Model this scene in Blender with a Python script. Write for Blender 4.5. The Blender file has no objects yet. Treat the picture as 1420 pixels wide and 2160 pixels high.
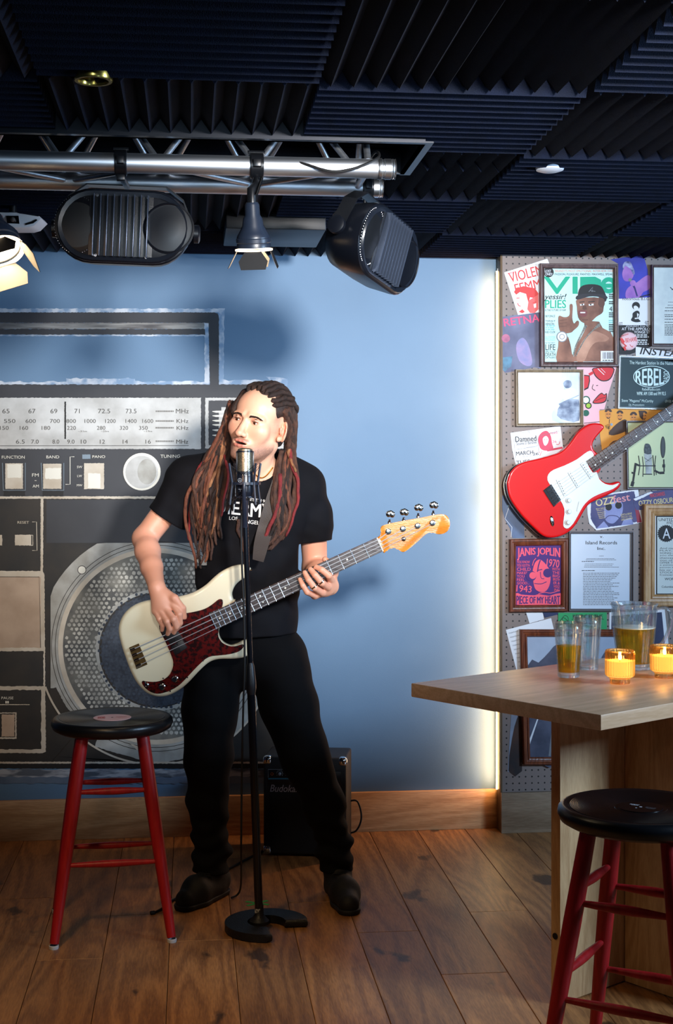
import bpy, bmesh, math, random
import numpy as np
from mathutils import Vector, Matrix, noise as mnoise
from mathutils.bvhtree import BVHTree

SC = bpy.context.scene
COL = SC.collection
random.seed(7)
# ------------------------------------------------------------------ camera
FPX = 2950.0; CX = 710.0; HY = 1000.0; HC = 1.4
YAW = math.radians(6.0)
cam_d = bpy.data.cameras.new('camera'); cam = bpy.data.objects.new('camera', cam_d); COL.objects.link(cam)
cam.location = (0, 0, HC); cam.rotation_euler = (math.pi/2, 0, -YAW)
cam_d.sensor_fit = 'HORIZONTAL'; cam_d.sensor_width = 36.0; cam_d.lens = 36.0*FPX/1420.0
cam_d.shift_y = -80.0/1420.0
cam_d.clip_start = 0.05
SC.camera = cam
# ------------------------------------------------------------------ world
w = bpy.data.worlds.new('world'); SC.world = w; w.use_nodes = True
w.node_tree.nodes['Background'].inputs[0].default_value = (0.10, 0.19, 0.42, 1)
w.node_tree.nodes['Background'].inputs[1].default_value = 0.035
# ------------------------------------------------------------------ lights
def light(name, kind, loc, target, power, color, size=0.3, spot=60, blend=0.5, sizey=None):
    d = bpy.data.lights.new(name, kind); d.energy = power; d.color = color
    if kind == 'AREA':
        d.shape = 'RECTANGLE'; d.size = size; d.size_y = sizey or size
    elif kind == 'SPOT':
        d.spot_size = math.radians(spot); d.spot_blend = blend; d.shadow_soft_size = size
    else:
        d.shadow_soft_size = size
    o = bpy.data.objects.new(name, d); COL.objects.link(o); o.location = loc
    o.rotation_euler = (Vector(target)-Vector(loc)).to_track_quat('-Z', 'Y').to_euler()
    return o
light('key_spot', 'SPOT', (0.98, 0.7, 2.12), (0.55, 5.2, 1.86), 1180, (1.0, 0.965, 0.94), 0.16, 39, 1.0)
light('cool_window', 'AREA', (3.4, 2.1, 1.85), (0.9, 5.3, 1.55), 120, (0.50, 0.72, 1.0), 0.9, sizey=0.6)
light('cool_room_fill', 'SPOT', (0.1, -1.2, 1.70), (0.35, 5.3, 1.72), 330, (0.62, 0.82, 1.0), 0.45, 24, 1.0)  # added fill from behind the camera, softens the shadows
light('blue_truss_wash', 'SPOT', (1.3, 1.0, 1.15), (0.75, 4.1, 2.2), 30, (0.36, 0.62, 1.0), 0.2, 62, 0.9)  # unseen spot added to brighten the truss and foam
light('mural_wash', 'SPOT', (-0.45, 0.6, 2.0), (-0.62, 5.4, 1.10), 330, (1.0, 0.90, 0.80), 0.12, 25, 1.0)  # unseen spot added to lift the left of the mural
light('warm_stage_wash', 'SPOT', (-1.15, 2.0, 1.95), (0.28, 4.5, 1.45), 75, (1.0, 0.60, 0.36), 0.08, 26, 0.8)
light('warm_left_lamp', 'SPOT', (-0.7, 2.2, 2.1), (-0.15, 3.45, 0.0), 85, (1.0, 0.66, 0.32), 0.12, 58, 0.9)
SC.view_settings.view_transform = 'Standard'; SC.view_settings.look = 'None'
SC.view_settings.exposure = 0.0; SC.view_settings.gamma = 1.0
SC.view_settings.use_curve_mapping = False
# ------------------------------------------------------------------ frame helpers
RV = Vector((math.cos(YAW), -math.sin(YAW), 0)); FV = Vector((math.sin(YAW), math.cos(YAW), 0)); UP = Vector((0, 0, 1))
RV.freeze(); FV.freeze()
CAMP = Vector((0, 0, HC))
def ray(px, py): return RV*((px-CX)/FPX) + FV - UP*((py-HY)/FPX)
def at(px, py, d): return CAMP + ray(px, py)*d
def on_y(px, py, Y):
    r = ray(px, py); return CAMP + r*(Y/r.y)
def on_z(px, py, z):
    r = ray(px, py); return CAMP + r*((z-HC)/r.z)
class Plane:
    def __init__(s, p, n): s.p = Vector(p); s.n = Vector(n).normalized()
    def __call__(s, px, py, off=0.0):
        r = ray(px, py); t = (s.p-CAMP).dot(s.n)/r.dot(s.n)
        return CAMP + r*t + s.n*off
YW = 5.45; YP = 5.365; ZC = 2.25
WALL = Plane((0, YW, 0), (0, -1, 0)); PEG = Plane((0, YP, 0), (0, -1, 0))
def cm(px, py, d): return np.array(((px-CX)*d/FPX, d, HC-(py-HY)*d/FPX))     # camera-aligned metres
def cw(v): return RV*float(v[0]) + FV*float(v[1]) + Vector((0, 0, float(v[2])))
# ------------------------------------------------------------------ materials
def lin(c):
    c = c/255.0
    return c/12.92 if c <= 0.04045 else ((c+0.055)/1.055)**2.4
def rgb(c): return (lin(c[0]), lin(c[1]), lin(c[2]), 1)
MATS = {}
def M(name, c=(128, 128, 128), rough=0.6, metal=0.0, c2=None, nscale=8.0, stretch=(1, 1, 1), bump=0.0, bscale=60.0,
      emit=None, estr=0.0, trans=0.0, ior=1.45, spec=0.5, detail=3.0, lo=0.35, hi=0.65, coat=0.0, rand=0.0, coords='Object'):
    if name in MATS: return MATS[name]
    m = bpy.data.materials.new(name); m.use_nodes = True; MATS[name] = m
    nt = m.node_tree; b = nt.nodes['Principled BSDF']
    b.inputs['Base Color'].default_value = rgb(c); b.inputs['Roughness'].default_value = rough
    b.inputs['Metallic'].default_value = metal; b.inputs['IOR'].default_value = ior
    b.inputs['Transmission Weight'].default_value = trans; b.inputs['Coat Weight'].default_value = coat
    b.inputs['Specular IOR Level'].default_value = spec
    if emit: b.inputs['Emission Color'].default_value = rgb(emit); b.inputs['Emission Strength'].default_value = estr
    if c2 or bump:
        tc = nt.nodes.new('ShaderNodeTexCoord'); mp = nt.nodes.new('ShaderNodeMapping')
        nt.links.new(tc.outputs[coords], mp.inputs[0]); mp.inputs['Scale'].default_value = stretch
    if c2:
        n = nt.nodes.new('ShaderNodeTexNoise'); n.inputs['Scale'].default_value = nscale; n.inputs['Detail'].default_value = detail
        nt.links.new(mp.outputs[0], n.inputs['Vector'])
        r = nt.nodes.new('ShaderNodeMapRange'); r.inputs[1].default_value = lo; r.inputs[2].default_value = hi
        nt.links.new(n.outputs[0], r.inputs[0])
        mx = nt.nodes.new('ShaderNodeMix'); mx.data_type = 'RGBA'
        mx.inputs[6].default_value = rgb(c); mx.inputs[7].default_value = rgb(c2)
        nt.links.new(r.outputs[0], mx.inputs[0])
        last = mx.outputs[2]
        if rand:
            oi = nt.nodes.new('ShaderNodeObjectInfo'); hs = nt.nodes.new('ShaderNodeHueSaturation')
            mr = nt.nodes.new('ShaderNodeMapRange'); mr.inputs[3].default_value = 1-rand; mr.inputs[4].default_value = 1+rand
            nt.links.new(oi.outputs['Random'], mr.inputs[0]); nt.links.new(mr.outputs[0], hs.inputs['Value'])
            nt.links.new(last, hs.inputs['Color']); last = hs.outputs[0]
        nt.links.new(last, b.inputs['Base Color'])
    if bump:
        n2 = nt.nodes.new('ShaderNodeTexNoise'); n2.inputs['Scale'].default_value = bscale; n2.inputs['Detail'].default_value = 3
        nt.links.new(mp.outputs[0], n2.inputs['Vector'])
        bp = nt.nodes.new('ShaderNodeBump'); bp.inputs['Strength'].default_value = bump; bp.inputs['Distance'].default_value = 0.004
        nt.links.new(n2.outputs[0], bp.inputs['Height']); nt.links.new(bp.outputs[0], b.inputs['Normal'])
    return m
def wood(name, c1, c2, axis='y', rough=0.45, rand=0.0, scale=1.0, ring=None, coat=0.0):
    """long grain along one axis, with cathedral rings and dark knots"""
    if name in MATS: return MATS[name]
    m = bpy.data.materials.new(name); m.use_nodes = True; MATS[name] = m
    nt = m.node_tree; N = nt.nodes; L = nt.links; b = N['Principled BSDF']
    tc = N.new('ShaderNodeTexCoord'); mp = N.new('ShaderNodeMapping'); oi = N.new('ShaderNodeObjectInfo')
    s = {'x': (.9, 8, 8), 'y': (8, .9, 8), 'z': (8, 8, .9)}[axis]
    mp.inputs['Scale'].default_value = [v*scale for v in s]
    L.new(tc.outputs['Object'], mp.inputs[0])
    va = N.new('ShaderNodeVectorMath'); va.operation = 'MULTIPLY'
    cmb = N.new('ShaderNodeCombineXYZ')
    for i in range(3): L.new(oi.outputs['Random'], cmb.inputs[i])
    L.new(cmb.outputs[0], va.inputs[0]); va.inputs[1].default_value = (37, 53, 29)
    ad = N.new('ShaderNodeVectorMath'); ad.operation = 'ADD'; L.new(mp.outputs[0], ad.inputs[0]); L.new(va.outputs[0], ad.inputs[1])
    n1 = N.new('ShaderNodeTexNoise'); n1.inputs['Scale'].default_value = 0.55; n1.inputs['Detail'].default_value = 2
    L.new(ad.outputs[0], n1.inputs['Vector'])
    mu = N.new('ShaderNodeMath'); mu.operation = 'MULTIPLY'; mu.inputs[1].default_value = 95.0; L.new(n1.outputs[0], mu.inputs[0])
    sn = N.new('ShaderNodeMath'); sn.operation = 'SINE'; L.new(mu.outputs[0], sn.inputs[0])
    n2 = N.new('ShaderNodeTexNoise'); n2.inputs['Scale'].default_value = 26.0; n2.inputs['Detail'].default_value = 5
    L.new(ad.outputs[0], n2.inputs['Vector'])
    am = N.new('ShaderNodeMath'); am.operation = 'MULTIPLY_ADD'; am.inputs[1].default_value = 0.17; L.new(sn.outputs[0], am.inputs[0]); L.new(n2.outputs[0], am.inputs[2])
    r = N.new('ShaderNodeMapRange'); r.inputs[1].default_value = 0.25; r.inputs[2].default_value = 0.8; L.new(am.outputs[0], r.inputs[0])
    mx = N.new('ShaderNodeMix'); mx.data_type = 'RGBA'; mx.inputs[6].default_value = rgb(c2); mx.inputs[7].default_value = rgb(c1); L.new(r.outputs[0], mx.inputs[0])
    # knots
    n3 = N.new('ShaderNodeTexNoise'); n3.inputs['Scale'].default_value = 3.2; n3.inputs['Detail'].default_value = 5; 
    mp3 = N.new('ShaderNodeMapping'); mp3.inputs['Scale'].default_value = [(v*.25 if v > 5 else v*1.2) for v in s]; L.new(tc.outputs['Object'], mp3.inputs[0])
    ad3 = N.new('ShaderNodeVectorMath'); L.new(mp3.outputs[0], ad3.inputs[0]); L.new(va.outputs[0], ad3.inputs[1]); L.new(ad3.outputs[0], n3.inputs['Vector'])
    r3 = N.new('ShaderNodeMapRange'); r3.inputs[1].default_value = 0.655; r3.inputs[2].default_value = 0.70; L.new(n3.outputs[0], r3.inputs[0])
    r3.inputs[4].default_value = 0.8 if ring is None else ring
    mk = N.new('ShaderNodeMix'); mk.data_type = 'RGBA'; L.new(r3.outputs[0], mk.inputs[0]); L.new(mx.outputs[2], mk.inputs[6])
    mk.inputs[7].default_value = rgb([v*0.25 for v in c2])
    last = mk.outputs[2]
    if rand:
        hs = N.new('ShaderNodeHueSaturation'); mr = N.new('ShaderNodeMapRange'); mr.inputs[3].default_value = 1-rand; mr.inputs[4].default_value = 1+rand
        L.new(oi.outputs['Random'], mr.inputs[0]); L.new(mr.outputs[0], hs.inputs['Value']); L.new(last, hs.inputs['Color']); last = hs.outputs[0]
    L.new(last, b.inputs['Base Color']); b.inputs['Roughness'].default_value = rough; b.inputs['Coat Weight'].default_value = coat
    bp = N.new('ShaderNodeBump'); bp.inputs['Strength'].default_value = 0.25; bp.inputs['Distance'].default_value = 0.002
    L.new(am.outputs[0], bp.inputs['Height']); L.new(bp.outputs[0], b.inputs['Normal'])
    return m
# ------------------------------------------------------------------ objects
def tag(o, label=None, cat=None, group=None, kind=None):
    if label: o['label'] = label
    if cat: o['category'] = cat
    if group: o['group'] = group
    if kind: o['kind'] = kind
    return o
def empty(name, loc, label, cat, group=None):
    o = bpy.data.objects.new(name, None); COL.objects.link(o); o.location = loc; o.empty_display_size = 0.05
    return tag(o, label, cat, group)
def wloc(o):
    v = Vector((0, 0, 0))
    while o is not None: v = v + o.location; o = o.parent
    return v
def finish(name, me, mats, parent=None, smooth=True, angle=40):
    for m in (mats if isinstance(mats, (list, tuple)) else [mats]): me.materials.append(m)
    o = bpy.data.objects.new(name, me); COL.objects.link(o)
    if parent is not None: o.parent = parent
    if smooth:
        me.polygons.foreach_set('use_smooth', [True]*len(me.polygons))
        if angle < 180:
            try: me.set_sharp_from_angle(angle=math.radians(angle))
            except Exception: pass
    me.update()
    return o
class MB:
    """collects shapes in world coordinates, builds ONE mesh"""
    def __init__(s): s.bm = bmesh.new(); s.mi = 0
    def _new(s, fs):
        for f in fs: f.material_index = s.mi
    def faces(s, vs, fs):
        bv = [s.bm.verts.new(v) for v in vs]
        out = []
        for f in fs:
            try: out.append(s.bm.faces.new([bv[i] for i in f]))
            except ValueError: pass
        s._new(out); return bv, out
    def box(s, c, size, rot=None, bev=0.0, seg=2):
        c = Vector(c); h = Vector(size)/2; R = rot or Matrix.Identity(3)
        vs = [c + R @ Vector((x*h.x, y*h.y, z*h.z)) for x in (-1, 1) for y in (-1, 1) for z in (-1, 1)]
        fs = [(0, 1, 3, 2), (4, 6, 7, 5), (0, 4, 5, 1), (2, 3, 7, 6), (0, 2, 6, 4), (1, 5, 7, 3)]
        bv, out = s.faces(vs, fs)
        if bev > 0:
            es = list({e for f in out for e in f.edges})
            r = bmesh.ops.bevel(s.bm, geom=es, offset=bev, segments=seg, affect='EDGES', profile=0.5)
            s._new(r['faces'])
        return s
    def span(s, x0, x1, y0, y1, z0, z1, bev=0.0):
        return s.box(((x0+x1)/2, (y0+y1)/2, (z0+z1)/2), (abs(x1-x0), abs(y1-y0), abs(z1-z0)), None, bev)
    def tube(s, pts, rad, seg=10, cap=True, flat=None):
        pts = [Vector(p) for p in pts]; n = len(pts)
        rs = rad if isinstance(rad, (list, tuple)) else [rad]*n
        rings = []; u = None
        for i, p in enumerate(pts):
            t = (pts[min(i+1, n-1)]-pts[max(i-1, 0)])
            t = t.normalized() if t.length > 1e-9 else Vector((0, 0, 1))
            if u is None:
                u = t.cross(Vector((0, 0, 1)));
                if u.length < .2: u = t.cross(Vector((0, 1, 0)))
                u.normalize()
            u = (u - t*u.dot(t)); u.normalize(); v = t.cross(u)
            rings.append([s.bm.verts.new(p + u*math.cos(a)*rs[i] + v*math.sin(a)*rs[i]*(flat or 1)) for a in [2*math.pi*k/seg for k in range(seg)]])
        out = []
        for i in range(n-1):
            for k in range(seg):
                out.append(s.bm.faces.new((rings[i][k], rings[i][(k+1) % seg], rings[i+1][(k+1) % seg], rings[i+1][k])))
        if cap:
            out.append(s.bm.faces.new(rings[0][::-1])); out.append(s.bm.faces.new(rings[-1]))
        s._new(out); return s
    def lathe(s, c, prof, seg=40, axis=None, close=False, flute=None, mod=None):
        """prof = [(r, h)], spun about axis (default z) through c; profile given bottom to top, outside"""
        c = Vector(c); ax = Vector(axis or (0, 0, 1)).normalized()
        u = ax.orthogonal().normalized(); v = ax.cross(u)
        if axis is None: u, v = Vector((1, 0, 0)), Vector((0, 1, 0))
        rings = []
        for (r, h) in prof:
            if r < 1e-6: rings.append([s.bm.verts.new(c+ax*h)])
            else:
                ring = []
                for k in range(seg):
                    a = 2*math.pi*k/seg; rr = r
                    if flute and flute[2] <= h <= flute[3]: rr = r*(1+flute[1]*math.cos(a*flute[0]))
                    ring.append(s.bm.verts.new(c+ax*h+(u*math.cos(a)+v*math.sin(a))*rr))
                rings.append(ring)
        out = []
        def f(*vs):
            try: out.append(s.bm.faces.new(vs))
            except ValueError: pass
        pairs = list(zip(rings[:-1], rings[1:])) + ([(rings[-1], rings[0])] if close else [])
        for A, B in pairs:
            if len(A) == 1 and len(B) == 1: continue
            for k in range(seg):
                k2 = (k+1) % seg
                if len(A) == 1: f(A[0], B[k2], B[k])
                elif len(B) == 1: f(A[k], A[k2], B[0])
                else: f(A[k], A[k2], B[k2], B[k])
        s._new(out); return s
    def ball(s, c, r, seg=16, rings=10, sc=(1, 1, 1), rot=None):
        c = Vector(c); R = rot or Matrix.Identity(3); vs = []
        for i in range(rings+1):
            th = math.pi*i/rings
            for k in range(seg):
                a = 2*math.pi*k/seg
                vs.append(c + R @ Vector((r*sc[0]*math.sin(th)*math.cos(a), r*sc[1]*math.sin(th)*math.sin(a), r*sc[2]*math.cos(th))))
        fs = [(i*seg+k, (i+1)*seg+k, (i+1)*seg+(k+1) % seg, i*seg+(k+1) % seg) for i in range(rings) for k in range(seg)]
        s.faces(vs, fs); return s
    def slab(s, front, n, thick, bev=0.0, seg=3):
        """closed outline (list of world points on the front face), extruded back along -n"""
        n = Vector(n); k = len(front)
        F = [s.bm.verts.new(p) for p in front]; B = [s.bm.verts.new(Vector(p)-n*thick) for p in front]
        out = [s.bm.faces.new(F), s.bm.faces.new(B[::-1])]
        for i in range(k): out.append(s.bm.faces.new((F[(i+1) % k], F[i], B[i], B[(i+1) % k])))
        if bev > 0:
            es = list(out[0].edges)+list(out[1].edges)
            r = bmesh.ops.bevel(s.bm, geom=es, offset=bev, segments=seg, affect='EDGES', profile=0.5)
            s._new(r['faces'])
        s._new([f for f in out if f.is_valid]); return s
    def build(s, name, mats, parent=None, smooth=True, angle=40, label=None):
        bmesh.ops.remove_doubles(s.bm, verts=s.bm.verts, dist=1e-6)
        bmesh.ops.recalc_face_normals(s.bm, faces=s.bm.faces)
        off = wloc(parent)
        if off.length > 0: bmesh.ops.translate(s.bm, verts=s.bm.verts, vec=-off)
        me = bpy.data.meshes.new(name); s.bm.to_mesh(me); s.bm.free()
        o = finish(name, me, mats, parent, smooth, angle)
        if label: o['label'] = label
        return o
def smooth_loop(pts, n=4, closed=True):
    P = [Vector((p[0], p[1], 0)) for p in pts]; out = []; k = len(P)
    for i in range(k if closed else k-1):
        g = (lambda j: P[j % k]) if closed else (lambda j: P[max(0, min(k-1, j))])
        a, b, c, d = g(i-1), g(i), g(i+1), g(i+2)
        for j in range(n):
            t = j/n
            v = 0.5*((2*b)+(-a+c)*t+(2*a-5*b+4*c-d)*t*t+(-a+3*b-3*c+d)*t*t*t)
            out.append((v.x, v.y))
    if not closed: out.append((P[-1].x, P[-1].y))
    return out
# ------------------------------------------------------------------ flat print
GL = {}
def glyph(s_, bold=0.0, shear=0.0):
    key = (s_, bold, shear)
    if key in GL: return GL[key]
    cu = bpy.data.curves.new('t', 'FONT'); cu.body = s_; cu.size = 1.0; cu.offset = bold; cu.resolution_u = 3; cu.shear = shear
    o = bpy.data.objects.new('t', cu); me = bpy.data.meshes.new_from_object(o)
    vs = [(v.co.x, v.co.y) for v in me.vertices]; fs = [tuple(p.vertices) for p in me.polygons]
    bpy.data.objects.remove(o); bpy.data.curves.remove(cu); bpy.data.meshes.remove(me)
    if not vs: vs = [(0, 0), (1, 1)]
    x0 = min(v[0] for v in vs); x1 = max(v[0] for v in vs); y0 = min(v[1] for v in vs); y1 = max(v[1] for v in vs)
    vs = [((x-x0)/(x1-x0+1e-9), (y-y0)/(y1-y0+1e-9)) for x, y in vs]
    GL[key] = (vs, fs); return GL[key]
class Print:
    """flat paint or ink on a plane: shapes given where the photo shows them and laid on the real surface"""
    def __init__(s, plane, base=0.0006, step=0.0003, tr=None):
        s.pl = plane; s.base = base; s.step = step; s.mats = []; s.V = []; s.F = []; s.I = []; s.tr = tr or (lambda x, y: (x, y)); s.rnd = random.Random(3); s.cnt = [0]
    def view(s, tr):
        n = Print.__new__(Print); n.__dict__.update(s.__dict__); n.tr = tr; return n
    def _m(s, m):
        if m not in s.mats: s.mats.append(m)
        return s.mats.index(m)
    def raw(s, vs, fs, m, lay, local=True):
        k = len(s.V); mi = s._m(m); s.cnt[0] += 1; lay = lay+.1*s.cnt[0]
        for (x, y) in vs:
            if local: x, y = s.tr(x, y)
            s.V.append(s.pl(x, y, s.base+s.step*lay))
        for f in fs: s.F.append(tuple(i+k for i in f)); s.I.append(mi)
        return s
    def poly(s, pts, m, lay=1, sm=0, jit=0.0, local=True):
        if sm: pts = smooth_loop(pts, sm)
        if jit:
            out = []
            for i in range(len(pts)):
                a, b = pts[i], pts[(i+1) % len(pts)]; L = math.hypot(b[0]-a[0], b[1]-a[1]); n = max(1, int(L/(jit*5)))
                for j in range(n):
                    t = j/n; out.append((a[0]+(b[0]-a[0])*t+s.rnd.uniform(-jit, jit), a[1]+(b[1]-a[1])*t+s.rnd.uniform(-jit, jit)))
            pts = out
        return s.raw(pts, [tuple(range(len(pts)))], m, lay, local)
    def rect(s, x0, y0, x1, y1, m, lay=1, jit=0.0): return s.poly([(x0, y0), (x1, y0), (x1, y1), (x0, y1)], m, lay, 0, jit)
    def circ(s, x, y, r, m, lay=1, seg=28, ry=None, rin=None, a0=0, a1=360):
        ry = ry or r
        A = [math.radians(a0+(a1-a0)*k/seg) for k in range(seg+1)]
        if rin is None and a1-a0 == 360: return s.poly([(x+r*math.cos(a), y+ry*math.sin(a)) for a in A[:-1]], m, lay)
        q = (rin or 0)/r
        vs = [(x+r*math.cos(a), y+ry*math.sin(a)) for a in A]+[(x+q*r*math.cos(a), y+q*ry*math.sin(a)) for a in A]
        n = seg+1
        return s.raw(vs, [(i, i+1, n+i+1, n+i) for i in range(seg)], m, lay)
    def line(s, pts, wd, m, lay=2, sm=0, jit=0.0):
        if sm: pts = smooth_loop(pts, sm, False)
        vs = []; n = len(pts)
        for i, p in enumerate(pts):
            a = pts[max(0, i-1)]; b = pts[min(n-1, i+1)]; dx, dy = b[0]-a[0], b[1]-a[1]; L = math.hypot(dx, dy) or 1
            h = (wd[min(i, len(wd)-1)] if isinstance(wd, (list, tuple)) else wd)/2 + (s.rnd.uniform(-jit, jit) if jit else 0)
            vs += [(p[0]-dy/L*h, p[1]+dx/L*h), (p[0]+dy/L*h, p[1]-dx/L*h)]
        return s.raw(vs, [(2*i, 2*i+1, 2*i+3, 2*i+2) for i in range(n-1)], m, lay)
    def text(s, t, x, y, w_, h_, m, lay=3, bold=0.0, ang=0.0, shear=0.0, arc=None):
        """text box with top-left corner (x, y), w_ wide and h_ high"""
        vs, fs = glyph(t, 0.0, shear); c, sn = math.cos(math.radians(ang)), math.sin(math.radians(ang))
        out = []
        for (u, v) in vs:
            X = u*w_; Y = (1-v)*h_
            if arc: Y = arc(u, v, w_, h_)
            out.append((x+X*c-Y*sn, y+X*sn+Y*c))
        bx = min(bold*.55*h_, h_*.035)
        if bold >= .01 and bx > .12:
            for k, (ox, oy) in enumerate(((-bx, 0), (bx, 0), (0, -bx*.7))): s.raw([(x_+ox, y_+oy) for x_, y_ in out], fs, m, lay)
            return s
        return s.raw(out, fs, m, lay)
    def lines(s, x0, x1, ys, h_, m, lay=3, seed=1):
        """tiny body text, too small to read: word-length dashes"""
        r = random.Random(seed); vs = []; fs = []
        for y in ys:
            x = x0 + (r.random()*6 if r.random() < .2 else 0); end = x1-(r.random()*(x1-x0)*.25)
            while x < end:
                L = h_*r.uniform(1.2, 4.5); k = len(vs); e = min(x+L, x1)
                vs += [(x, y), (e, y), (e, y+h_), (x, y+h_)]; fs.append((k, k+1, k+2, k+3)); x = e+h_*.7
        return s.raw(vs, fs, m, lay)
    def build(s, name, parent=None, label=None):
        off = wloc(parent); me = bpy.data.meshes.new(name)
        me.from_pydata([tuple(v-off) for v in s.V], [], s.F)
        for m in s.mats: me.materials.append(m)
        me.polygons.foreach_set('material_index', s.I); me.update()
        o = bpy.data.objects.new(name, me); COL.objects.link(o)
        if parent is not None: o.parent = parent
        if label: o['label'] = label
        return o
def Zt(ox, oy, f): return lambda x, y: (ox+x/f, oy+y/f)
def copy_tree(o, parent=None):
    c = o.copy(); COL.objects.link(c); c.parent = parent
    for ch in list(o.children): copy_tree(ch, c)
    return c
class Field:
    """signed distance field in camera-aligned metres (x across, y away, z up), meshed with surface nets"""
    def __init__(s, lo, hi, h):
        s.lo = np.array(lo, float); s.h = h; s.n = np.ceil((np.array(hi)-s.lo)/h).astype(int)+1
        s.a = np.full(s.n, 1.0, np.float32)
    def _box(s, lo, hi):
        i0 = np.clip(np.floor((lo-s.lo)/s.h).astype(int), 0, s.n); i1 = np.clip(np.ceil((hi-s.lo)/s.h).astype(int)+1, 0, s.n)
        if np.any(i1-i0 < 1): return None
        sl = tuple(slice(a, b) for a, b in zip(i0, i1))
        ax = [(s.lo[k]+np.arange(i0[k], i1[k])*s.h).astype(np.float32) for k in range(3)]
        return sl, ax[0][:, None, None], ax[1][None, :, None], ax[2][None, None, :]
    def op(s, fn, lo, hi, k, sub=False):
        m = k+3*s.h; r = s._box(np.array(lo)-m, np.array(hi)+m)
        if r is None: return s
        sl, X, Y, Z = r; d = fn(X, Y, Z).astype(np.float32); a = s.a[sl]
        if sub:
            d = -d; hh = np.clip(.5-.5*(a-d)/k, 0, 1); s.a[sl] = a*(1-hh)+d*hh+k*hh*(1-hh)
        else:
            hh = np.clip(.5+.5*(a-d)/k, 0, 1); s.a[sl] = a*(1-hh)+d*hh-k*hh*(1-hh)
        return s
    def ell(s, c, r, k=.01, R=None, sub=False):
        c = np.array(c, float); r = np.array(r, float); R = np.eye(3) if R is None else R
        def fn(X, Y, Z):
            dx, dy, dz = X-c[0], Y-c[1], Z-c[2]
            q = [R[0, i]*dx+R[1, i]*dy+R[2, i]*dz for i in range(3)]
            k0 = np.sqrt(sum((q[i]/r[i])**2 for i in range(3))); k1 = np.sqrt(sum((q[i]/r[i]**2)**2 for i in range(3)))+1e-9
            return k0*(k0-1)/k1
        m = r.max(); return s.op(fn, c-m, c+m, k, sub)
    def cone(s, a, b, ra, rb, k=.01, ys=1.0, sub=False, fold=None):
        a = np.array(a, float); b = np.array(b, float); ab = b-a; L2 = (ab*ab).sum()
        def fn(X, Y, Z):
            dx, dy, dz = X-a[0], Y-a[1], Z-a[2]; t = np.clip((dx*ab[0]+dy*ab[1]+dz*ab[2])/L2, 0, 1)
            px, py, pz = dx-ab[0]*t, (dy-ab[1]*t)/ys, dz-ab[2]*t
            r = ra+(rb-ra)*t
            if fold: r = r+fold(X, Y, Z, t)
            return np.sqrt(px*px+py*py+pz*pz)-r
        m = max(ra, rb)*max(1, ys)+(.02 if fold else 0)
        return s.op(fn, np.minimum(a, b)-m, np.maximum(a, b)+m, k, sub)
    def chain(s, pts, rs, k=.006, **kw):
        for i in range(len(pts)-1): s.cone(pts[i], pts[i+1], rs[i], rs[i+1], k, **kw)
        return s
    def cut(s, p, n, lo=None, hi=None):
        """remove everything on the side n points to (inside an optional box)"""
        p = np.array(p, float); n = np.array(n, float); n = n/np.linalg.norm(n)
        lo = s.lo if lo is None else lo; hi = s.lo+s.n*s.h if hi is None else hi
        r = s._box(np.array(lo), np.array(hi)); sl, X, Y, Z = r
        d = ((X-p[0])*n[0]+(Y-p[1])*n[1]+(Z-p[2])*n[2]).astype(np.float32); s.a[sl] = np.maximum(s.a[sl], d); return s
    def mesh(s):
        A = s.a; N = s.n; ins = A < 0
        cs = [(i, j, k) for i in (0, 1) for j in (0, 1) for k in (0, 1)]
        def sh(M_, c): return M_[c[0]:N[0]-1+c[0], c[1]:N[1]-1+c[1], c[2]:N[2]-1+c[2]]
        cnt = np.zeros(N-1, np.int8)
        for c in cs: cnt += sh(ins, c)
        idx = np.argwhere((cnt > 0) & (cnt < 8)); ids = np.full(N-1, -1, np.int32); ids[tuple(idx.T)] = np.arange(len(idx))
        val = {c: A[idx[:, 0]+c[0], idx[:, 1]+c[1], idx[:, 2]+c[2]] for c in cs}
        P = np.zeros((len(idx), 3)); W = np.zeros(len(idx))
        for c in cs:
            for ax in range(3):
                if c[ax]: continue
                d = list(c); d[ax] = 1; d = tuple(d); v0, v1 = val[c], val[d]; m = (v0 < 0) != (v1 < 0)
                t = np.where(m, v0/np.where(m, v0-v1, 1), 0); q = np.zeros((len(idx), 3)); q[:] = c; q[:, ax] += t
                P += q*m[:, None]; W += m
        V = s.lo+(idx+P/W[:, None])*s.h
        F = []
        for ax in range(3):
            o = [a for a in range(3) if a != ax]; s0 = [slice(1, N[k]-1) for k in range(3)]; s0[ax] = slice(0, N[ax]-1)
            s1 = list(s0); s1[ax] = slice(1, N[ax]); a0 = ins[tuple(s0)]; a1 = ins[tuple(s1)]
            e = np.argwhere(a0 != a1); base = e.copy()
            for k in o: base[:, k] += 1
            def g(d0, d1):
                q = base.copy(); q[:, o[0]] += d0; q[:, o[1]] += d1; return ids[tuple(q.T)]
            Q = np.stack([g(-1, -1), g(0, -1), g(0, 0), g(-1, 0)], 1)
            fl = a0[tuple(e.T)]
            if ax == 1: fl = ~fl
            Q[~fl] = Q[~fl][:, ::-1]; F.append(Q)
        F = np.concatenate(F); F = F[(F >= 0).all(1)]
        return V, F
RM = np.array([[RV.x, RV.y, 0], [FV.x, FV.y, 0], [0, 0, 1.0]])
def relax(V, F, it=2, lam=.5):
    n = len(V); E = np.concatenate([F[:, [0, 1]], F[:, [1, 2]], F[:, [2, 3]], F[:, [3, 0]]])
    for _ in range(it):
        S = np.zeros_like(V); C = np.zeros(n)
        for a, b in ((0, 1), (1, 0)):
            np.add.at(S, E[:, a], V[E[:, b]]); np.add.at(C, E[:, a], 1)
        V = V+lam*(S/np.maximum(C, 1)[:, None]-V)
    return V
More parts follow.
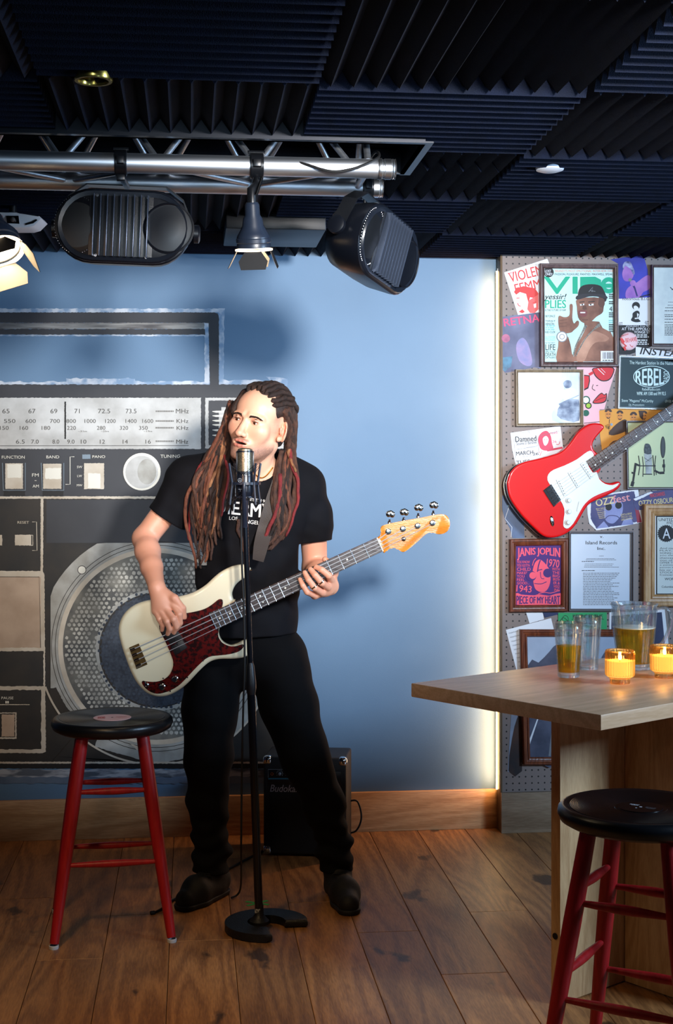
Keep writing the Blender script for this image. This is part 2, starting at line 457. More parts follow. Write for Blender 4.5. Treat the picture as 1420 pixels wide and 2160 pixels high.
def from_field(name, V, F, mat, parent, colors=None, label=None):
    Wv = V @ RM; off = np.array(wloc(parent)) if parent is not None else 0
    me = bpy.data.meshes.new(name); me.from_pydata([], [], []) 
    me.vertices.add(len(V)); me.vertices.foreach_set('co', (Wv-off).astype(np.float32).ravel())
    me.loops.add(len(F)*4); me.loops.foreach_set('vertex_index', F.astype(np.int32).ravel())
    me.polygons.add(len(F)); me.polygons.foreach_set('loop_start', np.arange(len(F), dtype=np.int32)*4); me.polygons.foreach_set('loop_total', np.full(len(F), 4, np.int32))
    me.update(calc_edges=True); me.validate()
    if colors is not None:
        ca = me.color_attributes.new('tone', 'FLOAT_COLOR', 'POINT'); ca.data.foreach_set('color', np.c_[colors, np.ones(len(V))].astype(np.float32).ravel())
    return finish(name, me, mat, parent, True, 180)
def rounded_body(name, pts, n, thick, rad, mat, parent, h=.0024):
    """guitar body: outline on its front plane, thickness along -n, all edges rounded"""
    n = Vector(n); p0 = pts[0]; u = Vector((0, 0, 1)).cross(n).normalized(); v = n.cross(u)
    P = np.array([[(p-p0).dot(u), (p-p0).dot(v)] for p in pts]); lo = P.min(0)-.012; hi = P.max(0)+.012
    nx, ny = [int(k) for k in np.ceil((hi-lo)/h)+1]; X, Y = np.meshgrid(lo[0]+np.arange(nx)*h, lo[1]+np.arange(ny)*h, indexing='ij')
    d = np.full(X.shape, 9.0); ins = np.zeros(X.shape, bool)
    for i in range(len(P)):
        a, b = P[i], P[(i+1) % len(P)]; e = b-a; wx, wy = X-a[0], Y-a[1]; t = np.clip((wx*e[0]+wy*e[1])/(e@e+1e-12), 0, 1)
        d = np.minimum(d, (wx-e[0]*t)**2+(wy-e[1]*t)**2)
        c = ((a[1] > Y) != (b[1] > Y)) & (X < (b[0]-a[0])*(Y-a[1])/((b[1]-a[1]) if abs(b[1]-a[1]) > 1e-12 else 1e-12)+a[0]); ins ^= c
    d2 = np.sqrt(d)*np.where(ins, -1, 1)
    f = Field((lo[0], lo[1], -thick-.008), (hi[0], hi[1], .008), h); Z = f.lo[2]+np.arange(f.n[2])*h
    dz = np.abs(Z+thick/2)-thick/2; D = np.full((f.n[0], f.n[1]), .1); mx, my = min(nx, f.n[0]), min(ny, f.n[1]); D[:mx, :my] = d2[:mx, :my]
    A = D[:, :, None]+rad; B = (dz+rad)[None, None, :]
    f.a = (np.minimum(np.maximum(A, B), 0)+np.sqrt(np.maximum(A, 0)**2+np.maximum(B, 0)**2)-rad).astype(np.float32)
    V, F = f.mesh(); V = relax(V, F, 1, .4); off = wloc(parent)
    W_ = np.array(p0-off)+V[:, :1]*np.array(u)+V[:, 1:2]*np.array(v)+V[:, 2:]*np.array(n)
    me = bpy.data.meshes.new(name); me.from_pydata(W_.tolist(), [], F.tolist())
    bm = bmesh.new(); bm.from_mesh(me); bmesh.ops.recalc_face_normals(bm, faces=bm.faces); bm.to_mesh(me); bm.free()
    return finish(name, me, mat, parent, True, 180)
# ================================================================== SETTING
XR = on_y(1060, 1000, YP).x           # left edge of the pegboard panel
XL = -2.2; XE = 2.6
WALLM = M('slate_blue_wall_paint', (98, 131, 162), 0.55, c2=(88, 121, 152), nscale=1.3, bump=0.06, bscale=260, detail=6)
b = MB(); b.span(XL, XE, YW, YW+.1, 0, 2.6)
wall = b.build('wall_back', WALLM, smooth=False); tag(wall, kind='structure')
# --- mural
def PM(n, c, c2=None, ns=14, **k): return M(n, c, k.pop('rough', .6), c2=c2, nscale=ns, **k)
mK = PM('mural_charcoal', (44, 46, 52), (54, 56, 61), 5)
mB = PM('mural_black', (26, 25, 25), (44, 38, 32), 9)
mBl = PM('mural_jet', (15, 15, 17))
mW = PM('mural_dial_white', (203, 203, 200), (172, 171, 167), 10, detail=6)
mC = PM('mural_cream', (207, 197, 180), (184, 170, 150), 12, detail=6)
mC2 = PM('mural_beige', (196, 172, 150), (170, 146, 124), 7, detail=6)
mCh = PM('mural_light_cream', (226, 222, 208))
mG = PM('mural_plate_grey', (172, 171, 165), (146, 143, 134), 16, detail=7)
mS = PM('mural_smear_white', (196, 203, 212), (120, 148, 178), 22, detail=8, lo=.40, hi=.58)
mS2 = PM('mural_ground_white', (165, 170, 178), (84, 92, 104), 9, detail=8, lo=.42, hi=.56, stretch=(1, 1, 5))
mH = PM('mural_handle_grey', (150, 148, 144), (70, 68, 70), 12, detail=6, stretch=(.6, 1, 6))
mD = PM('mural_letter_dark', (62, 60, 56))
mN = PM('mural_cone_navy', (32, 40, 52), (58, 66, 78), 60, detail=4)
mBG = PM('mural_bluegrey', (122, 138, 150))
mGr = PM('mural_grille_back', (58, 60, 62), (120, 117, 108), 9, detail=5)
q = Print(WALL, 0.0004, 0.00022); LX = -260
# handle
q.rect(LX, 651, 464, 660, mS, 1, 1.2); q.poly([(461, 651), (474, 651), (471, 812), (461, 812)], mS, 1, 0, 1.4)
q.poly([(LX, 659), (452, 659), (459, 661), (462, 668), (462, 812), (443, 812), (440, 683), (430, 681), (LX, 681)], mK, 2, 0, .5)
q.rect(LX, 681, 440, 694, mH, 2, .6); q.poly([(431, 681), (440, 683), (442, 811), (432, 811)], mS, 2, 0, .8)
q.rect(LX, 694, 433, 706, mK, 3, .9); q.rect(LX, 706, 431, 709, mS, 3, .7)
q.rect(LX, 805, 442, 813, mS, 2, 2.0); q.rect(140, 798, 285, 808, mS, 2, 1.5); q.rect(462, 802, 607, 813, mS, 2, 2.2); q.poly([(560, 794), (606, 800), (604, 830), (592, 826)], mS, 1, 0, 2)
# body
q.rect(LX, 811, 600, 1609, mK, 3, .8)
q.rect(LX, 1052, 600, 1609, mB, 4); q.rect(98, 1054, 600, 1145, mK, 5)
q.rect(LX, 839, 424, 947, mW, 5, .6)
q.line([(LX, 941), (398, 940)], 1.2, mD, 6)
q.rect(136, 847, 139.5, 926, mBl, 8, .3)
zt = q.view(Zt(0, 640, 2.958))
def row(items, y0, y1, m=mD, bold=0.0):
    for t, x0, x1 in items: zt.text(t, x0, y0, x1-x0, y1-y0, m, 7, bold)
row([('65', 15, 60), ('67', 178, 222), ('69', 315, 358), ('71', 465, 498), ('72.5', 612, 688), ('73.5', 785, 852), ('MHz', 1098, 1178)], 658, 686, bold=.005)
row([('500', -160, -95), ('550', 25, 97), ('600', 160, 224), ('700', 312, 374), ('800', 414, 474), ('1000', 528, 598), ('1200', 657, 722), ('1400', 784, 853), ('1600', 889, 956), ('KHz', 1102, 1176)], 722, 746, bold=.005)
row([('150', 0, 55), ('160', 124, 176), ('180', 260, 314), ('220', 419, 474), ('280', 605, 658), ('320', 748, 800), ('350', 868, 922), ('KHz', 1102, 1176)], 765, 789, bold=.005)
row([('6.0', -60, 0), ('6.5', 100, 155), ('7.0', 195, 242), ('8.0', 328, 370), ('9.0', 420, 466), ('10', 505, 540), ('12', 624, 655), ('14', 766, 798), ('16', 908, 942), ('MHz', 1100, 1175)], 850, 875, bold=.005)
row([('~31m', 487, 543), ('~25m', 630, 680), ('~19m', 897, 950)], 793, 803)
for yy in (668, 729, 771, 855):
    for k in range(18): zt.rect(972+k*6.4, yy, 975+k*6.4, yy+10, mD, 7)
# small grille box
q.rect(433, 839, 598, 946, mW, 5, .6); q.rect(440, 845, 592, 939, mK, 6, .5); q.rect(467, 859, 596, 872, mW, 7); q.rect(462, 870, 596, 905, mW, 7, .6)
for yy in (868, 877, 887, 896, 907, 918): q.line([(448, yy), (456, yy+.6), (482, yy+.2)], [1, 4, 4], mCh, 8)
row([('FUNCTION', 12, 155)], 950, 969, mCh, .01); row([('BAND', 290, 370)], 949, 967, mCh, .01); row([('PANO', 577, 657)], 948, 965, mCh, .01)
row([('TUNING', 1002, 1124)], 944, 964, mCh, .01); row([('FM', 201, 242)], 1061, 1081, mCh, .01); row([('-', 217, 229)], 1104, 1107, mCh, .0); row([('AM', 204, 243)], 1131, 1149, mCh, .01)
row([('SW', 481, 514)], 1013, 1028, mCh, .01); row([('LW', 483, 512)], 1070, 1084, mCh, .01); row([('MW', 480, 514)], 1128, 1142, mCh, .01)
zt.rect(514, 943, 565, 970, mBG, 7, .8)
for (x0, x1) in ((16, 162), (258, 402)):
    zt.line([(x0, 995), (x0+6, 1166), (x1-3, 1166), (x1-3, 995)], 4, mBG, 7)
    zt.rect(x0+8, 1170, x1-5, 1200, mBl, 6, 3)
zt.rect(34, 998, 144, 1157, mC, 8, 1.2); zt.rect(47, 1003, 134, 1088, mCh, 9, 2)
zt.rect(270, 1000, 384, 1157, mC, 8, 1.2); zt.rect(283, 1028, 382, 1095, mCh, 9, 2)
zt.rect(525, 997, 650, 1158, mC, 8, 1.5); zt.rect(550, 1060, 627, 1153, mCh, 9, 2)
zt.line([(465, 957), (438, 957), (438, 1129), (410, 1129)], 4, mCh, 7)
q.circ(299.5, 995, 39.5, mCh, 7, 36); q.circ(299, 996, 34.5, mW, 8, 32); q.circ(310, 995, 20, mG, 9, 18, 27)
q.rect(LX, 1047, 600, 1052, mC, 7, .6); q.poly([(86, 1052), (92, 1052), (91, 1206), (86, 1206)], mC, 7, 0, .5)
row([('RESET', 110, 182)], 1358, 1374, mC, .01)
zt.line([(202, 1363), (229, 1363), (232, 1541), (202, 1541)], 4, mC, 7)
zt.rect(94, 1443, 208, 1510, mC, 7, 1.5); zt.rect(-60, 1445, 15, 1510, mC, 7, 1.5); zt.rect(196, 1447, 204, 1507, mB, 8)
# cassette window and pause block
q.poly([(LX, 1204), (84, 1204), (92, 1207), (94, 1213), (97, 1585), (92, 1588), (LX, 1588)], mC, 5, 0, .6)
q.rect(LX, 1216, 86, 1366, mC2, 6, 1.0); q.line([(LX, 1215), (83, 1217), (86, 1366)], 1.3, mB, 7)
q.rect(LX, 1373, 92, 1447, mB, 6, .8)
q.rect(LX, 1455, 87, 1580, mB, 6, 1.0)
zp = q.view(Zt(0, 1040, 2.958))
zp.text('PAUSE', 10, 1269, 75, 16, mCh, 8, .01); zp.rect(35, 1296, 44, 1311, mCh, 8); zp.rect(47, 1296, 56, 1311, mCh, 8)
zp.rect(-200, 1316, 186, 1321, mC, 8, .8)
zp.rect(-120, 1368, 104, 1532, mC, 7, 1.4); zp.rect(-110, 1374, 96, 1522, mB, 8, 1.4); zp.rect(12, 1380, 92, 1518, mC2, 9, 1.6)
# loudspeaker
SX, SY = 330.0, 1363.0
outer = [(max(107, SX+250*math.cos(a)), max(1145, SY+250*math.sin(a))) for a in [2*math.pi*k/72 for k in range(72)]]
q.poly(outer, mG, 5)
q.poly([(107, 1452), (118, 1450), (140, 1490), (176, 1535), (205, 1560), (196, 1585), (150, 1540), (120, 1500), (107, 1470)], mB, 6, 0, .8)
q.circ(SX, SY, 251, mC, 6, 50, rin=247, a0=100, a1=160); q.circ(SX, SY, 251, mC, 6, 50, rin=247, a0=20, a1=80)
q.poly([(150, 1560), (SX, 1612), (520, 1570), (560, 1608), (110, 1608)], mB, 5, 0, 1)
q.poly([(275, 1568), (300, 1576), (322, 1589), (318, 1590), (290, 1582)], mC, 8, 0, .6)
for r in (221, 213): q.circ(SX, SY, r+.7, mB, 7, 90, rin=r-.5)
q.circ(SX, SY, 207, mC, 7, 80, rin=196)
q.circ(SX, SY, 197, mGr, 8, 80)
q.circ(173, 1202, 9.4, mB, 8, 24, rin=8); q.circ(173, 1202, 8, mCh, 8, 22)
q.circ(SX, 1371, 128, mG, 10, 60); q.circ(SX, 1371, 121, mB, 11, 60); q.circ(SX+2, 1371, 118, mN, 12, 60)
rr = random.Random(5); vs = []; fs = []; vs2 = []; fs2 = []
pitch = 10.5
for j in range(-20, 21):
    for i in range(-20, 21):
        x = SX+i*pitch+(j % 2)*pitch/2; y = SY+j*pitch*.866; r0 = math.hypot(x-SX, y-SY)
        if r0 > 190: continue
        inner = math.hypot(x-SX, y-1371) < 126
        if rr.random() < .05: continue
        R0 = 4.0*rr.uniform(.85, 1.12)
        A, B = (vs2, fs2) if inner else (vs, fs); k = len(A)
        if inner: R0 = 3.4
        A += [(x+R0*math.cos(a), y+R0*math.sin(a)) for a in [math.pi*2*t/7+rr.random() for t in range(7)]]; B.append(tuple(range(k, k+7)))
q.raw(vs, fs, PM('mural_grille_dot', (196, 192, 180), (132, 130, 122), 14, detail=4), 9)
q.raw(vs2, fs2, PM('mural_cone_dot', (56, 66, 80), (36, 44, 56), 30), 13)
# bottom line and ground
q.rect(LX, 1606, 600, 1610, mC, 7, .5); q.rect(LX, 1610, 602, 1620, mBl, 6, .8)
q.rect(LX, 1622, 640, 1640, mS2, 1, 2.2); q.rect(LX, 1638, 560, 1652, PM('mural_ground_fade', (104, 120, 140), (78, 96, 120), 8, detail=7), 1, 2)
mural = q.build('painted_mural', wall, 'hand painted boombox mural in charcoal and cream')
# --- floor
OAK = wood('oak_floor', (170, 118, 68), (122, 80, 45), 'y', 0.42, rand=.2)
b = MB(); b.span(XL, XE, -1.5, YW, -.06, -.012); fl = b.build('floor', M('floor_under', (60, 36, 20), .8), smooth=False); tag(fl, kind='structure')
rf = random.Random(11); PW = .19; k = 0
x = XL+.05
while x < XE:
    y = 1.0+rf.random()*1.2
    while y < YW-.01:
        L = rf.uniform(1.1, 1.9); y1 = min(YW-.002, y+L)
        if y1-y > .05:
            b = MB(); b.box((x+PW/2, (y+y1)/2, -.007), (PW-.0016, y1-y-.0016, .014), None, .0012, 1)
            b.build('floor_plank', OAK, fl, smooth=False)
        y = y1
    x += PW
# --- skirting
OAKL = wood('oak_skirting', (206, 162, 114), (176, 130, 84), 'x', .4)
b = MB(); z1 = on_y(600, 1676, YW-.02).z
b.span(XL, XR+.002, YW-.02, YW, 0, z1, .002); bb = b.build('baseboard_back', OAKL); tag(bb, kind='structure')
# --- pegboard panel
def pegmat():
    m = bpy.data.materials.new('brown_pegboard'); m.use_nodes = True; nt = m.node_tree; N = nt.nodes; L = nt.links; bs = N['Principled BSDF']
    tc = N.new('ShaderNodeTexCoord'); sx = N.new('ShaderNodeSeparateXYZ'); L.new(tc.outputs['Object'], sx.inputs[0])
    ds = []
    for ax in (0, 2):
        d1 = N.new('ShaderNodeMath'); d1.operation = 'DIVIDE'; d1.inputs[1].default_value = .0254; L.new(sx.outputs[ax], d1.inputs[0])
        fr = N.new('ShaderNodeMath'); fr.operation = 'FRACT'; L.new(d1.outputs[0], fr.inputs[0])
        sb = N.new('ShaderNodeMath'); sb.operation = 'SUBTRACT'; sb.inputs[1].default_value = .5; L.new(fr.outputs[0], sb.inputs[0])
        mu = N.new('ShaderNodeMath'); mu.operation = 'MULTIPLY'; L.new(sb.outputs[0], mu.inputs[0]); L.new(sb.outputs[0], mu.inputs[1]); ds.append(mu)
    ad = N.new('ShaderNodeMath'); ad.operation = 'ADD'; L.new(ds[0].outputs[0], ad.inputs[0]); L.new(ds[1].outputs[0], ad.inputs[1])
    lt = N.new('ShaderNodeMath'); lt.operation = 'LESS_THAN'; lt.inputs[1].default_value = .0165; L.new(ad.outputs[0], lt.inputs[0])
    mx = N.new('ShaderNodeMix'); mx.data_type = 'RGBA'; L.new(lt.outputs[0], mx.inputs[0]); mx.inputs[6].default_value = rgb((126, 112, 106)); mx.inputs[7].default_value = rgb((10, 8, 8))
    L.new(mx.outputs[2], bs.inputs['Base Color']); bs.inputs['Roughness'].default_value = .5
    bp = N.new('ShaderNodeBump'); bp.inputs['Distance'].default_value = .004; bp.inputs['Strength'].default_value = .6; bp.invert = True
    L.new(lt.outputs[0], bp.inputs['Height']); L.new(bp.outputs[0], bs.inputs['Normal'])
    return m
b = MB(); b.span(XR, XE, YP, YW, 0, 2.30); pg = b.build('wall_right', pegmat(), smooth=False); tag(pg, kind='structure')
ztr = on_y(1100, 1672, YP-.016).z
b = MB(); b.span(on_y(1058, 1700, YP-.016).x, XE, YP-.016, YP, .0, ztr, .0015)
tag(b.build('baseboard_right', wood('oak_grey', (150, 128, 104), (120, 98, 76), 'x', .5)), kind='structure')
b = MB(); b.span(XR-.008, XR, YP-.001, YW-.022, 0, 2.27, .001)
tag(b.build('trim_1', M('trim_brown', (104, 84, 62), .45)), kind='structure')
# LED strip in the corner behind the pegboard's edge
led = M('warm_led', (255, 214, 140), .5, emit=(255, 206, 140), estr=18)
b = MB(); b.span(XR-.0135, XR-.009, YW-.036, YW-.030, z1+.004, 2.20)
cx_ = XR-.0115
st = empty('light_strip', (cx_, YW-.03, z1), 'warm glowing light strip running up the edge of the pegboard', 'light strip')
b.build('diffuser', led, st, smooth=False)
b = MB(); b.span(XR-.0088, XR-.0080, YW-.040, YW-.024, z1+.002, 2.21); b.build('channel', M('alu', (180, 182, 186), .35, 1.0), st, smooth=False)
b = MB(); b.span(XR-.0135, XR-.009, YW-.029, YW-.0205, .006, .010)
_l = light('strip_glow', 'AREA', (XR-.016, YW-.055, (z1+2.2)/2), (XR-.5, YW+.12, (z1+2.2)/2), 8, (1.0, .53, .27), .02, sizey=2.2-z1-.04)
# --- ceiling, foam wedge panels
REC = (-2.3, .585, 3.525, 3.86)     # recess for the truss: x0, x1, y0, y1
b = MB()
for (x0, x1, y0, y1) in ((XL, XE, -.5, REC[2]), (XL, XE, REC[3], YW+.1), (REC[1], XE, REC[2], REC[3])): b.span(x0, x1, y0, y1, ZC+.055, ZC+.12)
b.span(XL, REC[1]+.1, REC[2]-.05, REC[3]+.05, ZC+.36, ZC+.40)
ce = b.build('ceiling', M('ceiling_black', (16, 18, 24), .8), smooth=False); tag(ce, kind='structure')
FOAM = M('acoustic_foam', (5, 14, 34), .9, spec=.25, c2=(4, 11, 27), nscale=30, bump=.5, bscale=420)
def foam(x0, x1, y0, y1, along):
    """sawtooth wedges hanging down from the ceiling; along = axis the ridges follow"""
    if x1-x0 < .02 or y1-y0 < .02: return
    P = .0508; b_ = MB()
    a0, a1, c0, c1 = (x0, x1, y0, y1) if along == 'y' else (y0, y1, x0, x1)     # a = across the ridges, c = along them
    n = max(1, round((a1-a0)/P)); P = (a1-a0)/n; ztop, zv, zb = ZC+.054, ZC+.036, ZC
    g = .002
    prof = []
    for i in range(n): prof += [(a0+P*i+g*(i == 0), zv), (a0+P*(i+.5), zb)]
    prof.append((a1-g, zv))
    prof = [(a0+g, ztop)]+prof+[(a1-g, ztop)]
    def pt(a, c, z): return (a, c, z) if along == 'y' else (c, a, z)
    vs = [pt(a, c0+g, z) for a, z in prof]+[pt(a, c1-g, z) for a, z in prof]; m_ = len(prof)
    fs = [(i, i+1, m_+i+1, m_+i) for i in range(m_-1)]+[(m_-1, 0, m_, 2*m_-1), tuple(range(m_)), tuple(range(2*m_-1, m_-1, -1))]
    b_.faces(vs, fs); b_.build('foam_panel', FOAM, ce, smooth=False)
T = .61; X0 = .893; Y0 = 3.058
for j in range(-6, 3):
    for i in range(-4, 4):
        xa, xb, ya, yb = X0+T*j, X0+T*(j+1), Y0+T*i, min(YW-.002, Y0+T*(i+1))
        if xa > 1.2 and ya < 1.9: continue
        al = 'y' if (i+j) % 2 == 0 else 'x'
        xb = min(xb, XE-.01); xa = max(xa, XL+.01)
        if ya < REC[3] and yb > REC[2] and xa < REC[1]:
            if ya < REC[2]: foam(xa, xb, ya, REC[2]-.014, al)
            if yb > REC[3]: foam(xa, xb, REC[3]+.014, yb, al)
            if xb > REC[1]: foam(REC[1]+.014, xb, max(ya, REC[2]-.01), min(yb, REC[3]+.01), al)
        else: foam(xa, xb, ya, yb, al)
# metal collar of the recess
DK = M('dark_satin_metal', (28, 31, 38), .35, .6)
b = MB(); x0, x1, y0, y1 = REC
for (xa, xb, ya, yb) in ((x0, x1+.012, y0-.012, y0), (x0, x1+.012, y1, y1+.012), (x1, x1+.012, y0, y1)): b.span(xa, xb, ya, yb, ZC-.012, ZC+.36)
for (xa, xb, ya, yb) in ((x0, x1+.03, y0-.03, y0), (x1, x1+.03, y0, y1+.02)): b.span(xa, xb, ya, yb, ZC-.012, ZC-.008)
tag(b.build('trim_2', DK, smooth=False), kind='structure')
# ================================================================== THINGS ON THE PEGBOARD
za = Zt(1050, 530, 3.838); zb_ = Zt(1050, 870, 3.838); zc = Zt(860, 1240, 2.536)
def T_(tr, pts): return [tr(*p) for p in pts]
INK = PM('ink_black', (24, 22, 24)); RED = PM('ink_red', (214, 62, 62)); WHT = PM('paper_white', (226, 230, 236)); GRY = PM('ink_grey', (120, 124, 130))
def sheet(name, label, cat, pts, mat, off=0.0012, thick=0.0012, group=None):
    """a loose sheet pinned on the board; pts in photo pixels; returns the sheet and a print on its face"""
    pl = Plane(PEG.p+PEG.n*off, PEG.n); b = MB()
    b.slab([pl(x, y) for x, y in pts], PEG.n, thick*.8)
    o = b.build(name, mat, smooth=False); tag(o, label, cat, group)
    return o, Print(pl, .0003, .00012, tr=lambda x, y: (x, y))
def picture(name, label, cat, q4, bw, fmat, paper, depth=.024, inner=None, ptr=None, group=None):
    """q4: four outer corners in pixels (tl, tr, br, bl); bw: border in pixels; frame with stepped moulding, backing sheet, print"""
    front = Plane(PEG.p+PEG.n*(depth), PEG.n); mid = Plane(PEG.p+PEG.n*(depth*.55), PEG.n); back = Plane(PEG.p+PEG.n*.0005, PEG.n)
    O = [front(*p) for p in q4]; c = sum(O, Vector())/4
    root = empty(name, c-PEG.n*depth, label, cat, group)
    wpx = ((O[1]-O[0]).length+(O[2]-O[3]).length)/2
    k = bw/ (abs(q4[1][0]-q4[0][0])+abs(q4[2][0]-q4[3][0]))*2*wpx
    ux = (O[1]-O[0]).normalized(); uz = (O[0]-O[3]).normalized()
    def ring(i, off): 
        sg = [(1, -1), (-1, -1), (-1, 1), (1, 1)]
        return [O[j]+ux*sg[j][0]*i+uz*sg[j][1]*i+PEG.n*off for j in range(4)]
    prof = [(0, -depth), (0, -.004), (k*.12, 0), (k*.34, 0), (k*.42, -.004), (k*.62, -.005), (k*.70, -.0015), (k*.84, -.003), (k, -.009), (k, -.017)]
    b = MB(); R_ = [ring(i, o_) for i, o_ in prof]; vs = [v for r in R_ for v in r]
    fs = []
    for a in range(len(R_)-1):
        for j in range(4): fs.append((a*4+j, a*4+(j+1) % 4, (a+1)*4+(j+1) % 4, (a+1)*4+j))
    b.faces(vs, fs); b.build('frame', fmat, root, smooth=False)
    b = MB(); P4 = ring(k*.96, -.0145); b.slab(P4, PEG.n, .002); b.build('backing', paper, root, smooth=False)
    pl = Plane(O[0]-PEG.n*.0145, PEG.n)
    return root, Print(pl, .0004, .00012)
FR1 = wood('frame_walnut', (104, 80, 78), (74, 54, 54), 'z', .35, scale=2); FR2 = wood('frame_cherry', (128, 68, 40), (88, 42, 24), 'z', .3, scale=2)
FR3 = wood('frame_champagne', (150, 132, 104), (112, 96, 74), 'z', .35, scale=2); FR4 = wood('frame_oak', (200, 160, 112), (166, 122, 76), 'z', .4, scale=2)
FR5 = M('frame_grey_metal', (112, 108, 110), .35, .3); FR6 = M('frame_silver', (176, 184, 188), .3, .6)
SK = PM('print_skin', (150, 104, 84), (104, 66, 52), 14); SKd = PM('print_skin_dark', (92, 60, 48))
# torn red and white flyer
o, p = sheet('band_flyer', 'white flyer with red hand lettering, tucked behind the framed magazine', 'flyer', T_(za, [(52, 172), (402, 60), (440, 150), (440, 480), (165, 516)]), WHT)
p = p.view(za)
p.text('VIOLENT', 84, 176, 330, 82, RED, 3, .012, -14); p.text('FEMMES', 132, 268, 300, 78, RED, 3, .012, -13); p.text('SUMMER', 76, 178, 50, 12, RED, 3, .0, -14)
p.poly([(150, 300), (210, 282), (300, 300), (330, 340), (330, 400), (300, 380), (262, 372), (250, 420), (230, 345), (180, 330), (150, 352), (132, 330)], RED, 2)
p.poly([(250, 400), (330, 350), (330, 470), (300, 500), (262, 500), (240, 470)], PM('ink_red_soft', (222, 100, 98)), 2)
p.line([(152, 380), (178, 378)], 6, RED, 3); p.line([(160, 420), (170, 440), (186, 446)], 6, RED, 3); p.poly([(170, 490), (200, 470), (220, 490), (200, 502)], RED, 3); p.poly([(290, 430), (312, 420), (312, 455), (296, 460)], WHT, 3)
p.line([(282, 420), (310, 410)], 7, RED, 4)
p.build('print', o)
# blue-grey album print
o, p = sheet('album_print', 'blue grey print with pink torn lettering below the red and white flyer', 'poster', T_(za, [(42, 530), (330, 490), (350, 500), (350, 950), (300, 940), (60, 985), (42, 960)]), PM('print_bluegrey', (118, 122, 150), (84, 88, 116), 9, detail=6), .0006)
p = p.view(za); PK = PM('ink_pink', (222, 82, 124)); p.text('RETNA', 46, 548, 290, 62, PK, 3, .05, -8); p.circ(66, 705, 34, PM('ink_pink_soft', (190, 110, 140), (150, 90, 120), 40), 2)
p.poly([(150, 760), (200, 700), (250, 760), (280, 900), (240, 930), (170, 880)], PM('print_flare', (160, 140, 180), (122, 130, 176), 22, detail=6), 2, 4)
p.poly([(42, 860), (120, 850), (110, 930), (60, 975), (42, 960)], PM('print_teal', (88, 138, 168), (70, 90, 110), 24), 2)
p.build('print', o)
# framed magazine
o, p = picture('framed_magazine', 'brown framed magazine cover with a man in a black cap pointing up', 'picture', T_(za, [(345, 96), (980, 104), (984, 934), (350, 932)]), 10, FR1, PM('print_mint', (206, 238, 236), (184, 226, 232), 5), .03)
p = p.view(za); GR = PM('ink_green', (14, 168, 132)); OR = PM('ink_orange', (226, 132, 92)); GG = PM('ink_greygreen', (120, 190, 190))
p.text("BRANDY'S MOST EMOTIONAL INTERVIEW EVER", 466, 150, 472, 20, OR, 3, .004); p.text("PASSION, PLEASURE, PANTIES: MAXWELL SPEAKS", 462, 178, 480, 19, INK, 3, .004)
p.text("VI", 376, 208, 268, 138, GR, 2, .05); p.poly([(668, 208), (790, 206), (838, 232), (836, 300), (668, 346)], GR, 2); p.circ(900, 276, 66, GR, 2, 40, rin=30, a0=30, a1=352); p.rect(842, 262, 938, 296, GR, 2)
p.circ(413, 170, 41, INK, 4); p.text('LOST', 382, 150, 50, 22, WHT, 5, .02); p.text('ONES!', 386, 176, 56, 20, WHT, 5, .02)
p.text("yessir!", 375, 344, 182, 60, INK, 4, .015, 0, .3); p.text("PLIES", 385, 395, 168, 66, GR, 3, .03); p.text("IS THE FUTURE OF RAP", 385, 469, 168, 16, INK, 3, .004)
for t, y, h_, x1, m in (("BEYONCÉ", 512, 22, 465, INK), ("TARAJI P", 558, 17, 466, INK), ("HENSON", 580, 18, 457, INK), ("KID CUDI", 646, 17, 464, INK), ("LIL WAYNE", 688, 12, 466, GG), ("MISSY ELLIOTT", 703, 12, 466, GG), ("YOUNG JEEZY", 718, 12, 466, GG), ("IN THE DIRTY", 738, 9, 466, INK), ("LIFE", 754, 46, 467, INK), ("AND TRAGIC", 805, 12, 466, INK), ("DEATH", 821, 30, 468, INK), ("OF PLIERS", 855, 13, 468, INK), ("41", 447, 40, 943, INK)):
    x0 = 387 if x1 < 900 else 904
    p.text(t, x0, y, x1-x0, h_, m, 3, .004)
for y, m in ((345, INK), (360, INK), (375, INK), (405, INK), (420, INK), (496, INK), (511, INK), (526, INK), (556, GG), (572, GG), (590, INK), (604, INK), (618, INK), (632, INK), (646, INK)): p.rect(900, y, 941, y+8, m, 3)
p.lines(388, 464, (600, 615, 630), 8, GG, 3)
p.poly([(480, 893), (490, 770), (500, 700), (560, 680), (590, 760), (602, 830), (622, 893)], SK, 4, 3)
p.poly([(700, 560), (705, 640), (680, 690), (650, 740), (620, 800), (614, 893), (945, 893), (945, 720), (915, 655), (850, 622), (822, 570)], SK, 4)
p.poly([(690, 720), (760, 650), (830, 660), (900, 700), (870, 730), (790, 740), (740, 800), (700, 890), (640, 890), (650, 800)], PM('print_skin_lit', (196, 150, 126), (150, 104, 84), 9, detail=5), 5, 3)
p.poly([(490, 545), (500, 522), (530, 532), (560, 532), (583, 510), (582, 440), (596, 426), (608, 445), (604, 540), (618, 585), (640, 563), (658, 570), (652, 606), (616, 640), (590, 660), (520, 664), (496, 620)], SK, 6, 3)
for y in (560, 585, 612): p.line([(500, y), (560, y-6)], 4, SKd, 7)
p.circ(520, 692, 44, GRY, 7); p.circ(520, 692, 37, WHT, 8); p.circ(520, 692, 22, GRY, 9); p.circ(520, 692, 17, WHT, 10)
p.poly([(650, 385), (642, 450), (652, 535), (690, 578), (742, 580), (800, 530), (840, 505), (856, 470), (840, 380)], SK, 7, 3)
p.poly([(820, 370), (868, 372), (866, 430), (850, 470), (838, 470), (812, 430)], SKd, 8); p.circ(836, 480, 15, SK, 9, ry=26)
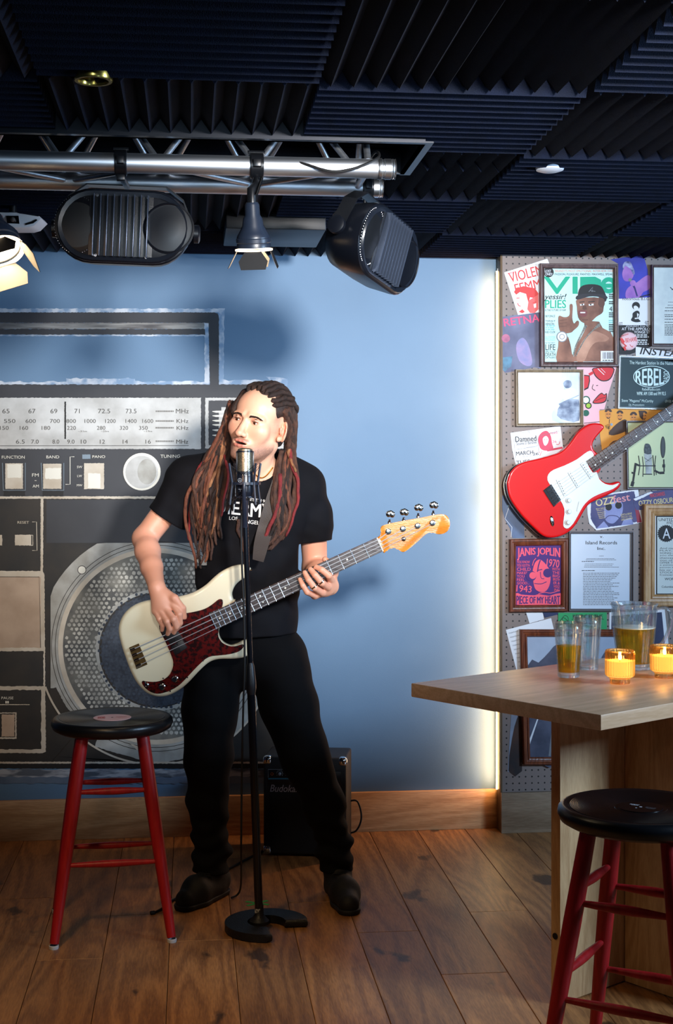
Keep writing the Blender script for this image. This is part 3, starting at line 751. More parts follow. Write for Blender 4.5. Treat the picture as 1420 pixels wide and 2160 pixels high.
p.poly([(664, 430), (700, 424), (700, 436), (668, 442)], WHT, 9); p.poly([(735, 430), (775, 424), (776, 438), (738, 442)], WHT, 9); p.circ(684, 432, 6, INK, 10); p.circ(752, 432, 6, INK, 10)
p.line([(660, 414), (702, 408)], 6, INK, 9); p.line([(732, 412), (785, 406)], 6, INK, 9); p.poly([(690, 440), (714, 440), (722, 470), (700, 476), (684, 468)], SKd, 8)
p.poly([(656, 482), (700, 478), (722, 488), (716, 526), (680, 530), (660, 512)], PM('print_lip', (120, 62, 62)), 9, 3); p.rect(668, 492, 708, 502, WHT, 10); p.line([(680, 556), (730, 556)], 6, SKd, 9)
p.poly([(655, 378), (658, 312), (690, 278), (760, 267), (830, 280), (860, 320), (882, 380), (868, 410), (850, 380), (740, 360)], INK, 10, 3)
p.poly([(634, 386), (640, 362), (690, 345), (800, 345), (860, 352), (888, 372), (880, 384), (820, 370), (740, 368), (660, 390)], PM('ink_offblack', (40, 38, 44)), 11, 3)
p.line([(736, 330), (770, 290), (762, 330)], 5, GRY, 12); p.line([(744, 318), (790, 326)], 4, GRY, 12)
CHN = PM('ink_chain', (150, 148, 140), (70, 66, 62), 260)
p.line([(716, 600), (668, 690), (632, 770), (612, 850)], [20, 20, 14, 10], CHN, 12, 4); p.line([(828, 590), (760, 650), (700, 720), (630, 850)], [26, 26, 20, 10], CHN, 13, 4)
p.rect(833, 808, 944, 892, WHT, 14)
rb = random.Random(2); x = 848
while x < 930: wd = rb.choice((2, 3, 4, 6)); p.rect(x, 818, x+wd, 872, INK, 15); x += wd+rb.choice((2, 3, 4))
p.lines(842, 936, (880,), 7, INK, 15)
p.build('print', o)
# purple photo
o, p = sheet('singer_photo', 'purple toned photo print of a singer holding a microphone', 'photo', T_(za, [(915, 66), (1180, 28), (1215, 150), (1232, 375), (1150, 372), (985, 395), (975, 100)]), PM('print_violet', (62, 66, 190), (40, 44, 140), 7), .001)
p = p.view(za); PS = PM('print_violet_skin', (176, 120, 196), (140, 92, 180), 16)
p.poly([(1010, 170), (1030, 120), (1070, 110), (1095, 150), (1100, 200), (1070, 240), (1030, 240), (1012, 210)], PS, 2, 3); p.poly([(1012, 120), (1030, 86), (1070, 84), (1092, 120), (1110, 170), (1100, 190), (1070, 140), (1030, 120), (1020, 150)], PM('ink_violet_hair', (170, 176, 214), (60, 60, 120), 40), 3, 3)
p.poly([(1040, 378), (1040, 320), (1075, 280), (1130, 250), (1190, 205), (1232, 200), (1232, 300), (1180, 330), (1150, 372), (1100, 375)], PS, 2, 3)
p.line([(1075, 230), (1110, 300), (1130, 365)], [22, 14, 12], PM('ink_violet_dark', (44, 40, 110)), 4); p.circ(1072, 232, 14, GRY, 5); p.circ(1095, 258, 24, PS, 5); p.line([(1150, 370), (1232, 350)], 8, INK, 4)
p.build('print', o)
# gig flyer
o, p = sheet('gig_flyer', 'black and white gig flyer with a seated figure above bold white lettering', 'flyer', T_(za, [(975, 385), (1240, 372), (1244, 775), (1070, 838), (975, 835)]), WHT, .0022)
p = p.view(za); p.text('notorious B.I.G.', 1010, 374, 225, 22, INK, 3, .01)
p.poly([(978, 598), (1242, 598), (1243, 775), (1070, 837), (978, 835)], INK, 2)
p.circ(1120, 442, 32, INK, 3); p.poly([(1100, 450), (1118, 440), (1140, 458), (1134, 480), (1110, 478)], WHT, 4, 2); p.poly([(1095, 500), (1130, 480), (1150, 500), (1140, 545), (1158, 568), (1120, 575), (1080, 560), (1092, 530)], INK, 3, 3); p.line([(1110, 545), (1150, 540)], 10, WHT, 4); p.poly([(1128, 500), (1144, 510), (1130, 540)], WHT, 4)
p.text("JANUARY 31st '98", 1037, 600, 192, 16, WHT, 4, .012); p.text('AT THE APPOLO', 1004, 618, 228, 22, WHT, 4, .014); p.text('YONGE ST', 1104, 644, 128, 22, WHT, 4, .014); p.lines(1100, 1232, (674, 690, 716, 732, 748), 8, WHT, 4)
p.lines(1190, 1230, (566, 576, 586), 5, INK, 4); p.lines(980, 1010, (576, 588), 5, INK, 4)
p.build('print', o)
# pin button
b = MB(); c = PEG(1050+1060/3.838, 530+728/3.838, .004); b.lathe(c, [(.0, .0065), (.018, .006), (.030, .004), (.0355, 0), (.0365, -.003)], 40, axis=(0, -1, 0))
o = b.build('pin_button', PM('pin_pink', (232, 196, 204), ), ); tag(o, 'round pale pink pin button with red BEHAVE lettering', 'badge')
p = Print(Plane(c+PEG.n*.0068, PEG.n), .0002, .0001).view(za); p.text('BEHAVE', 1034, 706, 92, 34, RED, 2, .0, -8); p.poly([(990, 700), (1010, 705), (1030, 730), (1022, 745), (1000, 730)], RED, 2); p.poly([(1016, 780), (1034, 765), (1042, 800), (1028, 804)], RED, 2); p.line([(1070, 755), (1090, 775), (1096, 765)], 3, RED, 2, 4)
p.text('please', 1000, 680, 60, 16, RED, 2, .0, -18); p.line([(1005, 735), (1045, 770)], 8, RED, 2); p.build('print', o)
# slogan sticker
o, p = sheet('slogan_sticker', 'white sticker reading INSTEAD in heavy black capitals', 'sticker', T_(za, [(1118, 772), (1480, 830), (1480, 900), (1118, 860)]), WHT, .0035)
p = p.view(za); p.text('INSTEAD', 1155, 780, 370, 54, INK, 3, .05, 4, .2); p.build('print', o)
# rebel radio
o, p = picture('framed_radio_card', 'silver framed dark card with a white oval radio logo', 'picture', T_(za, [(985, 842), (1640, 866), (1640, 1290), (975, 1275)]), 5.5, FR6, PM('print_slate', (28, 54, 60), (36, 62, 70), 5), .018)
p = p.view(za); LT = PM('ink_pale', (206, 232, 232)); p.text('The Hardest Station In the Nation', 1068, 886, 360, 28, LT, 3, .008, 1.2)
p.circ(1246, 1016, 148, LT, 2, 50, ry=88); p.circ(1246, 1016, 142, PM('ink_slate', (22, 46, 52)), 3, 50, ry=83)
def oval_arc(u, v, w_, h_):
    k = math.sqrt(max(.05, 1-((u*.86-.48)*1.72)**2)); return h_*.5+(.5-v)*h_*k
p.text('REBEL', 1118, 948, 228, 142, LT, 4, .03, arc=oval_arc); p.text('RADIO', 1340, 1056, 86, 42, LT, 4, .02, -88)
p.text('RebelRadio.com', 1170, 1106, 145, 22, LT, 3, .004); p.text('WPIK AM 1500 and FM 92.5', 1126, 1138, 235, 28, LT, 3, .02); p.text('Steve "Megamo" McCarthy', 1004, 1196, 256, 30, LT, 3, .005, 1); p.text('(312) 479', 1356, 1204, 90, 24, LT, 3, .005); p.text('DJ. Promotions', 1062, 1236, 124, 20, LT, 3, .0)
p.build('print', o)
# document frame top right
o, p = picture('framed_document', 'taupe framed document at the top right beside the purple photo', 'picture', T_(za, [(1250, 106), (1760, 110), (1758, 768), (1250, 766)]), 5.5, FR1, PM('print_document', (216, 226, 224), (204, 214, 214), 30), .026)
p = p.view(za); p.text('WILLIAMS', 1395, 290, 300, 26, INK, 3, .01); p.lines(1376, 1640, (410, 434), 5, GRY, 3); p.lines(1352, 1680, (455, 480, 512, 526, 548, 572, 592, 604, 616, 628, 640, 652, 664, 676), 5, INK, 3); p.build('print', o)
# black and white photo in champagne frame, glass glare painted as white paper
o, p = picture('framed_concert_photo', 'champagne framed black and white photo of a guitarist with glare painted white', 'picture', T_(za, [(146, 955), (698, 955), (700, 1412), (150, 1418)]), 6.5, FR3, PM('print_photo_glare_white', (248, 250, 250)), .024)
p = p.view(za); pg_ = PM('print_photo_grey', (176, 194, 212), (226, 236, 244), 9, detail=5); pd = PM('print_photo_dark', (98, 112, 138), (168, 184, 204), 34, detail=5)
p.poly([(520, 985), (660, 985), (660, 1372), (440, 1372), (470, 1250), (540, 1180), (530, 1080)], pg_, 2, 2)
p.poly([(530, 1070), (556, 1044), (590, 1050), (600, 1084), (580, 1106), (548, 1106)], pd, 3, 3); p.poly([(525, 1130), (600, 1105), (640, 1130), (650, 1200), (540, 1215)], PM('print_photo_shirt', (216, 228, 238)), 3, 2)
p.line([(500, 1246), (560, 1210), (656, 1166)], [26, 12, 6], pd, 4); p.poly([(520, 1225), (656, 1200), (660, 1372), (560, 1372), (480, 1330)], pd, 3, 2); p.build('print', o)
# pop-art woman
o, p = sheet('comic_print', 'pink comic style print of a woman with red sunglasses and red lips', 'poster', T_(za, [(640, 925), (968, 925), (900, 1140), (864, 1280), (826, 1280), (836, 1420), (700, 1430), (640, 1300)]), PM('print_pink', (232, 182, 192)), .0014)
p = p.view(za); LR = PM('ink_lip_red', (204, 42, 52)); p.poly([(775, 945), (935, 940), (934, 1000), (900, 1046), (840, 1052), (796, 1020), (776, 985)], INK, 2, 3); p.poly([(782, 950), (928, 945), (927, 998), (896, 1038), (842, 1044), (802, 1014), (783, 982)], LR, 3, 3)
p.poly([(700, 1000), (745, 1005), (748, 1050), (735, 1110), (700, 1128)], INK, 2); p.poly([(700, 1008), (738, 1012), (740, 1050), (728, 1100), (700, 1116)], LR, 3); p.line([(740, 1000), (775, 980)], 22, LR, 3)
p.poly([(768, 1230), (800, 1180), (840, 1145), (862, 1160), (884, 1150), (880, 1210), (840, 1232)], INK, 2, 3); p.poly([(776, 1224), (806, 1184), (840, 1153), (862, 1167), (878, 1160), (872, 1205), (838, 1224)], LR, 3, 3); p.line([(790, 1212), (840, 1190), (872, 1182)], 4, INK, 4)
p.line([(775, 1078), (765, 1110), (790, 1128)], 5, INK, 3, 3); p.line([(798, 1088), (812, 1086)], 6, INK, 3); p.circ(715, 1205, 34, WHT, 3); p.circ(715, 1205, 34, PM('ink_leaf', (20, 90, 70)), 4, 30, rin=24); p.circ(735, 1250, 26, PM('ink_lime', (150, 190, 60)), 4); p.circ(735, 1250, 26, INK, 5, 26, rin=18); p.circ(715, 1310, 26, PM('ink_leaf', (20, 90, 70)), 4)
p.line([(810, 950), (862, 1000)], 5, WHT, 4); p.line([(836, 948), (872, 984)], 3, WHT, 4); p.line([(700, 1392), (826, 1380)], 5, INK, 3); p.poly([(704, 1408), (740, 1394), (836, 1400), (836, 1420), (704, 1428)], LR, 3); p.build('print', o)
# yellow portraits print
o, p = sheet('portraits_print', 'amber print with four dark bearded portraits behind the red guitar neck', 'poster', T_(za, [(822, 1290), (1010, 1268), (1420, 1280), (1330, 1400), (1200, 1500), (1050, 1560), (850, 1650), (830, 1500)]), PM('print_amber', (226, 160, 66), (214, 146, 54), 6), .0018)
p = p.view(za); BR = PM('ink_brown', (66, 44, 34))
for (x, y, r) in ((896, 1318, 34), (990, 1330, 32), (1100, 1345, 34), (1185, 1330, 30)):
    p.circ(x, y+6, r*.72, PM('ink_ochre', (206, 134, 60)), 2, ry=r); p.circ(x, y-r*.5, r*.85, BR, 3, a0=180, a1=360, rin=r*.3); p.line([(x-r*.5, y), (x-r*.1, y)], 6, BR, 4); p.line([(x+r*.1, y), (x+r*.5, y)], 6, BR, 4); p.circ(x, y+r*.7, r*.42, BR, 3, a0=0, a1=180, rin=r*.2)
p.poly([(960, 1400), (1030, 1360), (1060, 1400), (1050, 1450), (940, 1490), (900, 1470)], BR, 2, 3); p.line([(905, 1360), (900, 1440)], 5, BR, 3); p.poly([(1140, 1290), (1180, 1290), (1175, 1370), (1150, 1340)], BR, 2)
p.poly([(880, 1600), (930, 1540), (990, 1530), (960, 1580), (900, 1610)], BR, 2, 3)
for k, c in enumerate('SOUND'): p.text(c, 900, 1410+k*16, 12, 13, BR, 3, .02)
p.build('print', o)
# concert ticket
o, p = sheet('concert_ticket', 'white gig ticket with a red portrait, partly hidden by the red guitar', 'ticket', T_(zb_, [(104, 165), (508, 110), (530, 280), (525, 345), (400, 370), (150, 440), (118, 300)]), WHT, .001)
p = p.view(zb_); p.text('Damned', 142, 196, 170, 44, INK, 3, .03, -3); p.text('Siouxie D Banshee', 150, 240, 165, 26, INK, 3, .0, -5); p.text('MARCH', 148, 318, 138, 32, INK, 3, .02, -5); p.text('26', 284, 326, 46, 22, INK, 3, .02, -5); p.text('TUES', 150, 392, 110, 30, INK, 3, .02, -6)
R2 = PM('ink_rose', (206, 70, 96)); p.poly([(330, 200), (360, 160), (400, 150), (430, 190), (440, 250), (450, 290), (420, 300), (390, 310), (350, 295), (332, 250)], R2, 2, 3); p.poly([(366, 210), (392, 190), (412, 215), (405, 250), (385, 270), (370, 250)], WHT, 3, 3); p.line([(374, 222), (384, 220)], 4, R2, 4); p.line([(394, 220), (404, 218)], 4, R2, 4); p.text('Damned', 388, 160, 92, 24, R2, 4, .01, -8); p.text('26', 442, 228, 34, 20, R2, 3, .0, -5); p.line([(330, 325), (360, 312), (340, 350)], 4, R2, 3); p.circ(486, 244, 18, R2, 3, a0=-30, a1=140, rin=14)
for a, bb_ in (((190, 166), (262, 152)), ((250, 152), (262, 170)), ((150, 300), (320, 275)), ((160, 300), (330, 268)), ((190, 362), (330, 342)), ((130, 200), (150, 430)), ((322, 190), (335, 330)), ((330, 190), (500, 150))): p.line([a, bb_], 2, GRY, 3)
p.line([(400, 308), (525, 285)], 16, R2, 3); p.build('print', o)
# microphone picture
o, p = picture('framed_microphone_photo', 'grey framed pale green picture of a studio microphone and pop filter', 'picture', T_(zb_, [(1042, 66), (1600, 62), (1600, 622), (1052, 622)]), 4.5, FR5, PM('print_pale_green', (204, 216, 172), (194, 206, 166), 4), .022)
p = p.view(zb_); p.poly([(1186, 330), (1190, 262), (1206, 252), (1226, 256), (1240, 280), (1244, 335)], PM('print_mic_grey', (84, 92, 96), (44, 50, 56), 120), 3, 2); p.poly([(1184, 335), (1246, 335), (1250, 420), (1244, 500), (1200, 505), (1196, 440)], PM('print_mic_silver', (176, 184, 184), (130, 140, 142), 30), 2)
for a, bb_, w_ in (((1140, 350), (1152, 430), 7), ((1152, 430), (1140, 508), 7), ((1172, 356), (1180, 430), 6), ((1180, 430), (1176, 520), 6), ((1256, 346), (1264, 430), 7), ((1264, 430), (1268, 512), 7), ((1280, 350), (1272, 430), 6), ((1272, 430), (1285, 505), 6), ((1142, 432), (1280, 432), 8), ((1110, 415), (1146, 430), 16), ((1118, 410), (1108, 480), 18), ((1108, 480), (1096, 560), 16), ((1096, 560), (1086, 598), 26), ((1270, 470), (1310, 490), 16), ((1310, 490), (1350, 488), 20), ((1348, 480), (1345, 380), 10), ((1345, 420), (1345, 445), 22), ((1084, 486), (1106, 494), 14), ((1180, 500), (1250, 500), 8), ((1186, 366), (1230, 395), 3), ((1252, 362), (1200, 400), 3)): p.line([a, bb_], w_, INK, 4)
p.circ(1338, 282, 20, INK, 4, ry=88); p.circ(1338, 282, 14, PM('print_mesh', (70, 74, 76)), 5, ry=80); p.build('print', o)
# torn blue magazine strip on the left
o, p = sheet('torn_page', 'torn dark blue glossy page at the lower left of the red guitar', 'paper', T_(zb_, [(36, 672), (60, 668), (190, 690), (212, 850), (218, 1018), (120, 1018), (100, 940), (60, 870), (36, 780)]), PM('print_night', (58, 74, 104), (98, 118, 150), 6, detail=7), .001)
p = p.view(zb_); p.line([(100, 740), (60, 860), (116, 930), (108, 1010)], 3, WHT, 2); p.circ(84, 756, 8, PM('ink_spark', (150, 200, 230)), 2); p.build('print', o)
# festival flyer
o, p = sheet('festival_flyer', 'torn blue and pink festival flyer with a face in dark round glasses', 'flyer', T_(zb_, [(722, 700), (860, 660), (1138, 622), (1148, 700), (1170, 890), (1000, 925), (800, 955), (742, 900), (728, 820)]), WHT, .0016)
p = p.view(zb_); NB = PM('print_indigo', (58, 62, 108), (88, 84, 128), 12, detail=6); p.poly([(758, 705), (870, 672), (1105, 636), (1120, 720), (1150, 880), (1000, 915), (800, 940), (752, 860)], NB, 2, 0, 2)
PF = PM('print_lilac', (150, 160, 206), (118, 126, 180), 14, detail=5); p.poly([(880, 740), (1000, 720), (1010, 810), (970, 870), (930, 900), (880, 880), (862, 820)], PF, 3, 3); p.circ(898, 764, 27, INK, 4, ry=30); p.circ(978, 752, 27, INK, 4, ry=28); p.line([(870, 862), (900, 836), (960, 838), (985, 856)], 7, NB, 4, 3)
p.poly([(800, 940), (860, 880), (900, 930)], PF, 3); p.poly([(1000, 915), (1020, 870), (1080, 850), (1100, 905)], PF, 3); p.poly([(1100, 700), (1120, 700), (1168, 888), (1130, 894)], PM('ink_crimson', (150, 44, 66)), 3)
YE = PM('ink_cream_yellow', (224, 206, 150)); p.text('OZZ', 790, 706, 150, 56, YE, 5, .03, -10); p.text('fest', 928, 676, 138, 62, PM('ink_rosepink', (222, 150, 156)), 5, .03, -10)
for k in range(6): p.text(('Black Sabbath', 'Slipknot', 'Godsmack', 'Incubus', 'Static', 'Methods')[k], 796+k*5, 776+k*15, 80-k*6, 11, YE, 5, .01, -8)
for k, t in enumerate(('EXCLUSIVE', '7TH U.S. CAL', 'LIKE HAWAII')): p.text(t, 996+k*2, 822+k*20, 90, 15, YE, 5, .015, -8)
p.build('print', o)
o, p = sheet('ozzy_flyer', 'torn dark flyer strip with cream capitals above the oak frame', 'flyer', T_(zb_, [(1108, 690), (1240, 640), (1560, 600), (1560, 780), (1120, 790), (1100, 740)]), NB, .0028)
p = p.view(zb_); p.poly([(1100, 700), (1240, 640), (1260, 650), (1116, 716)], WHT, 2, 0, 2); p.text('PRINCE DARKNESS', 1230, 660, 122, 30, PM('ink_rosered', (206, 78, 96)), 4, .03, -9); p.text('OZZY OSBOURNE', 1140, 716, 330, 42, YE, 4, .03, -6); p.build('print', o)
# psychedelic frame (generic singer portrait)
o, p = picture('framed_concert_poster', 'cherry framed pink and purple hand lettered concert poster', 'picture', T_(zb_, [(100, 1028), (575, 1020), (572, 1612), (98, 1618)]), 14, FR2, PM('print_purple', (66, 22, 110)), .024)
p = p.view(zb_); CO = PM('ink_coral', (240, 84, 108)); PU = PM('ink_purple', (60, 20, 104))
p.text('JANIS JOPLIN', 160, 1094, 344, 108, CO, 3, .04, arc=lambda u, v, w_, h_: h_*(.02+(1-v)*(.95-.3*math.sin(math.pi*u)))); p.text('1970', 400, 1184, 102, 62, CO, 3, .03, 6)
for k, (t, w_) in enumerate((('YOU KNOW', 104), ('YOU GOTTA', 104), ('CHILD', 110), ('MAKES', 84), ('YOU', 60), ('FEEL', 62), ('GOOD...', 100))): p.text(t, 156, 1200+k*(28 if k < 3 else 27.5)+(6 if k > 2 else 0), w_, 26 if k == 2 else 21, CO, 3, .02)
p.text('1943', 154, 1396, 122, 54, CO, 3, .035, 4)
for k, t in enumerate(('WITH', 'THE', 'BIG', 'BROTH', 'ER &', 'HOLD', 'ING')): p.text(t, 440+k*3, 1256+k*28, 62-k*3, 22, CO, 3, .02, 3)
p.poly([(280, 1300), (300, 1220), (340, 1190), (390, 1230), (425, 1290), (424, 1380), (396, 1440), (350, 1454), (305, 1430), (288, 1370)], CO, 3, 3)
p.circ(270, 1324, 42, PU, 4); p.circ(284, 1320, 28, CO, 5); p.circ(404, 1300, 36, PU, 4); p.line([(320, 1280), (360, 1270)], 7, PU, 5); p.line([(296, 1384), (350, 1388), (396, 1370)], 6, PU, 5, 3); p.line([(344, 1290), (352, 1340), (376, 1346)], 5, PU, 5, 3); p.line([(345, 1195), (330, 1240), (322, 1290)], 9, PU, 5, 3); p.line([(280, 1240), (292, 1200), (310, 1180)], 6, CO, 5, 3)
p.poly([(150, 1462), (190, 1474), (300, 1480), (330, 1470), (420, 1484), (508, 1462), (508, 1556), (150, 1556)], CO, 3, 2); p.line([(330, 1466), (380, 1456), (430, 1462), (500, 1440)], 6, CO, 4, 3)
p.text('PIECE OF MY HEART', 152, 1486, 350, 66, PU, 5, .045, arc=lambda u, v, w_, h_: h_*(.5+(.5-v)*(1.1-.3*math.sin(math.pi*u)))); p.build('print', o)
# court document
o, p = picture('framed_court_paper', 'grey framed white typed court paper below the red guitar', 'picture', T_(zb_, [(580, 964), (1106, 964), (1104, 1612), (578, 1610)]), 5, FR5, PM('print_typed', (206, 218, 232), (196, 210, 226), 4), .02)
p = p.view(zb_); p.text('v.', 828, 1000, 28, 16, INK, 3, .01); p.text('Island Records', 714, 1040, 253, 28, INK, 3, .01); p.text('Inc.', 808, 1088, 64, 25, INK, 3, .01)
p.lines(818, 858, (1160,), 4, GRY, 3); p.lines(714, 980, (1182, 1192), 4, GRY, 3); p.lines(676, 800, (1204, 1278), 5, INK, 3); p.lines(700, 990, (1225, 1238, 1250), 4, GRY, 3)
p.lines(692, 985, [1298+13.4*k for k in range(20)], 5.5, GRY, 3, 4); p.build('print', o)
# oak framed certificate
o, p = picture('framed_certificate', 'wide oak framed certificate with a black rosette and letter A', 'picture', T_(zb_, [(1190, 742), (1760, 740), (1760, 1570), (1186, 1572)]), 24, FR4, WHT, .03)
p = p.view(zb_); p.rect(1282, 834, 1660, 1480, INK, 1); p.rect(1292, 846, 1650, 1466, PM('print_cert', (208, 216, 212)), 2)
st_ = [(1364+(72 if k % 2 else 64)*math.cos(k*math.pi/24), 980+(72 if k % 2 else 64)*math.sin(k*math.pi/24)) for k in range(48)]
p.poly(st_, INK, 3); p.text('A', 1336, 938, 62, 84, WHT, 4, .0); p.text('UNITED STATES', 1304, 856, 250, 24, INK, 3, .01); p.text('AND', 1366, 882, 50, 20, INK, 3, .01); p.text('OF', 1408, 904, 40, 20, INK, 3, .01)
for k, t in enumerate(('And make re', 'PLAY, REC', 'SONG or rec', 'you should d', 'chances whet', 'tion of amer', 'OFFER TO BUY', 'a patent, the', 'permit known', 'his or made', 'STOCK COM', 'Concert artis')): p.text(t, 1312, 1092+k*19.6, 190, 14, INK, 3, .004)
p.text('WORKING', 1352, 1338, 150, 20, INK, 3, .015); p.text('Columbia', 1328, 1402, 92, 17, INK, 3, .01); p.build('print', o)
# papers below, seen above and below the table
o, p = sheet('green_sticker', 'green sticker reading KEEP OFF THE', 'sticker', T_(zb_, [(490, 1622), (884, 1618), (884, 1760), (490, 1760)]), PM('print_green', (38, 156, 92)), .003)
p = p.view(zb_); p.text('KEEP OFF THE', 610, 1636, 240, 32, INK, 3, .03); p.text('GRASS', 640, 1696, 180, 40, INK, 3, .03); p.circ(548, 1676, 26, INK, 3, ry=34, rin=23); p.line([(500, 1700), (530, 1660), (570, 1690)], 4, INK, 3, 3); p.rect(600, 1672, 860, 1676, INK, 3); p.build('print', o)
o, p = sheet('typed_sheet', 'tilted white typed sheet left of the lower cherry frame', 'paper', T_(zc, [(526, 225), (768, 162), (830, 420), (640, 470), (590, 470)]), WHT, .0012)
p = p.view(zc)
for k in range(9): p.text('for the purpose of the court record', 540+k*7, 238+k*22, 52, 11, GRY, 3, .0, -14)
p.build('print', o)
o, p = sheet('white_sheet', 'plain white sheet sticking out below the pink and purple poster', 'paper', T_(zc, [(634, 132), (724, 132), (730, 168), (652, 190)]), WHT, .0022)
o, p = sheet('blue_card', 'dark blue and white card between the poster and the green sticker', 'card', T_(zc, [(722, 132), (806, 132), (806, 142), (735, 160)]), PM('print_darkblue', (30, 44, 84)), .003)
o, p = sheet('white_print', 'white edged dark print behind the beer pitcher handle', 'print', T_(zc, [(1080, 130), (1376, 116), (1396, 300), (1300, 330), (1080, 330)]), WHT, .001)
p = p.view(zc); p.poly([(1090, 150), (1360, 130), (1376, 296), (1290, 316), (1090, 320)], PM('print_deep_blue', (34, 40, 70), (52, 58, 90), 12), 2); p.build('print', o)
o, p = picture('framed_street_photo', 'large cherry framed street photo partly behind the table', 'picture', T_(zc, [(604, 224), (1260, 224), (1260, 948), (622, 948)]), 15, FR2, PM('print_pale_photo', (180, 196, 216), (146, 162, 186), 5, detail=6), .024)
p = p.view(zc); p.poly([(640, 420), (700, 400), (760, 340), (800, 300), (850, 330), (880, 420), (900, 560), (880, 910), (640, 910)], PM('print_road', (58, 62, 80), (84, 88, 108), 14, detail=6), 2, 2); p.line([(760, 520), (700, 690), (640, 860)], [3, 6, 12], WHT, 3); p.line([(790, 520), (780, 700), (760, 900)], [3, 6, 12], GRY, 3); p.poly([(1030, 420), (1050, 350), (1090, 340), (1110, 430)], PM('print_road', (58, 62, 80)), 2, 3)
p.build('print', o)
o, p = sheet('portrait_page', 'long white edged page with a dark figure left of the street photo', 'photo', T_(zc, [(556, 640), (606, 640), (622, 900), (600, 985), (536, 985)]), PM('print_page', (150, 164, 186), (90, 80, 80), 4), .001)
p = p.view(zc); p.poly([(560, 800), (585, 700), (606, 690), (612, 980), (540, 980)], PM('print_figure', (34, 30, 34), (70, 44, 34), 12), 2, 2); p.build('print', o)
# ---------------------------------------------------------- red guitar
REDG = M('guitar_red', (214, 16, 18), .3, coat=.35, spec=.3); SIDE = M('guitar_edge_black', (22, 8, 10), .25, coat=.6); ROSE = wood('rosewood', (84, 66, 62), (58, 44, 42), 'x', .4, scale=3); CHR = M('chrome', (210, 214, 218), .12, 1.0); PGW = M('pickguard_white', (226, 236, 238), .3); MAP = wood('maple_neck', (214, 150, 84), (196, 124, 60), 'x', .3, scale=2, ring=0)
n = PEG.n
G1 = Plane(PEG.p+n*.075, n)
root = empty('electric_guitar', PEG(1050+330/3.838, 870+640/3.838, .0), 'red electric guitar with a white pickguard hanging on the pegboard', 'guitar')
body = [(78, 590), (85, 540), (105, 485), (150, 435), (220, 400), (330, 375), (440, 345), (500, 325), (550, 290), (600, 230), (650, 160), (710, 110), (770, 86), (830, 90), (858, 105), (862, 128), (835, 160), (800, 200), (775, 240), (772, 285), (800, 325), (835, 350), (835, 470), (812, 495), (830, 535), (870, 565), (920, 572), (965, 560), (990, 562), (998, 585), (980, 615), (930, 650), (860, 685), (790, 715), (740, 745), (700, 800), (660, 870), (610, 940), (540, 990), (450, 1014), (370, 1000), (290, 930), (210, 850), (140, 760), (95, 680)]
bs = smooth_loop(T_(zb_, body), 3)
rounded_body('body', [G1(x, y) for x, y in bs], n, .044, .006, REDG, root)
rounded_body('body_edge', [G1(x, y, -.010) for x, y in smooth_loop(T_(zb_, [(x-16 if x < 500 else x-4, y+5) for x, y in body]), 3)], n, .032, .006, SIDE, root)
pgd = [(402, 548), (410, 500), (450, 465), (540, 430), (640, 380), (700, 335), (745, 310), (770, 325), (775, 360), (720, 400), (770, 490), (800, 480), (820, 540), (870, 580), (930, 590), (972, 572), (972, 590), (930, 620), (850, 650), (780, 680), (730, 715), (690, 760), (650, 830), (610, 900), (570, 938), (545, 935), (530, 915), (535, 850), (540, 780), (500, 700), (435, 600)]
b = MB(); b.slab([G1(x, y, .003) for x, y in smooth_loop(T_(zb_, pgd), 2)], n, .0028, .0006, 1); b.build('pickguard', PGW, root, smooth=False)
def neckquad(a, c, w0, w1, pl, off, th, name, mat, parent, bev=.004):
    dx, dy = c[0]-a[0], c[1]-a[1]; L = math.hypot(dx, dy); nx, ny = -dy/L, dx/L
    pts = [(a[0]+nx*w0, a[1]+ny*w0), (a[0]-nx*w0, a[1]-ny*w0), (c[0]-nx*w1, c[1]-ny*w1), (c[0]+nx*w1, c[1]+ny*w1)]
    b = MB(); b.slab([pl(x, y, off) for x, y in pts], pl.n, th, bev, 2); return b.build(name, mat, parent), (dx/L, dy/L, nx, ny)
A = zb_(745, 440); Cc = zb_(1640, -175)
fb, (ux, uy, nx, ny) = neckquad(A, Cc, 14.2, 10.2, G1, .010, .005, 'fretboard', ROSE, root, .001)
neckquad(zb_(800, 400), Cc, 13.4, 9.6, G1, .005, .020, 'neck', MAP, root, .006)
L = math.hypot(Cc[0]-A[0], Cc[1]-A[1]); FP = Plane(G1.p+n*.011, n)
scale_l = L/(1-2**(-21/12.))  # nut at far end
for k in range(22):
    t = 1-(1-2**(-k/12.))*scale_l/L if k else 1.0
    if t < 0.005: continue
    x, y = A[0]+(Cc[0]-A[0])*t, A[1]+(Cc[1]-A[1])*t; wd = 14.0+(10.2-14.0)*t
    b = MB(); b.tube([G1(x-nx*wd, y-ny*wd, .0105), G1(x+nx*wd, y+ny*wd, .0105)], .0011, 5); b.build('fret', CHR, fb)
PEA = M('pearl', (226, 226, 214), .25)
for (x, y) in ((785, 425), (826, 397), (872, 364), (922, 328), (990, 238), (1029, 296), (1116, 194), (1197, 139), (1286, 76), (1386, 6)):
    c = G1(*zb_(x, y), .0102); b = MB(); b.lathe(c, [(0, .0009), (.0034, .0006), (.0036, 0)], 14, axis=n); b.build('fret_marker', PEA, fb)
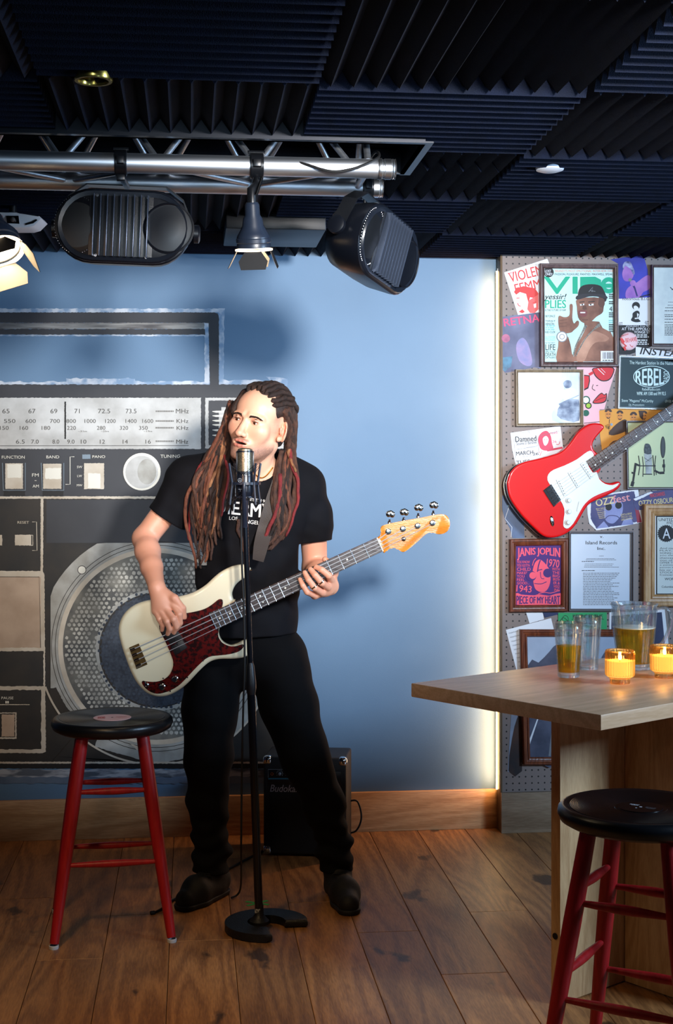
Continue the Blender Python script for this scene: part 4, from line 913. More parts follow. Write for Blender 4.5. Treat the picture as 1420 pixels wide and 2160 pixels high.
for (a, c) in (((484, 540), (548, 672)), ((578, 480), (652, 606)), ((678, 410), (760, 532))):
    a_ = zb_(*a); c_ = zb_(*c); dx, dy = c_[0]-a_[0], c_[1]-a_[1]; L2 = math.hypot(dx, dy); px_, py_ = -dy/L2*4, dx/L2*4
    pts = [(a_[0]+px_, a_[1]+py_), (a_[0]-px_, a_[1]-py_), (c_[0]-px_, c_[1]-py_), (c_[0]+px_, c_[1]+py_)]
    b = MB(); b.slab([G1(x, y, .008) for x, y in pts], n, .005, .0025, 3); o_ = b.build('pickup', PGW, root)
    for k in range(6):
        t = .12+.15*k; b = MB(); b.lathe(G1(a_[0]+dx*t, a_[1]+dy*t, .0083), [(0, .0006), (.0022, .0003), (.0022, -.001)], 8, axis=n); b.build('pole_piece', CHR, o_)
b = MB(); b.slab([G1(x, y, .006) for x, y in T_(zb_, [(432, 580), (512, 708), (452, 766), (366, 632)])], n, .006, .001, 1); br = b.build('bridge', CHR, root)
for k in range(6):
    a_ = (424+13.5*k, 596+21*k); b = MB(); b.slab([G1(x, y, .010) for x, y in T_(zb_, [a_, (a_[0]+11, a_[1]+16), (a_[0]-28, a_[1]+42), (a_[0]-40, a_[1]+26)])], n, .004, .001, 1); b.build('saddle', CHR, br)
for (x, y) in ((572, 712), (574, 802), (566, 890)):
    c = G1(*zb_(x, y), .0032); b = MB(); b.lathe(c, [(.0125, 0), (.012, .003), (.0085, .005), (.0075, .012), (.006, .0135), (0, .0135)], 28, axis=n, flute=(14, .03, .004, .013)); b.build('control_knob', PGW, root)
c = G1(*zb_(440, 880), .001); Rj = Matrix.Rotation(math.radians(-10), 3, n)
b = MB(); b.ball(c, .0135, 20, 8, (.62, .28, 1.55), Rj.inverted()); b.build('output_jack', CHR, root)
b = MB(); b.slab([G1(x, y, .008) for x, y in T_(zb_, [(656, 720), (660, 722), (645, 800), (638, 796)])], n, .005); b.build('selector_switch', PGW, root)
for k in range(6):
    t = (k-2.5)*3.4; a_ = (zb_(432+14*k, 600+22*k)); e = (Cc[0]+nx*t*.85, Cc[1]+ny*t*.85)
    b = MB(); b.tube([G1(a_[0], a_[1], .0125), G1(e[0], e[1], .0135)], .0005, 5, False); b.build('string', M('steel_string', (196, 198, 204), .4, .4), root)
b = MB(); b.tube([PEG(*zb_(868, 104), .03), PEG(*zb_(868, 104), .088)], [.004, .0055], 10); b.build('strap_button', CHR, root)
# ================================================================== TRUSS AND STAGE LIGHTS
ALU = M('brushed_aluminium', (214, 220, 228), .42, 1.0, c2=(196, 202, 210), nscale=20, stretch=(.3, 4, 4))
BLK = M('black_metal', (20, 22, 26), .32, .3); BLK2 = M('black_plastic', (17, 19, 24), .38, bump=.15, bscale=500); RUB = M('black_rubber', (14, 14, 15), .55)
ZT = 2.185; YF, YB = 3.567, 3.805; XT = .531; XT0 = -2.1; TR = .025
root = empty('lighting_truss', (-.6, (YF+YB)/2, ZT), 'silver aluminium triangular truss hanging in the ceiling recess', 'truss')
for (y, z, xe) in ((YF, ZT, XT), (YB, ZT, XT), ((YF+YB)/2, ZT+.205, XT)):
    b = MB(); b.tube([(XT0, y, z), (xe-.045, y, z)], TR, 28); o_ = b.build('chord', ALU, root)
    b = MB(); b.lathe((xe-.05, y, z), [(.026, 0), (.0275, .003), (.0275, .010), (.0245, .012), (.0245, .016), (.0265, .018), (.0265, .034), (.0245, .036), (.0265, .039), (.0245, .042), (.0265, .046), (.021, .047), (0, .047)], 28, axis=(1, 0, 0)); b.build('coupler', M('coupler_alu', (225, 230, 236), .3, 1.0), o_)
nd = [.171+.245*k for k in range(-9, 2)]
for k, x in enumerate(nd[:-1]):
    xm = x+.1225
    for (xa, xb) in ((x+.012, xm), (nd[k+1]-.012, xm)):
        for yy in (YF, YB):
            b = MB(); b.tube([(xa, yy, ZT+.018), (xb, (YF+YB)/2+(.012 if yy > YF else -.012), ZT+.19)], .008, 10); b.build('brace', ALU, root)
    f = (k % 2 == 1)
    b = MB(); b.tube([(x+.012, YB-.018 if f else YF+.018, ZT), (nd[k+1]-.012, YF+.018 if f else YB-.018, ZT)], .008, 10); b.build('brace', ALU, root)
for (p0, p1) in (((XT-.075, YF, ZT+.02), (XT-.075, (YF+YB)/2, ZT+.19)), ((XT-.075, YB, ZT+.02), (XT-.075, (YF+YB)/2, ZT+.19)), ((XT-.075, YF+.02, ZT), (XT-.075, YB-.02, ZT))):
    b = MB(); b.tube([p0, p1], .009, 12); b.build('brace', ALU, root)
for x in (-1.5, -.25, .45):
    b = MB(); b.tube([(x, (YF+YB)/2, ZT+.225), (x, (YF+YB)/2, ZC+.36)], .006, 8); b.build('hanger_rod', BLK, root)
def clamp(parent, x, y, z, wd=.03, r=.031):
    b = MB()
    b.lathe((x-wd/2, y, z), [(r, 0), (r+.002, .002), (r+.002, wd-.002), (r, wd), (.0255, wd), (.0255, 0)], 24, axis=(1, 0, 0), close=True)
    b.box((x, y-r-.006, z), (wd*.6, .014, .02), None, .002); b.box((x, y, z-r-.006), (wd*.7, .02, .016), None, .002)
    b.lathe((x-wd/2-.004, y, z+r+.004), [(.005, 0), (.005, wd+.008), (0, wd+.008)], 8, axis=(1, 0, 0))
    return b.build('clamp', BLK, parent)
FIN = M('grille_fin', (70, 80, 98), .3, .7); PERF = M('perforated_grille', (9, 10, 13), .5, .3); SCRW = M('screw_steel', (190, 190, 196), .2, 1.0)
GLD = M('speaker_shell', (9, 12, 19), .33)
def stadium(w_, h_, n_=14, k=0.0):
    r = h_/2; s = w_/2-r
    return [(s+r*math.cos(a), r*math.sin(a)) for a in [-math.pi/2+math.pi*i/n_ for i in range(n_+1)]]+[(-s+r*math.cos(a), r*math.sin(a)) for a in [math.pi/2+math.pi*i/n_ for i in range(n_+1)]]
def stage_speaker(c, R, label, xcl, ycl, brk):
    root = empty('stage_speaker', c, label, 'speaker', 'black speakers clamped to the lighting truss')
    P = lambda x, y, z: Vector(c)+R @ Vector((x, y, z))
    b = MB(); rings = []
    for (y, sc) in ((0, .965), (.004, 1.0), (.02, 1.0), (.08, .93), (.12, .80), (.145, .52), (.152, .25)):
        rings.append([P(x, y, z) for x, z in stadium(.352*sc, .193*sc)])
    m_ = len(rings[0]); vs = [v for r in rings for v in r]
    fs = [(a*m_+i, a*m_+(i+1) % m_, (a+1)*m_+(i+1) % m_, (a+1)*m_+i) for a in range(len(rings)-1) for i in range(m_)]+[tuple(range((len(rings)-1)*m_, len(rings)*m_)), tuple(range(m_))]
    b.faces(vs, fs); b.build('cabinet', GLD, root)
    nf = R @ Vector((0, -1, 0))
    b = MB(); out = stadium(.352*.96, .193*.96); inn = stadium(.352*.88, .193*.80)
    vs = [P(x, -.0005, z) for x, z in out]+[P(x, -.006, z) for x, z in stadium(.352*.94, .193*.92)]+[P(x, -.003, z) for x, z in inn]+[P(x, .004, z) for x, z in inn]
    fs = [(a*m_+i, a*m_+(i+1) % m_, (a+1)*m_+(i+1) % m_, (a+1)*m_+i) for a in range(3) for i in range(m_)]
    b.faces(vs, fs); b.build('front_rim', M('speaker_rim', (17, 22, 31), .3), root)
    b = MB(); b.lathe(P(-.118, -.0005, 0), [(.058, 0), (.058, -.0), (.03, .004), (0, .005)], 40, axis=nf); b.build('perforated_cover', PERF, root)
    b = MB()
    for a in range(60):
        for r_ in (.057,):
            t = 2*math.pi*a/60; b.box(P(-.118+r_*math.cos(t)*1.0, -.002, r_*math.sin(t)*1.3), (.0012, .0012, .0012))
    o_ = b.build('perforations', SCRW, root, smooth=False); o_['kind'] = 'stuff'
    b = MB(); b.lathe(P(.118, -.001, 0), [(.066, 0), (.066, .003), (.062, .005), (.060, .003), (.056, .003), (.03, .006), (0, .007)], 48, axis=nf); b.build('port_cover', GLD, root)
    pl = R @ Vector((1, 0, 0)); pu = R @ Vector((0, 0, 1))
    b = MB(); b.box(P(-.0045, -.001, 0), (.164, .004, .172), R, .001); b.build('fin_plate', BLK2, root)
    for k in range(9):
        x = -.0735+.0172*k
        b = MB(); b.box(P(x, -.012, 0), (.0030, .018, .160), R, .0011, 2); b.build('fin', FIN, root)
    for sx in (-.067, .062):
        for sz in (-.077, .077):
            b = MB(); b.lathe(P(sx, -.004, sz), [(.0042, 0), (.0036, .0028), (0, .003)], 12, axis=nf); b.build('screw', SCRW, root)
    b = MB(); top = Vector((xcl, ycl, ZT-.034))
    for sx in (-1, 1):
        e = P(.13*sx*brk, .07, .055); e2 = P(.182*sx, .07, 0)
    a0 = P(-.185, .07, 0); a1 = P(-.150, .07, .085); a2 = P(-.105, .07, .118); a3 = P(.105, .07, .118); a4 = P(.150, .07, .085); a5 = P(.185, .07, 0)
    prev = None; pts = [a0, a1, a2, a3, a4, a5]; wy = R @ Vector((0, .02, 0)); vs = []
    for p_ in pts: vs += [p_-wy, p_+wy]
    k_ = len(vs); 
    for i, p_ in enumerate(pts):
        q_ = P(0, .07, 0); d_ = (q_-p_).normalized()*.004; vs += [p_-wy+d_, p_+wy+d_]
    fs = []
    for i in range(5):
        a = 2*i; fs += [(a, a+1, a+3, a+2), (k_+a, k_+a+2, k_+a+3, k_+a+1), (a, a+2, k_+a+2, k_+a), (a+1, k_+a+1, k_+a+3, a+3)]
    fs += [(0, k_, k_+1, 1), (10, 11, k_+11, k_+10)]
    b.faces(vs, fs); b.build('bracket', BLK, root, smooth=False)
    for e in (a0, a5):
        b = MB(); b.lathe(e, [(.024, -.006), (.024, .006), (.018, .009), (0, .009)], 24, axis=pl if e is a5 else -pl); b.build('pivot_knob', GLD, root)
    b = MB(); b.tube([P(0, .07, .116), top], .008, 8); b.build('yoke_stem', BLK, root)
    clamp(root, xcl, ycl, ZT)
    return root
c1 = at(259, 478, 3.60); xx = at(258, 350, 3.6).x
stage_speaker(c1+FV*0, Matrix.Rotation(math.radians(-4), 3, 'Z') @ Matrix.Rotation(math.radians(2), 3, 'Y'), 'wide black oval speaker with vertical fins facing the room', xx, YF, 1)
c2 = at(822, 528, 3.70)
R2_ = Matrix.Rotation(math.radians(0), 3, 'Z')
# facing right and down: roll the fins, then turn
nrm = (RV*.86 - FV*.46 - UP*.20).normalized(); upv = (UP*.92 + RV*.36).normalized(); upv = (upv-nrm*upv.dot(nrm)).normalized(); xv = upv.cross(nrm).normalized()
xv = (-nrm).cross(upv); R2_ = Matrix((xv, -nrm, upv)).transposed()
stage_speaker(c2, R2_, 'black oval speaker at the truss end, turned to face right', at(790, 400, 3.84).x-.02, YB, 1)
# lamps with barn doors
BD = M('barn_door_black', (20, 20, 22), .5, .2); LEAK_GLOW = M('lamp_ring_leak_glow', (250, 236, 215), .5, emit=(255, 226, 180), estr=3.0); LENS = M('lamp_lens_hot', (255, 240, 215), .4, emit=(255, 226, 180), estr=60)
def stage_lamp(c, axis, label, xcl, size=1.0, spin=0.0):
    ax = Vector(axis).normalized(); root = empty('stage_lamp', c, label, 'stage light', 'stage lamps with barn doors on the truss')
    c = Vector(c); s = size
    b = MB(); b.lathe(c, [(0, -.105*s), (.016*s, -.105*s), (.020*s, -.098*s), (.021*s, -.070*s), (.027*s, -.060*s), (.030*s, -.040*s), (.040*s, -.022*s), (.046*s, -.012*s), (.046*s, -.008*s), (.0485*s, -.006*s), (.0485*s, .004*s), (.046*s, .006*s), (.0475*s, .012*s), (.0475*s, .018*s), (.043*s, .018*s), (.040*s, .0)], 40, axis=ax)
    b.build('housing', M('lamp_housing', (26, 34, 48), .35), root)
    b = MB(); b.lathe(c+ax*.004*s, [(.042*s, 0), (0, .001)], 32, axis=ax); b.build('lens', LENS, root, smooth=False)
    b = MB(); b.lathe(c+ax*.0225*s, [(.044*s, 0), (.052*s, 0), (.052*s, .004*s), (.044*s, .004*s)], 40, axis=ax, close=True); b.build('ring', LEAK_GLOW, root)  # ring made to glow, standing in for light leaking past the lens
    u = ax.orthogonal().normalized(); u = (RV-ax*RV.dot(ax)).normalized(); u = Matrix.Rotation(spin, 3, ax) @ u; v = ax.cross(u)
    for k, (d, big, tilt) in enumerate(((u, 1, .35), (-u, 1, .5), (v, 1, .42), (-v, 1, .2))):
        side = ax.cross(d).normalized(); h0 = c+ax*.026*s+d*.047*s; out = (ax*math.cos(tilt)+d*math.sin(tilt)).normalized(); L_ = .052*s
        nn = side.cross(out).normalized()
        if nn.dot(d) < 0: nn = -nn
        w0, w1 = .022*s, .040*s
        pts = [h0+side*w0, h0-side*w0, h0-side*w1+out*L_*.55, h0-side*(w1*.85)+out*L_, h0+side*(w1*.85)+out*L_, h0+side*w1+out*L_*.55]
        b = MB(); b.slab([p_+nn*.0006 for p_ in pts], nn, .0012); b.build('barn_door', BD, root, smooth=False)
        b = MB(); b.slab([p_-nn*.0008 for p_ in pts], nn, .0004); b.build('door_lining', M('door_lining', (130, 124, 116), .6), root, smooth=False)
    b = MB(); b.tube([c-ax*.10*s, c-ax*.118*s+UP*.02, Vector((xcl, YF-.02, ZT-.05)), Vector((xcl, YF, ZT-.03))], [.013, .012, .010, .010], 10); b.build('yoke', BLK, root)
    b = MB(); b.tube([c-ax*.11*s+UP*.012+RV*.012-FV*.01, Vector((xcl+.012, YF-.03, ZT-.035))], .004, 8); b.build('tilt_rod', CHR, root)
    clamp(root, xcl, YF, ZT, .034)
    light('lamp_glow', 'SPOT', c+ax*.03, c+ax, 2.5*s, (1.0, .80, .55), .02, 75, .8)
    return root
stage_lamp(at(535, 508, 3.56), (RV*.03+FV*.24-UP), 'middle stage lamp with lit barn doors above the singer', at(541, 350, 3.58).x, .92, .0)
stage_lamp(at(-8, 512, 3.40), (RV*.40-FV*.45-UP), 'leftmost stage lamp glowing at the edge of the photo', at(-40, 350, 3.6).x, 1.2, .0)
# loose cable over the truss end
b = MB(); pts = [at(600, 334, 3.57), at(650, 348, 3.55), at(700, 362, 3.545), at(740, 357, 3.55), at(775, 345, 3.56), at(800, 330, 3.6), at(790, 322, 3.70), at(760, 372, 3.80), at(742, 405, 3.82), at(738, 450, 3.81), at(745, 490, 3.80)]
sp = []
for i in range(len(pts)-1):
    for t in (0, .25, .5, .75):
        a, c, d, e = pts[max(0, i-1)], pts[i], pts[i+1], pts[min(len(pts)-1, i+2)]
        sp.append(.5*((2*c)+(d-a)*t+(2*a-5*c+4*d-e)*t*t+(-a+3*c-3*d+e)*t**3))
sp.append(pts[-1]); b.tube(sp, .0035, 8)
o = b.build('power_cable', RUB); tag(o, 'black cable draped over the right end of the truss', 'cable')
# exit and emergency unit
EW = M('exit_unit_white', (226, 228, 232), .4)
ff = lambda x, y, d=4.42: at(x, y, d)
root = empty('exit_sign', at(0, 448, 4.45), 'white exit sign unit with emergency lamp on the ceiling at left', 'sign')
pts = [(-110, 446), (36, 448), (46, 453), (82, 455), (87, 461), (72, 476), (58, 480), (-110, 480)]
b = MB(); b.slab([ff(*p_) for p_ in pts], -FV, .10, .003, 2); b.build('housing', EW, root)
p = Print(Plane(at(0, 450, 4.42), -FV), .0006, .0002); p.text('EXIT', -66, 455, 71, 18, RED, 1, .04); p.build('lettering', root)
b = MB(); b.slab([ff(x, y, 4.418) for x, y in ((13, 455), (39, 455), (41, 472), (15, 471))], -FV, .002); lp = b.build('lamp_reflector', M('reflector', (150, 150, 156), .08, 1.0), root, smooth=False)
b = MB(); b.ball(ff(27, 463, 4.412), .008, 12, 8); b.build('bulb', M('bulb_smoke', (90, 84, 80), .2), lp)
b = MB(); b.slab([ff(x, y, 4.418) for x, y in ((53, 475), (70, 471), (79, 464), (76, 462), (67, 467), (53, 471))], -FV, .002); b.build('side_window', BLK, root, smooth=False)
b = MB(); b.tube([at(27, 448, 4.46), at(27, 430, 4.46)], .012, 10); b.build('mount', BLK, root)
# ceiling extras
ca, cb, cc, cd = on_z(476, 489, 2.21), on_z(688, 487, 2.21), on_z(670, 526, 2.21), on_z(474, 526, 2.21)
b = MB(); b.span(ca.x, cb.x, cb.y, cb.y+.36, 2.212, ZC+.02, .004); o = b.build('ceiling_box', M('ceiling_box_black', (8, 9, 13), .4)); tag(o, 'flat dark rectangular box on the foam ceiling behind the middle stage lamp', 'ceiling panel')
BRS = M('brass', (212, 180, 90), .25, 1.0)
c = on_z(197, 172, ZC-.004); b = MB(); b.lathe(c, [(.040, .03), (.042, .004), (.040, 0), (.033, 0), (.031, .004), (.031, .03)], 36, close=True)
root = empty('recessed_light', c, 'brass rimmed recessed ceiling light in the foam above the truss', 'ceiling light'); b.build('rim', BRS, root)
b = MB(); b.lathe(c+UP*.012, [(.031, 0), (0, 0)], 30); b.build('reflector', M('dull_brass', (120, 110, 50), .3, 1.0), root)
c = on_z(1160, 362, ZC-.004); b = MB(); b.lathe(c, [(.0, .014), (.039, .014), (.040, .010), (.038, .004), (.026, 0), (0, 0)], 36)
root = empty('sprinkler_cover', c, 'round white cover plate in the blue foam ceiling', 'ceiling fitting'); b.build('cover', M('cover_white', (214, 226, 240), .4), root)
# ================================================================== TABLE AND WHAT STANDS ON IT
ZTB = .87; TN = on_z(1268, 1508, ZTB); TL = on_z(868, 1441, ZTB)
ts = (TL-TN).normalized(); tt = Vector((-ts.y, ts.x, 0))
if tt.dot(RV) < 0: tt = -tt
TW = (TL-TN).length; TLEN = 1.5
TOPM = M('table_ash', (196, 158, 124), .36, c2=(178, 136, 100), nscale=7, stretch=(1, 1, 1), coat=.15, detail=7)
def fixwood(name, c1, c2, direction, rough=.4):
    m = wood(name, c1, c2, 'y', rough, ring=0); a = math.atan2(direction.y, direction.x)-math.pi/2
    for nd_ in [x for x in m.node_tree.nodes if x.bl_idname == 'ShaderNodeMapping']:
        r = m.node_tree.nodes.new('ShaderNodeMapping'); r.inputs['Rotation'].default_value = (0, 0, -a)
        src = nd_.inputs[0].links[0].from_socket; m.node_tree.links.new(src, r.inputs[0]); m.node_tree.links.new(r.outputs[0], nd_.inputs[0])
    return m
TTOP = fixwood('table_top_ash', (228, 186, 148), (208, 164, 124), tt, .36)
TLEG = wood('table_leg_oak', (208, 170, 124), (182, 142, 98), 'z', .45, ring=.2, scale=1.6)
root = empty('pub_table', Vector((TN.x, TN.y, 0))+tt*.5+ts*.3, 'tall light oak pub table with a thick angled top', 'table')
b = MB(); P4 = [TN, TL, TL+tt*TLEN, TN+tt*TLEN]; 
b.slab(P4, UP, .035, .0025, 2); b.build('table_top', TTOP, root, angle=30)
F1 = on_z(1182, 2122, 0); F2 = on_z(1320, 2074, 0)
p1 = ts.dot(F1-TN)  # distance across
def legpanel(a, bb, th, nrm_, name='leg'):
    b = MB(); z0, z1 = 0.004, ZTB-.0355
    a = Vector((a.x, a.y, z0)); bb = Vector((bb.x, bb.y, z0)); c = (a+bb)/2+nrm_*th/2; c.z = (z0+z1)/2
    d = (bb-a).normalized(); R = Matrix((d, nrm_, UP)).transposed()
    b.box(c, ((bb-a).length, th, z1-z0), R, .002, 2); return b.build(name, TLEG, root)
base0 = Vector((TN.x, TN.y, 0)); u1 = tt.dot(F1-base0); u2 = tt.dot(F2-base0)
legpanel(base0+ts*p1+tt*u1, base0+ts*p1+tt*(u2+.30), .032, ts)
legpanel(base0+ts*(p1-.002)+tt*(u2+.002), base0+ts*.14+tt*(u2+.002), .036, tt)
for hh in (.78, .18):
    b = MB(); c = base0+ts*(p1+.016)+tt*(u1-.001); c.z = hh; b.lathe(c, [(.0085, 0), (.0085, .002), (0, .002)], 14, axis=-tt); b.build('bolt_cap', BLK, root)
# --- glass
def glass(name, tint=(255, 255, 255), rough=0.0, ior=1.45): return M(name, tint, rough, trans=1.0, ior=ior)
GLS = glass('clear_glass', (246, 250, 252)); 
def mixglass(name, tint, k):
    if name in MATS: return MATS[name]
    m = bpy.data.materials.new(name); MATS[name] = m; m.use_nodes = True; nt = m.node_tree; N = nt.nodes; L = nt.links
    bs = N['Principled BSDF']; bs.inputs['Base Color'].default_value = rgb(tint); bs.inputs['Roughness'].default_value = .02; bs.inputs['Transmission Weight'].default_value = 1; bs.inputs['IOR'].default_value = 1.45
    tr = N.new('ShaderNodeBsdfTransparent'); tr.inputs[0].default_value = rgb(tint); mx = N.new('ShaderNodeMixShader'); mx.inputs[0].default_value = k
    L.new(bs.outputs[0], mx.inputs[1]); L.new(tr.outputs[0], mx.inputs[2]); L.new(mx.outputs[0], N['Material Output'].inputs[0]); return m
CLR = mixglass('thin_clear_glass', (248, 251, 252), .62); AMB = mixglass('amber_glass', (252, 220, 165), .55)
BEER = mixglass('amber_beer', (255, 214, 96), .88); FOAMB = M('beer_foam', (250, 244, 226), .6)
def cup_profile(prof_out, wall, bottom):
    out = prof_out; inn = [(max(0.0008, r-wall), h) for r, h in out if h > bottom]
    def rad(h):
        for (r0, h0), (r1, h1) in zip(out[:-1], out[1:]):
            if h0 <= h <= h1 and h1 > h0: return r0+(r1-r0)*(h-h0)/(h1-h0)
        return out[-1][0]
    return [(0, 0)]+out+[(out[-1][0]-wall/2, out[-1][1]+wall*.4)]+inn[::-1]+[(rad(bottom)-wall, bottom+.001), (0, bottom)], rad
def tumbler(px, py, label, h_, r0, r1, beer, grp='pint glasses on the pub table'):
    c = on_z(px, py, ZTB+.0006); root = empty('pint_glass', c, label, 'glass', grp)
    out = [(r0*.93, 0.0), (r0, .003), (r0*1.01, .012), (r0*1.03, .02), (r1*.97, h_*.8), (r1, h_)]
    prof, rad = cup_profile(out, .0022, .013)
    b = MB(); b.lathe(c, prof, 48, flute=(20, .012, .001, .013)); b.build('cup', CLR, root, angle=60)
    if beer:
        pr = [(0, .0145)]+[(rad(h)-.0026, h) for h in [.0145+(beer-.0145)*k/8 for k in range(9)]]+[(0, beer)]
        b = MB(); b.lathe(c, pr, 40); b.build('beer', BEER, root, angle=60)
    return root
tumbler(1200, 1428, 'pint glass half full of golden beer near the table corner', .142, .0285, .0375, .082)
tumbler(1240, 1411, 'empty clear pint glass behind the half full one', .142, .0285, .0375, 0)
c = on_z(1338, 1411, ZTB+.0006); root = empty('beer_pitcher', c, 'ribbed clear glass pitcher two thirds full of beer', 'pitcher')
out = [(.042, 0), (.0445, .004), (.0455, .012), (.044, .018), (.047, .03), (.055, .09), (.060, .14), (.0615, .16), (.060, .166), (.064, .178)]
prof, rad = cup_profile(out, .0032, .016)
b = MB(); b.lathe(c, prof, 96, flute=(26, .014, .004, .155)); b.build('jug', CLR, root, angle=60)
pr = [(0, .0175)]+[(rad(h)-.0042, h) for h in [.0175+(.112-.0175)*k/8 for k in range(9)]]+[(0, .112)]
b = MB(); b.lathe(c, pr, 72, flute=(26, .012, .02, .11)); bo = b.build('beer', BEER, root, angle=60)
b = MB(); b.lathe(c+UP*.1122, [(0, 0), (.0528, 0), (.0530, .002), (.050, .003), (0, .0028)], 40); b.build('beer_head', FOAMB, bo)
b = MB(); hp = [(.060, .160), (.078, .168), (.094, .158), (.098, .130), (.090, .098), (.074, .068), (.052, .056)]
hp = smooth_loop(hp, 4, False); b.tube([c+RV*x+UP*z-FV*.004 for x, z in hp], [.0085-.0000*k for k in range(len(hp))], 12, True, .6); b.build('handle', CLR, root)
WAX = M('candle_wax', (255, 226, 160), .5); WAX.node_tree.nodes['Principled BSDF'].inputs['Subsurface Weight'].default_value = .0
WAX.node_tree.nodes['Principled BSDF'].inputs['Emission Color'].default_value = rgb((255, 220, 150)); WAX.node_tree.nodes['Principled BSDF'].inputs['Emission Strength'].default_value = 1.4  # wax given its own glow in place of flame light shining through
FLM = M('candle_flame', (255, 220, 140), .5, emit=(255, 214, 130), estr=90)
def candle(px, py, label):
    c = on_z(px, py, ZTB+.0006); root = empty('candle_holder', c, label, 'candle', 'amber ribbed candle holders on the pub table')
    out = [(.0245, 0), (.0255, .003), (.0255, .011), (.028, .014), (.0355, .020), (.037, .026), (.0372, .078), (.0362, .083)]
    prof, rad = cup_profile(out, .0026, .016)
    b = MB(); b.lathe(c, prof, 120, flute=(30, .022, .018, .080)); b.build('holder', AMB, root, angle=70)
    b = MB(); b.lathe(c, [(0, .018), (.031, .018), (.0325, .022), (.0325, .056), (.030, .058), (.012, .054), (0, .054)], 36); wx = b.build('candle', WAX, root)
    b = MB(); b.tube([c+UP*.054, c+UP*.061], .0009, 6); b.build('wick', BLK, wx)
    b = MB(); b.lathe(c+UP*.059, [(0, 0), (.003, .003), (.0038, .007), (.0024, .013), (0, .019)], 14); b.build('flame', FLM, wx)
    light('candle_light', 'POINT', c+UP*.090, c, .28, (1.0, .62, .22), .012)
    return root
candle(1308, 1441, 'amber ribbed glass candle holder in front of the pitcher')
candle(1402, 1429, 'amber ribbed glass candle holder at the right edge of the photo')
# ================================================================== STOOLS
REDP = M('stool_red_paint', (172, 26, 30), .42, c2=(150, 18, 22), nscale=14, stretch=(6, 6, .6), bump=.12, bscale=90)
SEATB = M('stool_black_seat', (16, 17, 20), .33, bump=.05, bscale=300); VIN = M('vinyl_black', (14, 14, 17), .28)
def stool(label, disc):
    """30-degree round stool, origin on the floor"""
    root = empty('bar_stool', (0, 0, 0), label, 'stool', 'red legged black topped bar stools')
    H = .652; R0 = .187
    b = MB(); b.lathe((0, 0, 0), [(0, H-.046), (.12, H-.046), (.165, H-.043), (.181, H-.034), (R0, H-.020), (.1845, H-.008), (.178, H-.002), (.170, H), (.164, H-.0022), (.10, H-.006), (0, H-.008)], 72)
    b.build('seat', SEATB, root, angle=60)
    b = MB(); pr = []
    r = .160
    while r > .060: pr += [(r, H-.0018-(.160-r)*.04), (r-.0016, H-.0024-(.160-r)*.04)]; r -= .0032
    b.lathe((0, 0, 0), [(.162, H-.0045), (.162, H-.0015)]+pr+[(.058, H-.0055), (.0, H-.0065)], 72)
    rec = b.build('record', VIN, root, angle=20)
    lab_c, ink_c, lr = disc
    b = MB(); b.lathe((0, 0, 0), [(lr, H-.0056), (lr, H-.0042), (.0, H-.0048)], 48); lb = b.build('record_label', lab_c, rec)
    pl = Plane((0, 0, H-.0040), (0, 0, 1))
    class Loc:                                   # print laid out in local millimetres
        def __call__(s, x, y, off=0.0): return Vector((x*.001, y*.001, H-.0041+off))
    p = Print(Loc(), .0001, .0001); p.circ(0, 0, 3.4, WHT if lab_c is VIN else INK, 1, 18)
    return root, p, ink_c
def stool_legs(root):
    H = .652; th = [math.pi/4+math.pi/2*k for k in range(4)]
    top = [Vector((.128*math.cos(a), .128*math.sin(a), H-.045)) for a in th]; bot = [Vector((.245*math.cos(a), .245*math.sin(a), .006)) for a in th]
    def on(k, z): t = (H-.045-z)/(H-.051); return top[k].lerp(bot[k], t)
    for k in range(4):
        d = (bot[k]-top[k]); pts = [top[k].lerp(bot[k], t) for t in (0, .15, .35, .6, .8, .985)]
        b = MB(); b.tube(pts, [.0185, .0195, .0205, .0185, .016, .0135], 16); lg = b.build('leg', REDP, root)
        b = MB(); e = bot[k]; b.lathe((e.x, e.y, 0), [(0, 0), (.0135, 0), (.0145, .003), (.0145, .010), (.012, .011)], 16); b.build('foot_cap', M('foot_cap_white', (196, 200, 206), .4), lg)
    for k, (za_, zb2) in enumerate(((.425, .215), (.475, .285), (.445, .235), (.485, .300))):
        for z in (za_, zb2):
            a, c = on(k, z), on((k+1) % 4, z); d = (c-a)
            b = MB(); b.tube([a+d*t for t in (.03, .2, .4, .5, .6, .8, .97)], [.0065, .0085, .0110, .0115, .0110, .0085, .0065], 12); b.build('rung', REDP, root)
PINK = M('label_pink', (226, 178, 176), .5); LRED = M('label_red_ink', (190, 50, 60), .5)
s1, p, ik = stool('red legged bar stool with a pink labelled record seat beside the singer', (PINK, LRED, .058))
p.text('RADIO', -44, -18, 22, 34, LRED, 1, .02, 0); p.lines(12, 44, (-10, -4, 2, 8), 1.6, LRED, 1); p.build('label_print', [c for c in s1.children if c.name.startswith('record')][0])
stool_legs(s1)
c = at(237, 1955, 4.325); s1.location = (c.x, c.y, 0); s1.rotation_euler = (0, 0, -YAW+math.radians(10))
s2, p, ik = stool('red legged bar stool with an all black record seat at the pub table', (VIN, WHT, .050))
p.lines(-30, -8, (8, 12, 16), 1.8, WHT, 1); p.lines(10, 34, (-6, -2, 4), 1.4, GRY, 1); p.circ(-6, -14, 2.2, WHT, 1, 12); p.build('label_print', [c for c in s2.children if c.name.startswith('record')][0])
stool_legs(s2)
c = at(1352, 1900, 3.16); s2.location = (c.x, c.y, 0); s2.rotation_euler = (0, 0, -YAW+math.radians(-30))
